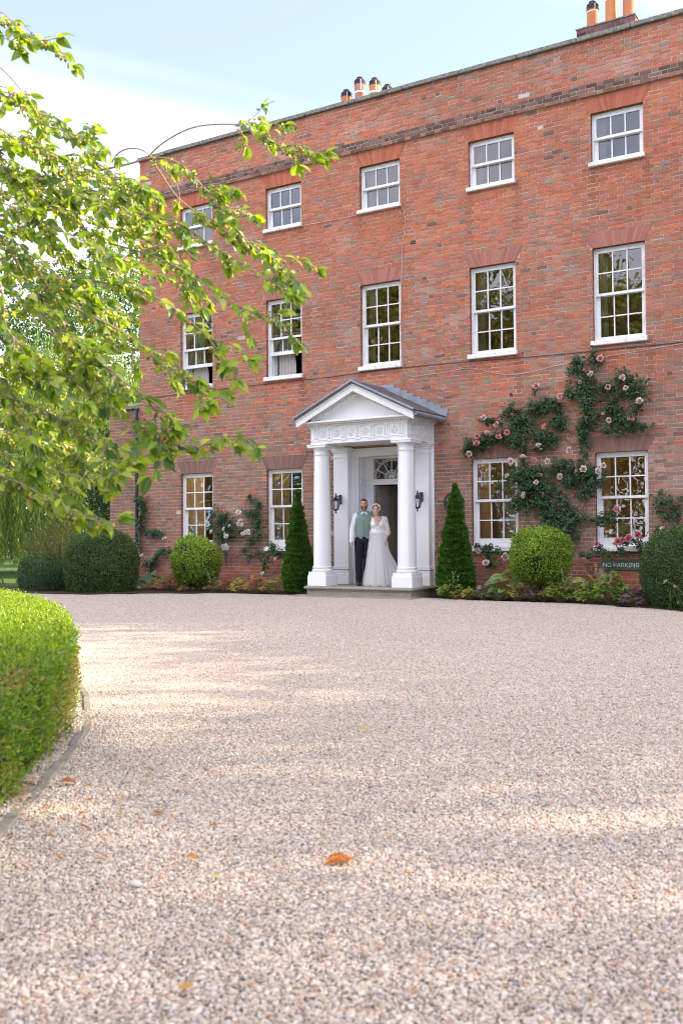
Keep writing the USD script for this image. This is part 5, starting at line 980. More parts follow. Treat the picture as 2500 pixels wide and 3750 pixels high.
rose('thin rose with deep pink blooms growing across the sill above the parking sign', [(-5.47, 0.97, 0.13, 0.04), (-5.35, 0.92, 0.09, 0.05), (-5.05, 0.93, 0.09, 0.06), (-4.97, 1.05, 0.06, 0.03), (-4.71, 1.06, 0.12, 0.07), (-4.7, 0.95, 0.09, 0.07), (-5.65, 0.8, 0.1, 0.04), (-5.79, 0.85, 0.06, 0.02)], [(-5.08, 1.09, 1.1), (-4.9, 1.15, 1), (-4.73, 1.21, 1.2), (-5.01, 1.12, 0.8), (-5.48, 1.05, 0.7), (-5.14, 1.05, 0.5)], [[(-4.6, 0.76), (-4.71, 0.93), (-4.85, 1.1), (-5.01, 1.08), (-5.12, 1.06)], [(-4.61, 0.81), (-4.72, 1.06), (-4.77, 1.18)], [(-4.92, 0.81), (-5.07, 0.9), (-5.1, 1.06)], [(-4.92, 0.81), (-5.39, 0.84), (-5.48, 0.94), (-5.51, 1.04)], [(-5.46, 0.82), (-5.61, 0.82), (-5.83, 0.86)]], -0.16, 95, 0.8, 'd', 0.045, br=0.07)
rose('low rose with coral and pale pink blooms left of the right privet ball', [(-7.65, 0.96, 0.21, 0.08), (-7.59, 0.72, 0.16, 0.12), (-7.82, 0.99, 0.13, 0.05), (-7.62, 0.84, 0.11, 0.09)], [(-7.23, 0.81, 1.1), (-7.63, 0.69, 1), (-7.8, 0.93, 1)], [[(-7.16, 0.54), (-7.28, 0.78), (-7.51, 0.95), (-7.87, 0.99)], [(-7.58, 0.48), (-7.63, 0.66), (-7.64, 0.9)]], -0.25, 96, 0.5, 'w', 0.06)
rose('small rose with little white blooms beside the left cone yew below the window', [(-12.73, 0.88, 0.27, 0.1), (-12.94, 0.74, 0.12, 0.1), (-12.98, 0.53, 0.09, 0.07), (-12.48, 0.85, 0.13, 0.09), (-12.73, 1.0, 0.07, 0.09)], [(-12.96, 0.42, 0.8), (-12.38, 0.66, 0.9), (-12.6, 0.75, 0.7)], [[(-12.49, 0.54), (-12.59, 0.82), (-12.8, 0.91), (-13.01, 0.68), (-13.02, 0.42)], [(-12.66, 0.85), (-12.76, 1.03), (-12.8, 1.14)]], -0.25, 97, 0.6, 'white', 0.055, br=0.05)
# ------------------------------------------------------------------ low box hedge with its stone edging
def hedge():
    g = np.random.default_rng(120); t = thing('box_hedge', 'low bright green box hedge curving along the left side of the drive', 'hedge')
    tan = unit(np.gradient(HEDGE_OUT, axis=0)); c = HEDGE_OUT-np.c_[tan[:, 1], -tan[:, 0]]*0.06; nrm = np.c_[tan[:, 1], -tan[:, 0]]          # towards the drive
    Hh = 0.55
    s = np.r_[0, np.cumsum(np.linalg.norm(np.diff(c, axis=0), axis=1))]; Ltot = s[-1]
    WD = lambda u: np.interp(u, [0, 3.6, 4.6, 5.6, 6.6, 20], [1.15, 1.1, 0.95, 0.62, 0.52, 0.5])
    def at_(u): return np.c_[np.interp(u, s, c[:, 0]), np.interp(u, s, c[:, 1])], np.c_[np.interp(u, s, nrm[:, 0]), np.interp(u, s, nrm[:, 1])]
    # core
    v = []; prof = [(-0.05, 0.0, 0), (-0.06, Hh-0.08, 0), (-0.12, Hh-0.05, 0), (0.12, Hh-0.05, 1), (0.06, Hh-0.08, 1), (0.05, 0.0, 1)]
    for p, n_, u_ in zip(c, nrm, s): v += [(*(p+n_*(o-WD(u_)*k_)), z) for o, z, k_ in prof]
    k = len(prof); f = [(i*k+j, i*k+j+1, (i+1)*k+j+1, (i+1)*k+j) for i in range(len(c)-1) for j in range(k-1)]
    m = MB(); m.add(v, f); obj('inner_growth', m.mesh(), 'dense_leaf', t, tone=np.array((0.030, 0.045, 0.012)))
    Ps, Ds, Ns, Ls, Ts = [], [], [], [], []
    def add(n, part):
        u = Ltot*g.random(n)**1.25; p, nn = at_(u); z = np.zeros(n); 
        if part == 'out': z = Hh*g.random(n)**0.9; o = -0.02+0.045*g.normal(size=n)*0.5+0.10*(meshkit.fbm(np.c_[u*2.6, z*4, z*0], 3, 8)-0.5); N = np.c_[nn, np.zeros(n)+0.15]
        elif part == 'top': o = -WD(u)*g.random(n); z = Hh-0.005+0.075*(meshkit.fbm(np.c_[u*2.5, o*3, o*0], 3, 4)-0.5)+np.abs(g.normal(0, .018, n)); N = np.c_[nn*0.1, np.ones(n)]
        else: z = Hh*g.random(n); o = -WD(u)+0.02*g.normal(size=n); N = np.c_[-nn, np.zeros(n)+0.1]
        N = unit(N); P = np.c_[p+nn*o[:, None], z]
        D = unit(N*0.7+rand_dirs(g, n)*0.7+[0, 0, 0.45]); Nn = unit(N+rand_dirs(g, n)*0.7)
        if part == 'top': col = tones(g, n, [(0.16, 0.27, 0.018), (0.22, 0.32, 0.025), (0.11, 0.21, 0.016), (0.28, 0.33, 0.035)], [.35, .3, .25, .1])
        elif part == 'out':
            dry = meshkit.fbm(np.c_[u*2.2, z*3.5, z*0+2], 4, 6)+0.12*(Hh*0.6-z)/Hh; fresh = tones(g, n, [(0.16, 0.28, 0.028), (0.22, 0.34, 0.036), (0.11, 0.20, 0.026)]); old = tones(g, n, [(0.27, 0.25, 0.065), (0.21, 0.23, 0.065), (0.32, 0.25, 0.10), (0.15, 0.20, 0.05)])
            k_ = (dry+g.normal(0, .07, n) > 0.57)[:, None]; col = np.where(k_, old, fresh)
        else: col = tones(g, n, [(0.05, 0.085, 0.02), (0.08, 0.11, 0.03)])  # inner face leaves darker: its shade is put into their colour
        Ps.append(P); Ds.append(D); Ns.append(Nn); Ls.append(g.uniform(.017, .031, n)); Ts.append(col)
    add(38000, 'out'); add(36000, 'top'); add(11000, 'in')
    # upright young shoots along the top
    n = 2600; u = Ltot*g.random(n)**1.25; p, nn = at_(u); o = -WD(u)*g.random(n); base = np.c_[p+nn*o[:, None], np.full(n, Hh)]; hgt = g.uniform(.02, .09, n)
    for j in range(6):
        Ps.append(base+np.c_[g.normal(0, .004, (n, 2)), hgt*(j+1)/6]); Ds.append(unit(rand_dirs(g, n)*[1, 1, .3]+[0, 0, .7])); Ns.append(rand_dirs(g, n)); Ls.append(g.uniform(.012, .02, n)); Ts.append(tones(g, n, [(0.20, 0.32, 0.025), (0.26, 0.36, 0.035)]))
    P, D, N, L, T = map(np.concatenate, (Ps, Ds, Ns, Ls, Ts)); m, tn = place_leaves('box', P, D, N, L, L*.62, T)
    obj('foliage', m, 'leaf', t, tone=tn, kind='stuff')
hedge()
g = np.random.default_rng(130); ks = thing('stone_edging', 'row of weathered stone edging blocks along the foot of the box hedge', 'edging'); u = 0.0
tan = unit(np.gradient(HEDGE_OUT, axis=0)); nrm = np.c_[tan[:, 1], -tan[:, 0]]; sl_ = np.r_[0, np.cumsum(np.linalg.norm(np.diff(HEDGE_OUT, axis=0), axis=1))]
while u < 8.5:
    L = g.uniform(.38, .5); mid = u+L/2; p = np.array([np.interp(mid, sl_, HEDGE_OUT[:, k]) for k in (0, 1)]); n_ = unit(np.array([np.interp(mid, sl_, nrm[:, k]) for k in (0, 1)])); t_ = np.array([-n_[1], n_[0]])
    b = MB(); b.cham(-L/2+.006, -.03, -.05, L/2-.006, .03, .016+g.normal(0, .005), .01); v, f = b.mesh(); c = p+n_*(0.045+g.normal(0, .006)); w = np.c_[c+v[:, :1]*t_+v[:, 1:2]*n_, v[:, 2]]
    obj('edging_stone', (w, f if np.linalg.det(np.array([t_, n_])) > 0 else f[:, ::-1]), 'kerb_stone', ks); u += L
CHERRY_TWIGS = [
    (0.016, [(-5.43,-14.37,1.86),(-5.05,-14.28,1.86),(-4.73,-14.23,1.89),(-4.48,-14.21,1.9),(-4.23,-14.2,1.93),(-4.03,-14.22,1.97)]),
    (0.01, [(-5.03,-14.36,2.0),(-4.64,-14.38,1.94),(-4.29,-14.42,1.85),(-3.91,-14.44,1.69),(-3.63,-14.53,1.61),(-3.4,-14.65,1.54)]),
    (0.011, [(-5.03,-14.41,3.21),(-4.69,-14.42,2.89),(-4.44,-14.5,2.77),(-4.22,-14.6,2.68),(-3.95,-14.66,2.38),(-3.74,-14.75,2.13),(-3.51,-14.84,1.97),(-3.29,-14.94,1.84)]),
    (0.009, [(-4.55,-14.82,3.37),(-4.28,-14.76,3.17),(-4.11,-14.77,2.99),(-3.94,-14.78,2.8),(-3.83,-14.83,2.7)]),
    (0.008, [(-4.62,-14.62,3.12),(-4.43,-14.63,2.85),(-4.27,-14.67,2.7),(-4.12,-14.72,2.55),(-3.95,-14.75,2.4),(-3.82,-14.81,2.31)]),
    (0.008, [(-4.06,-15.19,2.49),(-3.82,-15.14,2.39),(-3.74,-15.17,2.17),(-3.65,-15.2,2.1),(-3.55,-15.22,2.0)]),
    (0.009, [(-5.45,-14.2,3.64),(-5.05,-14.13,3.62),(-4.77,-14.12,3.66),(-4.56,-14.16,3.48),(-4.34,-14.19,3.43),(-4.08,-14.19,3.3),(-3.85,-14.22,3.13),(-3.68,-14.28,3.05)]),
    (0.01, [(-5.34,-14.13,3.27),(-4.99,-14.09,3.22),(-4.61,-14.05,3.26),(-4.3,-14.05,3.25),(-4.03,-14.07,3.08),(-3.77,-14.09,2.9)]),
    (0.008, [(-4.48,-14.29,2.75),(-4.27,-14.3,2.6),(-4.07,-14.32,2.46),(-3.91,-14.36,2.29),(-3.75,-14.41,2.2)]),
    (0.008, [(-4.19,-15.02,2.07),(-3.99,-14.99,1.96),(-3.88,-15.02,1.87),(-3.78,-15.05,1.75),(-3.66,-15.07,1.64),(-3.58,-15.11,1.51)]),
    (0.008, [(-4.36,-14.23,3.25),(-4.07,-14.15,3.31),(-3.92,-14.14,3.31),(-3.78,-14.14,3.31),(-3.61,-14.13,3.26),(-3.47,-14.12,3.14),(-3.32,-14.11,2.97),(-3.16,-14.1,2.77),(-3.04,-14.11,2.66)]),
    (0.0055, [(-4.12,-14.09,3.37),(-4.06,-14.1,3.41),(-3.98,-14.1,3.42),(-3.9,-14.1,3.4),(-3.81,-14.1,3.34),(-3.73,-14.1,3.26),(-3.64,-14.09,3.16),(-3.6,-14.11,3.02)]),
    (0.0055, [(-3.94,-13.98,3.4),(-3.83,-13.99,3.45),(-3.71,-13.98,3.49),(-3.58,-13.98,3.5),(-3.44,-13.96,3.49),(-3.32,-13.96,3.46),(-3.24,-13.98,3.42),(-3.13,-13.98,3.35),(-3.0,-13.96,3.27),(-2.86,-13.95,3.21),(-2.74,-13.95,3.18)]),
    (0.006, [(-3.86,-14.05,3.34),(-3.75,-14.08,3.23),(-3.62,-14.09,3.07),(-3.44,-14.08,2.93),(-3.27,-14.07,2.81),(-3.1,-14.06,2.71),(-2.95,-14.07,2.61),(-2.86,-14.11,2.5)]),
    (0.006, [(-3.89,-14.17,3.03),(-3.7,-14.17,2.95),(-3.51,-14.17,2.87),(-3.33,-14.17,2.74),(-3.14,-14.17,2.62),(-2.96,-14.17,2.5),(-2.81,-14.2,2.41)]),
    (0.006, [(-3.86,-14.38,2.78),(-3.64,-14.34,2.7),(-3.45,-14.32,2.61),(-3.26,-14.3,2.49),(-3.1,-14.29,2.38),(-2.94,-14.29,2.3),(-2.79,-14.3,2.28)]),
    (0.006, [(-3.82,-14.58,2.53),(-3.59,-14.53,2.47),(-3.38,-14.5,2.38),(-3.22,-14.49,2.27),(-3.08,-14.49,2.15),(-2.96,-14.51,2.0)]),
    (0.006, [(-3.75,-14.77,2.35),(-3.54,-14.73,2.24),(-3.34,-14.7,2.12),(-3.17,-14.68,1.98),(-3.01,-14.67,1.88),(-2.91,-14.7,1.81)]),
    (0.006, [(-3.71,-14.97,2.18),(-3.48,-14.91,2.04),(-3.27,-14.87,1.9),(-3.1,-14.85,1.79),(-2.96,-14.85,1.66)]),
    (0.005, [(-3.18,-14.87,1.79),(-3.06,-14.86,1.72),(-2.97,-14.88,1.61),(-2.86,-14.88,1.57),(-2.73,-14.87,1.6),(-2.66,-14.9,1.6)]),
    (0.005, [(-3.17,-14.86,1.73),(-3.08,-14.86,1.64),(-3.03,-14.89,1.57),(-3.01,-14.93,1.49),(-3.01,-14.99,1.44)]),
    (0.006, [(-3.89,-15.18,1.62),(-3.66,-15.12,1.53),(-3.44,-15.08,1.47),(-3.27,-15.06,1.44),(-3.13,-15.06,1.47)]),
    (0.006, [(-3.84,-15.26,1.49),(-3.61,-15.21,1.43),(-3.42,-15.18,1.34),(-3.23,-15.15,1.26),(-3.07,-15.13,1.25)]),
    (0.005, [(-3.84,-15.26,1.47),(-3.67,-15.21,1.43),(-3.49,-15.16,1.34),(-3.37,-15.15,1.28),(-3.27,-15.14,1.26)]),
    (0.006, [(-4.09,-15.07,1.9),(-3.81,-15.02,1.84),(-3.57,-14.99,1.74),(-3.36,-14.97,1.65),(-3.15,-14.96,1.58)]),
    (0.006, [(-4.17,-15.01,2.13),(-3.92,-14.95,2.05),(-3.65,-14.88,1.97),(-3.45,-14.85,1.83),(-3.27,-14.83,1.74),(-3.15,-14.85,1.65)]),
    (0.006, [(-4.17,-15.07,3.98),(-4.0,-15.05,3.8),(-3.85,-15.04,3.68),(-3.7,-15.04,3.58),(-3.55,-15.04,3.54)]),
    (0.005, [(-4.17,-15.07,3.84),(-4.0,-15.04,3.7),(-3.88,-15.04,3.62),(-3.75,-15.04,3.57)]),
    (0.0055, [(-4.47,-14.78,3.82),(-4.28,-14.76,3.7),(-4.14,-14.77,3.57),(-4.01,-14.79,3.44),(-3.9,-14.81,3.33),(-3.74,-14.81,3.22),(-3.58,-14.81,3.14)]),
    (0.0055, [(-4.3,-14.91,3.54),(-4.14,-14.88,3.48),(-3.99,-14.87,3.38),(-3.84,-14.85,3.26),(-3.7,-14.84,3.2),(-3.56,-14.83,3.11),(-3.47,-14.85,3.04)]),
    (0.006, [(-4.64,-14.64,3.48),(-4.39,-14.61,3.39),(-4.17,-14.59,3.3),(-3.96,-14.57,3.19),(-3.75,-14.56,3.08),(-3.54,-14.54,3.0),(-3.4,-14.57,2.92)]),
    (0.006, [(-4.48,-14.77,3.21),(-4.23,-14.71,3.14),(-4.01,-14.67,3.05),(-3.8,-14.63,2.95),(-3.61,-14.6,2.86),(-3.42,-14.58,2.79)]),
    (0.006, [(-4.32,-14.9,2.97),(-4.04,-14.84,2.87),(-3.82,-14.82,2.75),(-3.59,-14.8,2.63),(-3.41,-14.8,2.53)]),
    (0.006, [(-4.15,-15.03,2.75),(-3.91,-14.96,2.64),(-3.72,-14.93,2.49),(-3.54,-14.9,2.38),(-3.37,-14.88,2.3)]),
    (0.006, [(-4.07,-15.09,2.5),(-3.85,-15.03,2.37),(-3.69,-15.02,2.25),(-3.53,-15.0,2.13),(-3.35,-14.98,2.05)]),
    (0.006, [(-3.99,-15.15,2.31),(-3.79,-15.11,2.16),(-3.63,-15.09,2.0),(-3.51,-15.1,1.89),(-3.33,-15.08,1.78)]),
    (0.006, [(-4.65,-14.63,2.84),(-4.34,-14.53,2.62),(-4.04,-14.43,2.45),(-3.78,-14.36,2.29),(-3.59,-14.33,2.18),(-3.44,-14.33,2.03)]),
    (0.006, [(-5.14,-14.25,3.56),(-4.76,-14.1,3.29),(-4.43,-13.98,3.05),(-4.15,-13.9,2.81),(-3.88,-13.82,2.71),(-3.74,-13.83,2.54)]),
    (0.006, [(-5.22,-14.19,3.88),(-4.86,-14.08,3.62),(-4.51,-13.98,3.36),(-4.22,-13.91,3.11),(-4.0,-13.88,2.92),(-3.78,-13.86,2.79)]),
    (0.006, [(-4.34,-14.87,1.76),(-4.09,-14.8,1.71),(-3.87,-14.74,1.63),(-3.69,-14.7,1.56)]),
    (0.003, [(-3.2,-14.11,3.37),(-3.1,-14.11,3.39),(-3.02,-14.12,3.42)]),
    (0.003, [(-3.01,-14.65,1.92),(-2.96,-14.68,1.83),(-2.92,-14.71,1.78)]),
]
# ------------------------------------------------------------------ the cherry tree whose branches hang in from the left
_g = np.random.default_rng(77)
for _k in range(16):                                     # shorter twigs filling the crown towards the trunk
    _a = CAM+(5.4+1.5*_g.random())*(FW+RT*(-.345+.02*_g.normal())+UP*_g.uniform(.02, .36)); _d = RT*_g.uniform(.35, .8)+FW*_g.uniform(-.3, .3)+UP*_g.uniform(-.3, .12)
    CHERRY_TWIGS.append((.006, [tuple(_a-_d*.25), tuple(_a), tuple(_a+_d*.35+UP*.03), tuple(_a+_d*.7), tuple(_a+_d-UP*.10)]))
def cherry():
    g = np.random.default_rng(200)
    t = thing('cherry_tree', 'cherry tree reaching in from the left with drooping branches, green fruit and large leaves', 'tree')
    tb = np.array([-6.75, -15.1, 0.0])
    q = MB(); q.tube(smooth_curve([tb, tb+[0.05, 0.05, 0.9], tb+[0.12, 0.1, 1.9], tb+[0.1, 0.25, 3.1], tb+[0.25, 0.4, 4.2]], 20), np.linspace(0.15, 0.055, 20), 12); q.build('trunk', 'bark', t, True)
    BARE = {10: 0.45, 11: 0.9, 12: 0.66, 13: 0.45, 26: 0.4, 28: 0.55, 0: 0.55, 1: 0.35, 2: 0.35, 3: 0.3, 4: 0.3}
    P, D, N, L, T, C, SH = [], [], [], [], [], [], []
    COL = [(0.17, 0.27, 0.028), (0.11, 0.20, 0.03), (0.28, 0.37, 0.033), (0.075, 0.14, 0.05), (0.33, 0.37, 0.13)]
    def leaves_along(p, start, step, vig=1.0):
        s = np.r_[0, np.cumsum(np.linalg.norm(np.diff(p, axis=0), axis=1))]; u = s[-1]*start+g.uniform(0, step); side = 1
        while u < s[-1]:
            c = np.array([np.interp(u, s, p[:, k]) for k in range(3)]); c2 = np.array([np.interp(min(u+.03, s[-1]), s, p[:, k]) for k in range(3)]); tn = unit(c2-c+1e-6); sd = unit(np.cross(tn, [0, 0, 1.0])+1e-6)*side; side = -side
            for _ in range(2 if g.random() < .35 else 1):
                d = unit(tn*g.uniform(.35, .9)+sd*g.uniform(.2, .8)+np.array([0, 0, -g.uniform(-.2, .7)])+g.normal(0, .18, 3)); P.append(c+d*.012); D.append(d); N.append(unit(np.array([.2, -.5, .55])+g.normal(0, .65, 3))); L.append(vig*g.uniform(.048, .086))
                T.append(np.array(COL[g.choice(5, p=[.32, .24, .22, .14, .08])])*g.uniform(.8, 1.2))
            if g.random() < .8:
                for _ in range(g.integers(2, 5)):
                    dd = unit(np.array([0, 0, -1.0])+g.normal(0, .38, 3)+tn*.2); ln = g.uniform(.022, .042); C.append((c, c+dd*ln))
            u += step*g.uniform(.6, 1.5)
        d = unit(p[-1]-p[-2])
        for k in range(5): P.append(p[-1]); D.append(unit(d+g.normal(0, .45, 3)+[0, 0, -.1])); N.append(unit(np.array([.2, -.6, .6])+g.normal(0, .4, 3))); L.append(vig*g.uniform(.055, .092)); T.append(np.array(COL[g.choice(5, p=[.3, .1, .45, .05, .1])]))
    for k, (r, pts) in enumerate(CHERRY_TWIGS):
        p0 = np.array(pts); off = (p0[0]-CAM) @ RT/((p0[0]-CAM) @ FW) < -0.345
        pts_ = p0
        if off:                                                      # rooted on the trunk outside the view
            root = tb+np.array([0.15, 0.2, float(np.clip(p0[0, 2]-0.15, 0.9, 4.1))]); mid = (root+p0[0])/2+[0, 0, .12]; pts_ = np.vstack([root, mid, p0])
        p = smooth_curve(pts_, 8*len(pts_)); rr = np.linspace(r*(1.6 if off else 1.0), r*.35, len(p)); q = MB(); q.tube(p, rr, 7); q.build('branch', 'twig_bark', t, True)
        vis = smooth_curve(p0, 40); leaves_along(vis, BARE.get(k, 0.06), 0.036)
        if k in (11, 40, 41): continue
        ln = np.linalg.norm(np.diff(vis, axis=0), axis=1).sum(); ns = int(ln*5.6)
        for _ in range(ns):                                          # side shoots
            f = g.uniform(BARE.get(k, 0.05)*.8, .95); i = int(f*39); tn = unit(vis[min(i+1, 39)]-vis[max(i-1, 0)])
            d = unit(tn*.8+RT*g.normal(0.15, .35)+FW*g.normal(0, .5)+np.array([0, 0, g.normal(.05, .35)])); l = g.uniform(.08, .26); a = vis[i]; sp = smooth_curve([a, a+d*l*.5+[0, 0, .01], a+d*l+[0, 0, -.12*l-.01]], 8)
            SH.append(sp); leaves_along(sp, .15, .034, .92)
    q = MB()
    for sp in SH: q.tube(sp, np.linspace(.0032, .0014, len(sp)), 4, cap=False)
    q.build('shoots', 'twig_bark', t, True, kind='stuff')
    P, D, N, L, T = map(np.array, (P, D, N, L, T)); W = L*g.uniform(.42, .54, len(L)); cv_ = g.uniform(.6, 1.8, len(L))
    dep = (P-CAM) @ FW; u = (P-CAM) @ RT/dep; v = (P-CAM) @ UP/dep; vis = (u > -.33) & (v < .5); order = np.argsort(np.where(vis, dep/(L/.07), 99))
    for i in order[:300]:
        m, tn = place_leaves('cherry', P[i:i+1], D[i:i+1], N[i:i+1], L[i:i+1], W[i:i+1], T[i:i+1], mid=([0, 1, 2, 3], 1.35), curl=cv_[i:i+1]); obj('leaf', m, 'leaf', t, True, tone=tn)
    k = order[300:]; m, tn = place_leaves('cherry', P[k], D[k], N[k], L[k], W[k], T[k], mid=([0, 1, 2, 3], 1.35), curl=cv_[k]); obj('foliage', m, 'leaf', t, True, tone=tn, kind='stuff')
    ico = trimesh.creation.icosphere(1, 1.0); FC = [(0.34, 0.36, 0.05), (0.42, 0.38, 0.06), (0.25, 0.31, 0.05), (0.50, 0.30, 0.06), (0.50, 0.14, 0.04)]
    C = [C[i] for i in g.permutation(len(C))]; A = MB(); st = MB()
    for i, (a, b) in enumerate(C):
        st.tube([a, a*.5+b*.5+[0, 0, .002], b], .0011, 3, cap=False); R = g.uniform(.006, .0085); col = np.array(FC[g.choice(5, p=[.4, .25, .2, .11, .04])])*g.uniform(.85, 1.15); v = ico.vertices*[R, R, R*1.12]+b
        if i < 200: obj('cherry', (v, ico.faces), 'fruit', t, True, tone=col)
        else: A.add(v, ico.faces, col)
    A.build('cherries', 'fruit', t, True, toned=True, kind='stuff'); st.build('fruit_stalks', 'twig_bark', t, kind='stuff')
    return len(P), len(C)
toned('fruit', rough=0.32, var=0.06, scale=80.0, bump=0.0, spec=0.5)
CH = cherry()
# ------------------------------------------------------------------ trees
def crown(g, h0, h1, rx, ry, nclump, nleaf, size, cols, shape=0.55, open_=0.25, thick=0.35, mat_tone=0.25):
    """Leaf clumps through an uneven crown; returns mesh and tone."""
    Ps, Ns, Ts = [], [], []
    for k in range(nclump):
        u = unit(g.normal(size=3)); rr = g.uniform(.35, 1.0)**.5; z = (h0+h1)/2+(h1-h0)/2*u[2]*rr; wz = 1-abs((z-h0)/(h1-h0)-.42)**2*1.6
        rad = max(wz, .25)*(0.75+.5*meshkit.noise(np.array([u[0]*2+5, u[1]*2+k*0, u[2]*2+9]), 3)); c = np.array([rx*u[0]*rr*rad, ry*u[1]*rr*rad, z]); cr = size*g.uniform(3.5, 8.5)
        n = int(nleaf*g.uniform(.6, 1.3)); q = g.normal(size=(n, 3))*[1, 1, .6]; q = unit(q)*(g.random(n)**.5)[:, None]*cr
        lit = .75+.5*(q[:, 2]/cr*.5+.5)
        Ps.append(c+q); Ns.append(unit(q*.6/cr+g.normal(0, .5, (n, 3))+[0, 0, .6])); Ts.append(tones(g, n, cols)*(1+mat_tone*g.normal(0, .5)))
    P, N, T = map(np.concatenate, (Ps, Ns, Ts)); n = len(P); L = size*g.uniform(.7, 1.3, n)
    return place_leaves('small', P, rand_dirs(g, n)+[0, 0, -.3], N, L, L*.6, np.clip(T, .008, .6))
def limb_set(g, h0, h1, rx, ry, n, r0):
    q = MB(); q.tube(smooth_curve([(0, 0, -.1), (g.normal(0, .1), g.normal(0, .1), h0*.6), (g.normal(0, .25), g.normal(0, .25), h0+(h1-h0)*.4), (g.normal(0, .3), g.normal(0, .3), h0+(h1-h0)*.8)], 16), np.linspace(r0, r0*.22, 16), 9)
    for k in range(n):
        a = k*2.4+g.normal(0, .3); zb = h0*.7+(h1-h0)*.5*k/n; l = g.uniform(.5, .85); e = np.array([rx*l*math.cos(a), ry*l*math.sin(a), zb+(h1-h0)*g.uniform(.15, .35)])
        q.tube(smooth_curve([(0, 0, zb), (e*[.5, .5, 0]+[0, 0, (zb+e[2])/2+.1]), e], 8), np.linspace(r0*.38, r0*.07, 8), 6)
    return q
GREEN = [(0.085, 0.165, 0.03), (0.125, 0.22, 0.038), (0.06, 0.125, 0.028), (0.16, 0.25, 0.05)]
DEEP = [(0.055, 0.12, 0.022), (0.085, 0.165, 0.03), (0.04, 0.085, 0.02), (0.12, 0.20, 0.04)]
OLIVE = [(0.21, 0.20, 0.05), (0.27, 0.24, 0.06), (0.15, 0.16, 0.04), (0.32, 0.28, 0.075)]
def tree(name, label, loc, h0, h1, rx, ry, ncl, nl, size, cols, seed, r0=.28, limbs=9, group=None):
    g = np.random.default_rng(seed); t = thing(name, label, 'tree', loc, 0, group)
    limb_set(g, h0, h1, rx, ry, limbs, r0).build('trunk', 'bark', t, True); m, tn = crown(g, h0, h1, rx, ry, ncl, nl, size, cols); obj('crown', m, 'leaf', t, tone=tn, kind='stuff'); return t
tree('broadleaf_tree', 'tall open leafy tree behind the willow showing sky between its leaves', (-35.0, 17.0, 0), 3.0, 15.5, 6.5, 5.5, 420, 95, .17, DEEP, 301)
tree('broadleaf_tree', 'leafy green tree rising close beside the left corner of the house far behind', (-31.0, 20.5, 0), 3.0, 13.0, 4.8, 4.2, 240, 95, .17, DEEP, 302)
tree('broadleaf_tree', 'broad dark tree at the far left edge beyond the lawn', (-45.0, 9.0, 0), 2.5, 13.0, 7, 6, 240, 95, .19, GREEN, 303)
tree('broadleaf_tree', 'distant tree filling the gap under the willow', (-52.0, 26.0, 0), 1.0, 11.0, 8, 6, 240, 95, .22, GREEN, 304)
tree('broadleaf_tree', 'distant rounded tree behind the house corner and the willow', (-40.0, 30.0, 0), 1.0, 12.5, 8, 6, 240, 95, .2, GREEN, 305)
def willow(loc, R, H, seed, ns, label):
    g = np.random.default_rng(seed); t = thing('weeping_willow', label, 'tree', loc); limb_set(g, H*.4, H, R*.9, R*.9, 11, .3).build('trunk', 'bark', t, True)
    P, D, N, L, T = [], [], [], [], []
    for k in range(ns):
        a = g.uniform(0, 6.283); r = R*math.sqrt(g.uniform(.05, 1.0)); top = H*(1-.55*(r/R)**2)+g.normal(0, .5); bot = g.uniform(.25, 2.6)+(0 if r > .5*R else 1.5); n = int((top-bot)*13)
        if n < 6: continue
        s = np.linspace(0, 1, n); sw = np.cumsum(g.normal(0, .012, (n, 2)), 0); P.append(np.c_[r*math.cos(a)+sw[:, 0]+s*.25*math.cos(a), r*math.sin(a)+sw[:, 1]+s*.25*math.sin(a), top+(bot-top)*s]); D.append(unit(np.c_[g.normal(0, .4, (n, 2)), -np.ones(n)])); N.append(rand_dirs(g, n)); L.append(g.uniform(.10, .19, n))
        c = np.array([(0.20, 0.29, 0.06), (0.15, 0.24, 0.05), (0.26, 0.33, 0.09), (0.09, 0.16, 0.038)][g.integers(0, 4)]); T.append(c*g.uniform(.8, 1.2, (n, 1)))
    P, D, N, L, T = map(np.concatenate, (P, D, N, L, T)); m, tn = place_leaves('small', P, D, N, L, L*.22, T); obj('crown', m, 'leaf', t, tone=tn, kind='stuff')
willow((-26.8, 7.2, 0), 4.2, 8.2, 310, 2000, 'weeping willow with long trailing strands left of the house')
willow((-31.6, 3.6, 0), 3.6, 7.3, 311, 1300, 'second weeping willow at the far left edge of the lawn')
def bush(name, label, loc, rx, ry, h, n, size, cols, seed, kind='small', wide=.6):
    g = np.random.default_rng(seed); t = thing(name, label, 'shrub', loc); q = unit(g.normal(size=(n, 3)))*(g.random(n)**.35)[:, None]; lum = .8+.4*meshkit.fbm(q*2.3+seed, 3, seed)
    P = q*lum[:, None]*[rx, ry, h/2]+[0, 0, h/2]; P[:, 2] = np.maximum(P[:, 2], .03); N = unit(q+rand_dirs(g, n)*.5+[0, 0, .3]); L = size*g.uniform(.7, 1.3, n); m, tn = place_leaves(kind, P, unit(rand_dirs(g, n)+[0, 0, -.4]), N, L, L*wide, tones(g, n, cols)); obj('foliage', m, 'dense_leaf', t, tone=tn, kind='stuff')
    b = MB(); [b.tube([(0, 0, 0), (rx*.4*math.cos(a), ry*.4*math.sin(a), h*.6)], .03, 5) for a in np.arange(0, 6.2, 1.1)]; b.build('stems', 'bark', t, kind='stuff')
bush('evergreen_shrub', 'dark glossy evergreen shrub against the brick wing at the left of the house', (-19.55, 1.7, 0), 0.75, 0.8, 4.5, 6000, .09, [(0.022, 0.05, 0.024), (0.035, 0.07, 0.03), (0.05, 0.09, 0.04)], 320)
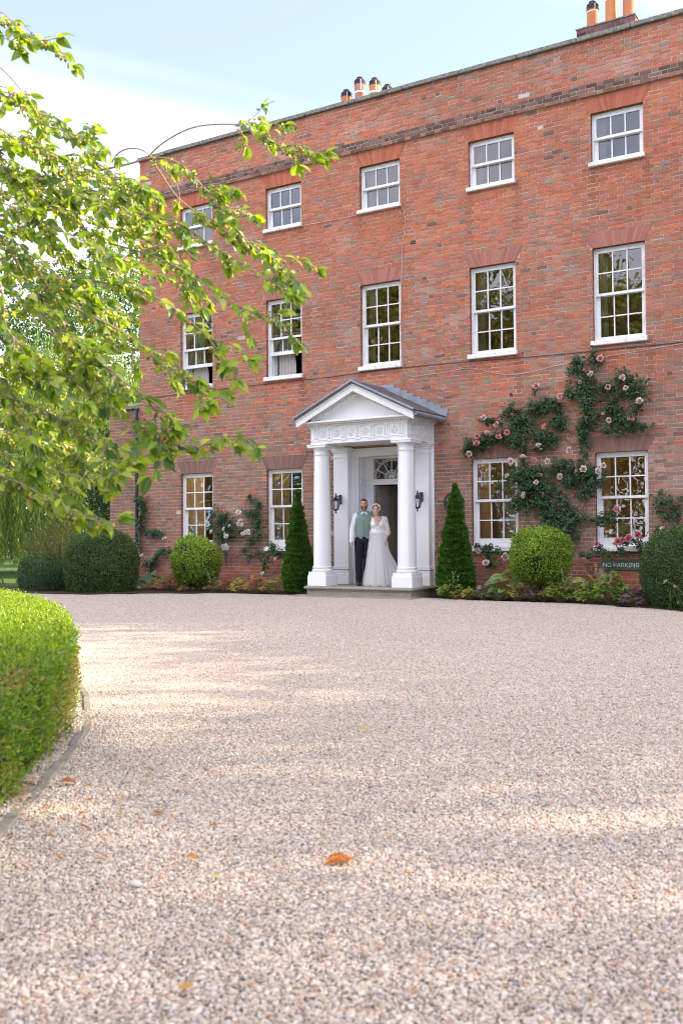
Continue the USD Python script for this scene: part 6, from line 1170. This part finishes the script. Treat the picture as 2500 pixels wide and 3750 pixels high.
bush('maple_shrub', 'low brownish green fine leaved shrub behind the yew domes', (-21.2, 1.3, 0), 1.15, 1.0, 1.85, 7000, .07, [(0.14, 0.14, 0.045), (0.19, 0.165, 0.055), (0.10, 0.115, 0.035)], 321, wide=.25)
bush('garden_shrub', 'yellow green shrub at the far left edge beyond the lawn', (-30.5, 1.6, 0), 1.2, 1.2, 1.9, 3500, .09, [(0.24, 0.25, 0.05), (0.16, 0.2, 0.04)], 322)
bush('laurel_bush', 'dark bushy undergrowth beneath the willow at the edge of the lawn', (-28.5, 9.5, 0), 5.5, 1.6, 2.2, 12000, .10, [(0.03, 0.06, 0.02), (0.05, 0.09, 0.03)], 323)
bush('garden_shrub', 'bright green shrub outside the rear window seen through the right-hand room', (-9.2, 8.0, 0), 2.6, 1.5, 4.2, 7000, .16, [(0.12, 0.24, 0.04), (0.18, 0.30, 0.06)], 324)
# trees behind the viewer, seen only as reflections in the panes, and those whose shade falls over the drive
for k_, x_ in enumerate((-52, -41, -30, -19, -8, 3)):
    bush('added_laurel_hedge', ('far left', 'left', 'central left', 'central right', 'right', 'far right')[k_]+' stretch of unseen laurel hedge added behind the viewer to darken the lower windows', (x_, -27.5+.4*(k_ % 2), 0), 6.2, 1.5, 4.6, 7000, .2, [(0.05, 0.085, 0.025), (0.08, 0.12, 0.035), (0.10, 0.12, 0.03)], 330+k_)  # unseen hedge, added to darken what the lower panes mirror
TA = tree('tall_tree', 'tall golden green tree behind the viewer, mirrored in the middle floor windows', (-17.0, -31.0, 0), 2.0, 17.5, 5.5, 5.0, 300, 95, .24, OLIVE, 401)
gg = np.random.default_rng(402)
for k, (x, y, sc) in enumerate([(-25.5, -33, 1.0), (-34, -31, 1.05), (-43, -32, 1.0), (-9.5, -33, .97), (-30, -40, 1.18), (-2, -36, 1.0), (-52, -38, 1.2), (8, -38, 1.0), (-20, -43, 1.2)]):
    copy_of(TA, 'tall_tree', 'tall golden green tree behind the viewer, mirrored in the middle floor windows', 'tree', (x, y, 0), gg.uniform(0, 6), 'trees behind the viewer', (sc*1.05, sc*1.05, sc*gg.uniform(.93, 1.05)))
tag(TA, group='trees behind the viewer')
TB = tree('shade_tree', 'tall leafy tree right of the view whose shade dapples the gravel', (15.5, -2.0, 0), 3.5, 14.0, 5.5, 5.5, 230, 90, .22, GREEN, 411, group='trees casting shade over the drive')
for k, (x, y, sc) in enumerate([(22.5, 6.5, 1.15), (24.0, -5.0, 1.1), (13.0, -11.0, .8), (30, 3, 1.35), (19, 13, 1.2), (21, -13, 1.0), (9.5, 6.5, .95), (13.5, 9.5, 1.0), (14.5, 4.5, .95), (7.5, 10.5, 1.0)]):  # trees at the list end are added, unseen, to shade the middle gravel
    copy_of(TB, 'shade_tree', 'tall leafy tree right of the view whose shade dapples the gravel', 'tree', (x, y, 0), gg.uniform(0, 6), 'trees casting shade over the drive', (sc, sc, sc))
# ------------------------------------------------------------------ the couple
import manifold3d as m3
def _sph(p, r):
    r = np.broadcast_to(np.asarray(r, float), 3); return m3.Manifold.sphere(1.0, 24).scale(tuple(r)).translate(tuple(map(float, p)))
def bones(chains, edge=0.014, smooth=8, cut=None):
    """Union of the hulls of neighbouring ellipsoids along each chain, refined and smoothed into one skin."""
    parts = []
    for ch in chains:
        for (p0, r0), (p1, r1) in zip(ch[:-1], ch[1:]): parts.append(m3.Manifold.batch_hull([_sph(p0, r0), _sph(p1, r1)]))
        if len(ch) == 1: parts.append(_sph(*ch[0]))
    M = m3.Manifold.batch_boolean(parts, m3.OpType.Add)
    for c in cut or []: M = M - c
    M = M.refine_to_length(edge); q = M.to_mesh(); t = trimesh.Trimesh(np.array(q.vert_properties[:, :3]), np.array(q.tri_verts), process=True)
    if smooth: trimesh.smoothing.filter_taubin(t, iterations=smooth)
    return t
def boxm(x0, x1, y0, y1, z0, z1): return m3.Manifold.cube((x1-x0, y1-y0, z1-z0)).translate((x0, y0, z0))
def hand_chains(w, d, side, curl=0.5, fwd=(0, -1, 0), s=1.0):
    """Palm and five fingers hanging from wrist w along d; side = direction of the thumb edge."""
    d = unit(np.array(d, float)); sd = unit(np.array(side, float)-d*np.dot(side, d)); n = np.cross(d, sd); ch = []
    pc = w+d*0.045*s; ch.append([(w, .024*s), (pc, np.array([.030, .030, .030])*s)]);
    for k, (o, L) in enumerate(((.030, .068), (.010, .076), (-.010, .070), (-.029, .056))):
        b = w+d*.085*s+sd*o*s; m1 = b+(d*math.cos(curl*.5)+n*math.sin(curl*.5))*L*.5*s; e = m1+(d*math.cos(curl*1.3)+n*math.sin(curl*1.3))*L*.5*s
        ch.append([(w+d*.03*s+sd*o*.75*s, .0125*s), (b, .0115*s), (m1, .0095*s), (e, .0078*s)])
    tb = w+d*.03*s+sd*.03*s; tm = tb+(d*.75+sd*.6+n*.35)*.042*s; te = tm+(d*.95+sd*.2+n*.3)*.034*s; ch.append([(w+d*.015*s, .016*s), (tb, .014*s), (tm, .0115*s), (te, .0085*s)])
    return ch
SKIN_M, SKIN_W = (0.52, 0.30, 0.22), (0.60, 0.38, 0.31)
def V(*a): return np.array(a, float)
PLOC, PROT = (-10.235, -0.62, FZ), math.radians(30.0)
def face_parts(t, c, s, tone_lip, smile_w, brow, eye=(0.05, 0.04, 0.035)):
    """Eyes, brows and a smile on a head centred at c (radius scale s), facing -y."""
    for sx in (-1, 1):
        m = MB(); m.tm(trimesh.creation.icosphere(2, 1.0).apply_transform(np.diag([.0125*s, .006*s, .0066*s, 1])).apply_translation(c+V(sx*.031, -.086, .012)*s), (1, 1, 1)); obj('eye', m.mesh(), 'toned', t, True, tone=np.array(eye))
        m = MB(); m.tube([c+V(sx*.015, -.092, .030)*s, c+V(sx*.032, -.091, .034)*s, c+V(sx*.050, -.079, .029)*s], .0046*s, 5); obj('eyebrow', m.mesh(), 'toned', t, True, tone=np.array(brow))
    m = MB(); pts = [c+V(x, -.094+abs(x)*.35, -.052+abs(x)**2*7.0)*s for x in np.linspace(-smile_w, smile_w, 9)]
    m.tube(pts, np.array([.004, .006, .008, .0095, .0105, .0095, .008, .006, .004])*s, 6); P = obj('mouth', m.mesh(), 'toned', t, True, tone=np.array(tone_lip))
    m = MB(); pts = [p+V(0, -.0045, .0006)*s for p in pts[2:-2]]; m.tube(pts, np.array([.003, .0062, .0068, .0062, .003])*s, 6); obj('teeth', m.mesh(), 'toned', t, True, tone=np.array((0.80, 0.77, 0.72)))
def head_chains(c, s, jaw):
    return [[(c+V(0, .012, .028)*s, V(.074, .088, .086)*s), (c+V(0, -.008, -.02)*s, V(.068, .080, .072)*s)], [(c+V(0, -.010, -.02)*s, V(.064, .076, .06)*s), (c+V(0, -.040, -.082)*s, V(jaw, .040, .034)*s)],
            [(c+V(0, -.088, .018)*s, V(.008, .008, .01)*s), (c+V(0, -.102, -.018)*s, V(.0135, .014, .012)*s)], [(c+V(-.076, .008, -.008)*s, V(.010, .018, .030)*s), (c+V(-.070, .0, -.012)*s, V(.010, .014, .02)*s)], [(c+V(.076, .008, -.008)*s, V(.010, .018, .030)*s), (c+V(.070, .0, -.012)*s, V(.010, .014, .02)*s)]]
def man():
    t = thing('person', 'man in sage green waistcoat, green tie and white shirt, smiling in the doorway', 'person', PLOC, PROT, None)
    hc = V(0.0, -.025, 1.665)
    sL, eL, wL = V(-.165, .0, 1.435), V(-.245, .015, 1.165), V(-.262, -.05, .905); sR, eR, wR = V(.185, .02, 1.445), V(.26, .12, 1.19), V(.40, .19, 1.10)
    hips = [(V(-.085, .01, .93), V(.10, .11, .10)), (V(.085, .01, .93), V(.10, .11, .10))]
    legL = [(V(-.095, .0, .90), .092), (V(-.105, -.01, .50), .062), (V(-.105, .025, .10), .045)]; legR = [(V(.085, .0, .90), .092), (V(.055, .0, .50), .062), (V(.03, .04, .10), .045)]
    torso = [(V(0, .01, .98), V(.155, .105, .09)), (V(0, .0, 1.18), V(.155, .108, .10)), (V(0, .0, 1.36), V(.170, .105, .09)), (V(0, .01, 1.45), V(.14, .07, .05))]
    neck = [(V(0, .01, 1.43), V(.07, .062, .05)), (V(0, .005, 1.53), .058), (hc+V(0, .01, -.05), .056)]
    armL = [(sL, .058), (eL, .045), (wL, .031)]; armR = [(sR, .058), (eR, .047), (wR, .031)]
    hL = hand_chains(wL, (-.02, -.16, -1), (.25, -1, 0), .9); hR = hand_chains(wR, (1, .1, -.25), (0, .2, 1), .3)
    foot = lambda x, y: [(V(x, y+.02, .06), V(.045, .055, .05)), (V(x, y-.14, .035), V(.042, .05, .03))]
    body = bones([torso, hips, legL, legR, neck, armL, armR, foot(-.115, .01), foot(.03, .03)]+head_chains(hc, 1.0, .040)+hL+hR, .011, 6)
    obj('body', body, 'skin', t, True, tone=np.array(SKIN_M))
    big = lambda ch, k: [(p, np.broadcast_to(r, 3)+k) for p, r in ch]
    cutneck = boxm(-.3, .3, -.4, .4, 1.515, 2.0)
    shirt = bones([big(torso, .012), big([(V(0, .01, 1.44), V(.09, .07, .05)), (V(0, .004, 1.50), .066)], 0)]+[big(armL[:2]+[(wL+V(0, .0, .012), .034)], .011), big(armR[:2]+[(wR-V(.03, 0, 0), .034)], .011)], .013, 4, [cutneck, boxm(-.195, .195, -.3, .3, .5, 1.035)])
    v = shirt.vertices; arm = np.abs(v[:, 0]) > .2; v[arm] += (np.array([1, 1, 0])*.003*np.sin(v[arm, 2:3]*95+v[arm, 0:1]*30+3*np.sin(v[arm, 2:3]*21)))*np.sign(v[arm, :1]); obj('shirt', shirt, 'cloth', t, True, tone=np.array((0.76, 0.77, 0.82)))
    for sx in (-1, 1):
        m = MB(); m.cham(-.032, -.006, -.016, .032, .006, .016, .005); vv, f = m.mesh(); a = sx*-.62; x, z = vv[:, 0]*math.cos(a)-vv[:, 2]*math.sin(a), vv[:, 0]*math.sin(a)+vv[:, 2]*math.cos(a); obj('collar', (np.c_[x+sx*.040, vv[:, 1]-.082-0.004*0+abs(x)*.3, z+1.487], f), 'cloth', t, tone=np.array((0.78, 0.78, 0.81)))
    # waistcoat: torso shell cut to armholes, deep V and pointed hem
    W_ = [m3.Manifold.batch_hull([_sph(p0, np.broadcast_to(r0, 3)+.024), _sph(p1, np.broadcast_to(r1, 3)+.024)]) for (p0, r0), (p1, r1) in zip(torso[:-1], torso[1:])]
    strap = [m3.Manifold.batch_hull([_sph(V(s*.075, -.03, 1.50), .032), _sph(V(s*.165, .0, 1.44), .052), _sph(V(s*.075, .0, 1.34), V(.10, .10, .09))]) for s in (-1, 1)]
    M = m3.Manifold.batch_boolean(W_+strap, m3.OpType.Add)
    vcut = m3.CrossSection([[(-.068, 1.56), (0.0, 1.325), (.068, 1.56)]]).extrude(.4).rotate((90, 0, 0)).translate((0, .10, 0)) if False else None
    ex = lambda poly, y0, y1: m3.Manifold.extrude(m3.CrossSection([poly]), y1-y0).rotate((90, 0, 0)).translate((0, y1, 0))
    M = M - ex([(-.062, 1.60), (0.0, 1.335), (.062, 1.60)], -.4, -.0) - boxm(-.4, .4, -.4, .4, .8, .985) if False else M - ex([(-.066, 1.62), (0.0, 1.335), (.066, 1.62)], -.4, .0) - boxm(-.055, .055, -.1, .3, 1.49, 1.7)
    hem = [(-.5, .70), (.5, .70), (.5, 1.03), (.19, 1.03), (.055, .955), (.012, 1.005), (-.012, 1.005), (-.055, .955), (-.19, 1.03), (-.5, 1.03)]
    M = M - ex(hem, -.5, .5); M = M.refine_to_length(.012); q = M.to_mesh(); wv = trimesh.Trimesh(np.array(q.vert_properties[:, :3]), np.array(q.tri_verts)); trimesh.smoothing.filter_taubin(wv, iterations=4)
    p = wv.vertices; fr = p[:, 1] < -.03; p[fr, 1] += .004*np.sin(p[fr, 2]*60+p[fr, 0]*25)*np.clip((1.2-p[fr, 2])*6, 0, 1)
    WC = obj('waistcoat', wv, 'satin', t, True, tone=np.array((0.165, 0.235, 0.195)))
    for z in (1.30, 1.235, 1.17, 1.105, 1.04): obj('button', trimesh.creation.icosphere(1, .0075).apply_translation((0.004, -.135, z)), 'toned', WC, True, tone=np.array((0.06, 0.09, 0.075)))
    m = MB(); m.box(-.0015, -.133, 1.0, .0015, -.12, 1.335); m.build('front_seam', 'iron', WC)
    m = MB(); m.cham(-.022, -.118, 1.455, .022, -.085, 1.495, .008); m.add([(-.014, -.112, 1.46), (.014, -.112, 1.46), (.030, -.128, 1.36), (-.030, -.128, 1.36), (-.014, -.095, 1.46), (.014, -.095, 1.46), (.03, -.11, 1.36), (-.03, -.11, 1.36)], [(0, 3, 2, 1), (4, 5, 6, 7), (0, 1, 5, 4), (1, 2, 6, 5), (2, 3, 7, 6), (3, 0, 4, 7)]); obj('tie', m.mesh(), 'satin', t, tone=np.array((0.15, 0.24, 0.20)))
    tr = bones([[(V(0, .01, .985), V(.166, .117, .03)), (V(0, .01, .93), V(.172, .122, .06))], big(hips, .012), [(V(-.095, .0, .90), .106), (V(-.11, -.012, .50), .080), (V(-.11, .02, .10), .066), (V(-.112, .015, .055), .066)], [(V(.085, .0, .90), .106), (V(.055, -.005, .50), .080), (V(.03, .03, .10), .066), (V(.03, .025, .06), .066)]], .013, 5)
    p = tr.vertices; k = np.clip((.5-p[:, 2])*3, 0, 1); p[:, 1] += .005*k*np.sin(p[:, 2]*55); obj('trousers', tr, 'cloth', t, True, tone=np.array((0.017, 0.017, 0.023)))
    for x, y in ((-.115, .01), (.03, .03)):
        sh = bones([[(V(x, y+.02, .05), V(.056, .072, .062)), (V(x, y-.10, .05), V(.053, .06, .044)), (V(x-.004, y-.185, .034), V(.046, .05, .032))]], .01, 4, [boxm(-1, 1, -1, 1, -.2, .0)]); obj('shoe', sh, 'shoe', t, True, tone=np.array((0.012, 0.012, 0.013)))
    hair = bones([[(hc+V(0, .018, .042), V(.079, .092, .082)), (hc+V(0, .02, .0), V(.078, .090, .06))]], .011, 3, [boxm(-.2, .2, -.3, -.035, 1.5, hc[2]+.072), boxm(-.2, .2, -.3, .02, 1.4, hc[2]+.02), boxm(-.2, .2, -.3, .3, 1.3, hc[2]-.05)]); obj('hair', hair, 'hair', t, True, tone=np.array((0.045, 0.032, 0.024)))
    beard = bones([[(hc+V(-.062, -.01, -.03), V(.013, .03, .03)), (hc+V(-.044, -.043, -.078), V(.020, .031, .024)), (hc+V(0, -.068, -.105), V(.030, .024, .020)), (hc+V(.044, -.043, -.078), V(.020, .031, .024)), (hc+V(.062, -.01, -.03), V(.013, .03, .03))], [(hc+V(-.034, -.080, -.044), V(.009, .012, .007)), (hc+V(0, -.093, -.034), V(.012, .010, .007)), (hc+V(.034, -.080, -.044), V(.009, .012, .007))], [(hc+V(-.036, -.078, -.05), V(.009, .012, .02)), (hc+V(-.03, -.076, -.085), V(.012, .016, .02))], [(hc+V(.036, -.078, -.05), V(.009, .012, .02)), (hc+V(.03, -.076, -.085), V(.012, .016, .02))]], .009, 3); v = beard.vertices
    bt = np.where((v[:, 2:] < hc[2]-.10) & (np.abs(v[:, :1]) < .03), np.array([[0.24, 0.20, 0.17]]), np.array([[0.12, 0.082, 0.06]])); obj('beard', beard, 'hair', t, True, tone=bt)
    face_parts(t, hc, 1.0, (0.40, 0.12, 0.10), .031, (0.05, 0.035, 0.025))
    obj('shirt_cuff', bones([[(wL+V(0, .003, .045), .040), (wL+V(0, 0, .015), .041)]], .012, 2), 'cloth', t, True, tone=np.array((0.78, 0.78, 0.82)))
def woman():
    t = thing('person', 'woman in a white wedding dress with lace sleeves and a white flower headband', 'person', PLOC, PROT, None)
    o = V(.262, -.06, 0); hc = o+V(-.022, -.045, 1.548)
    sR, eR, wR = o+V(.165, .0, 1.36), o+V(.222, .0, 1.105), o+V(.165, -.10, .905); sL, eL, wL = o+V(-.135, .035, 1.375), o+V(-.22, .13, 1.20), o+V(-.32, .17, 1.15)
    torso = [(o+V(.01, .0, 1.0), V(.155, .12, .09)), (o+V(.012, .0, 1.13), V(.132, .105, .07)), (o+V(.012, -.015, 1.27), V(.145, .115, .075)), (o+V(.02, .005, 1.37), V(.13, .07, .05))]
    neck = [(o+V(.01, .012, 1.37), V(.075, .05, .04)), (o+V(.002, .0, 1.45), .046), (hc+V(0, .012, -.05), .046)]
    bust = [[(o+V(-.055, -.085, 1.255), V(.066, .058, .062))], [(o+V(.078, -.085, 1.255), V(.066, .058, .062))]]
    bust = [[c[0], (c[0][0]+V(0, .03, .01), c[0][1])] for c in bust]
    armR = [(sR, .050), (eR, .042), (wR, .026)]; armL = [(sL, .050), (eL, .043), (wL, .027)]
    hR = hand_chains(wR, (-.08, -.20, -1), (-.9, -.35, .1), .25, s=.92); hL = hand_chains(wL, (-1, .0, -.2), (0, .2, 1), .3, s=.92)
    legs = [[(o+V(s*.08, .0, .95), .10), (o+V(s*.08, .0, .5), .06), (o+V(s*.08, .02, .06), .04)] for s in (-1, 1)]
    body = bones([torso, neck, armR, armL]+bust+legs+head_chains(hc, .96, .032)+hR+hL, .011, 6); obj('body', body, 'skin', t, True, tone=np.array(SKIN_W))
    big = lambda ch, k: [(p, np.broadcast_to(r, 3)+k) for p, r in ch]
    ex = lambda poly, y0, y1: m3.Manifold.extrude(m3.CrossSection([poly]), y1-y0).rotate((90, 0, 0)).translate((0, y1, 0))
    B = [m3.Manifold.batch_hull([_sph(p0, np.broadcast_to(r0, 3)+.010), _sph(p1, np.broadcast_to(r1, 3)+.010)]) for ch in [torso]+bust for (p0, r0), (p1, r1) in zip(ch[:-1], ch[1:])]
    M = m3.Manifold.batch_boolean(B, m3.OpType.Add); cx = o[0]+.012
    M = M - ex([(cx-.13, 1.50), (cx-.105, 1.385), (cx, 1.215), (cx+.105, 1.385), (cx+.13, 1.5)], -.5, -.02) - boxm(-.5, 1, -.5, .5, 1.40, 1.7) - boxm(-.5, 1, -.5, .5, .7, 1.06)
    M = M.refine_to_length(.011); q = M.to_mesh(); bv = trimesh.Trimesh(np.array(q.vert_properties[:, :3]), np.array(q.tri_verts)); trimesh.smoothing.filter_taubin(bv, iterations=4); obj('bodice', bv, 'cloth', t, True, tone=np.array((0.80, 0.78, 0.73)))
    sash_ = bones([[(o+V(.012, .0, 1.065), V(.178, .150, .02)), (o+V(.012, .0, 1.145), V(.156, .132, .02))]], .012, 2); p = sash_.vertices; p[:, 1] += .004*np.sin(p[:, 2]*180); obj('waistband', sash_, 'cloth', t, True, tone=np.array((0.80, 0.78, 0.74)))
    lace = bones([big([(sR+V(-.045, .01, .012), .05), (sR, .051), (eR, .045), (eR*.72+wR*.28, .042)], .008)], .011, 4); obj('lace_sleeve', lace, 'lace', t, True)
    lace = bones([big([(sL+V(.02, .0, .012), .042), (sL, .051), (eL, .045), (eL*.72+wL*.28, .042)], .008)], .011, 4); obj('lace_sleeve', lace, 'lace', t, True)
    # tulle skirt with folds and a train that sweeps out to the right
    nz, na = 46, 220; u = np.linspace(0, 1, nz)[:, None]; a = np.linspace(0, 2*np.pi, na, endpoint=False)[None]
    z = 1.085*(1-u)+.004; prof = .178+.175*u**1.2; side = np.clip(np.cos(a-.45), 0, 1)**2.2; train = .36*np.clip((u-.30)/.70, 0, 1)**1.5*side
    fold = 1+(.014+.075*u)*(np.sin(a*9+1.3*np.sin(3*a)+u*.9)*.6+np.sin(a*23+2*np.sin(2*a)+.6*u)*.35)*np.clip(u*2.2, 0, 1)
    r = (prof+train)*fold; x = r*np.cos(a); y = r*np.sin(a)*.86; zz = z+.0*a+.012*np.sin(a*11)*(u > .97)
    P = np.stack([x+o[0]+.012+.03*u, y+o[1]-.0*u, zz+0*x], -1).reshape(-1, 3); i, j = np.meshgrid(np.arange(nz-1), np.arange(na), indexing='ij'); q = np.stack([i*na+j, (i+1)*na+j, (i+1)*na+(j+1) % na, i*na+(j+1) % na], -1).reshape(-1, 4); f = np.vstack([q[:, [0, 1, 2]], q[:, [0, 2, 3]]])
    obj('skirt', (P, f), 'tulle', t, True)
    P2 = P.copy(); c = np.array([o[0]+.012, o[1], 0]); P2[:, :2] = c[:2]+(P2[:, :2]-c[:2])*.90; obj('underskirt', (P2, f), 'cloth', t, True, tone=np.array((0.80, 0.79, 0.76)))
    hair = bones([[(hc+V(0, .022, .034), V(.080, .090, .082)), (hc+V(0, .030, -.015), V(.077, .082, .07))], [(hc+V(0, .085, -.035), V(.05, .045, .05)), (hc+V(0, .07, -.06), V(.045, .04, .04))], [(hc+V(.074, -.01, -.03), V(.012, .016, .02)), (hc+V(.078, -.004, -.085), V(.009, .011, .015)), (hc+V(.085, .01, -.135), V(.007, .008, .01))], [(hc+V(-.074, -.01, -.03), V(.010, .014, .02)), (hc+V(-.078, .0, -.07), V(.007, .009, .012))]], .010, 3, [m3.Manifold.sphere(1, 24).scale((.066, .11, .088)).translate(tuple(hc+V(0, -.085, -.03)))]); obj('hair', hair, 'hair', t, True, tone=np.array((0.16, 0.085, 0.05)))
    g = np.random.default_rng(70); m = MB()
    for k, a_ in enumerate(np.linspace(-.25, math.pi+.25, 13)):
        c = hc+V(.086*math.cos(a_), -.005+.008*math.sin(k*2), .030+.092*math.sin(a_)); ic = trimesh.creation.icosphere(1, 1.0)
        for _ in range(4): m.tm(trimesh.Trimesh(ic.vertices*g.uniform(.007, .013, 3)+c+g.normal(0, .006, 3), ic.faces))
    obj('flower_headband', m.mesh(), 'cloth', t, True, tone=np.array((0.80, 0.79, 0.80)))
    m = MB(); pts = [o+V(.012+.062*math.sin(b), -.072-.045*math.cos(b)*1.0+(0.02 if abs(b) > 1 else 0), 1.325+.085*(1-math.cos(b*.95))) for b in np.linspace(-1.15, 1.15, 15)]; m.tube(pts, .0022, 5); m.tm(trimesh.creation.icosphere(1, .007).apply_translation(o+V(.012, -.122, 1.318))); m.build('necklace', 'steel', t, True)
    face_parts(t, hc, .96, (0.52, 0.12, 0.12), .029, (0.12, 0.075, 0.05))
mat('skin', {'a': ('attribute', {'attribute': 'tone'}), 'p': ('principled_bsdf', {'roughness': 0.5, 'specular_ior_level': 0.35, 'subsurface_weight': 0.25, 'subsurface_scale': 0.01, 'subsurface_radius': (1.0, 0.4, 0.25)})}, [('a.color', 'p.base_color')])
toned('hair', rough=0.6, var=0.5, scale=220.0, bump=0.4, bscale=300.0, spec=0.4); toned('satin', rough=0.42, var=0.05, scale=50.0, bump=0.0, spec=0.55); toned('shoe', rough=0.22, var=0.05, bump=0.0, spec=0.6)
mat('tulle', {'d': ('diffuse_bsdf', {'color': (0.88, 0.87, 0.85)}), 'tl': ('translucent_bsdf', {'color': (0.8, 0.8, 0.78)}), 't': ('transparent_bsdf', {}), 'm1': ('mix_closure', {'fac': 0.35}), 'm2': ('mix_closure', {'fac': 0.16})}, [('d.BSDF', 'm1.closure1'), ('tl.BSDF', 'm1.closure2'), ('m1.closure', 'm2.closure1'), ('t.BSDF', 'm2.closure2')], surface='m2.closure')
mat('lace', {'g': ('texture_coordinate', {}), 'v': ('voronoi_texture', {'scale': 62.0, 'feature': 'distance_to_edge'}), 'r': ('rgb_ramp', {'ramp': [(0.10, (0, 0, 0)), (0.22, (1, 1, 1))]}), 'd': ('diffuse_bsdf', {'color': (0.80, 0.77, 0.74)}), 't': ('transparent_bsdf', {}), 'h': ('math', {'math_type': 'multiply', 'value2': 0.62}), 'm': ('mix_closure', {})},
    [('g.object', 'v.vector'), ('v.distance', 'r.fac'), ('r.color', 'h.value1'), ('h.value', 'm.fac'), ('d.BSDF', 'm.closure1'), ('t.BSDF', 'm.closure2')], surface='m.closure')
man(); woman()
# ------------------------------------------------------------------ litter on the gravel
def litter(label, loc, L, W, col, rot, curl, seed, roll=0.0, name='fallen_leaf'):
    g = np.random.default_rng(seed); t = thing(name, label, 'leaf', loc, rot)
    if roll:                                          # dry leaf rolled into a ribbed tube with its stalk
        nu, nv = 22, 13; u = np.linspace(0, 1, nu)[:, None]; a = np.linspace(-2.2, 2.0, nv)[None]; r = roll*(np.sin(np.pi*(u*.93+.04))**.7)*(1+.12*np.sin(u*46)); x = (u-.5)*L+0*a; y = r*np.sin(a)*1.15; z = r*(1-np.cos(a))*.9+.004
        P = np.stack([x, y, z], -1).reshape(-1, 3); i, j = np.meshgrid(np.arange(nu-1), np.arange(nv-1), indexing='ij'); q = np.stack([i*nv+j, i*nv+j+1, (i+1)*nv+j+1, (i+1)*nv+j], -1).reshape(-1, 4); f = np.vstack([q[:, [0, 1, 2]], q[:, [0, 2, 3]]]); obj('blade', (P, f), 'leaf', t, True, tone=np.array(col)*(.75+.5*g.random((len(P), 1))))
        m = MB(); m.tube([(L*.42, 0, roll*.7), (L*.6, .004, roll*.5), (L*.85, .012, .012)], .0028, 5); m.build('stalk', 'twig_bark', t, True)
    else:
        m, tn = place_leaves('cherry', np.array([[-L/2, 0, .012]]), np.array([[1.0, 0, .12]]), np.array([[g.normal(0, .2), g.normal(0, .2), 1.0]]), np.array([L]), np.array([W]), np.array([col]), curl=np.array([curl])); obj('blade', m, 'leaf', t, True, tone=tn)
litter('curled orange brown dry leaf lying alone in the middle of the gravel', (-1.865, -15.27, .012), .105, .04, (0.50, 0.20, 0.065), math.radians(58), 1, 500, .020)
litter('small yellow leaf on the gravel far in front of the portico', (-2.98, -13.16, .016), .085, .05, (0.55, 0.40, 0.05), .5, 1.2, 501)
litter('tiny bright yellow leaf left of the curled brown leaf', (-2.13, -15.64, .016), .035, .02, (0.55, 0.45, 0.05), .8, 1.4, 502)
litter('orange leaf scrap left of and behind the curled brown leaf', (-2.33, -15.52, .016), .045, .025, (0.50, 0.24, 0.05), .2, 1.5, 503)
litter('ochre leaf near the bottom edge of the gravel', (-1.67, -16.33, .016), .05, .03, (0.50, 0.30, 0.10), 1.4, .8, 504)
litter('rusty dry leaf on the gravel beside the hedge edging', (-3.55, -14.95, .016), .075, .04, (0.34, 0.12, 0.05), .9, 2, 505)
g = np.random.default_rng(510); P = np.array([(-3.35, -15.35)]*120)+g.normal(0, 1, (120, 2))*[.45, .30]; n = len(P)
m, tn = place_leaves('small', np.c_[P, np.full(n, .018)], np.c_[g.normal(size=(n, 2)), g.normal(0, .1, n)], np.array([0, 0, 1.0])+g.normal(0, .25, (n, 3)), g.uniform(.025, .07, n), g.uniform(.005, .012, n), tones(g, n, [(0.42, 0.22, 0.07), (0.36, 0.14, 0.05), (0.5, 0.33, 0.12)])); tag(obj('leaf_litter', m, 'leaf', tone=tn), 'scattered orange leaf litter on the gravel beside the hedge foot', 'leaf litter', kind='stuff')
st = thing('white_stone', 'single large pale stone among the gravel in the foreground', 'stone', (-2.33, -15.81, .006)); m = trimesh.creation.icosphere(2, 1.0); v = m.vertices*[.026, .014, .011]*(1+.12*(meshkit.fbm(m.vertices*1.6, 3, 3)[:, None]-.5)); obj('stone', (v+[0, 0, .012], m.faces), 'toned', st, True, tone=np.array((0.62, 0.58, 0.54)))
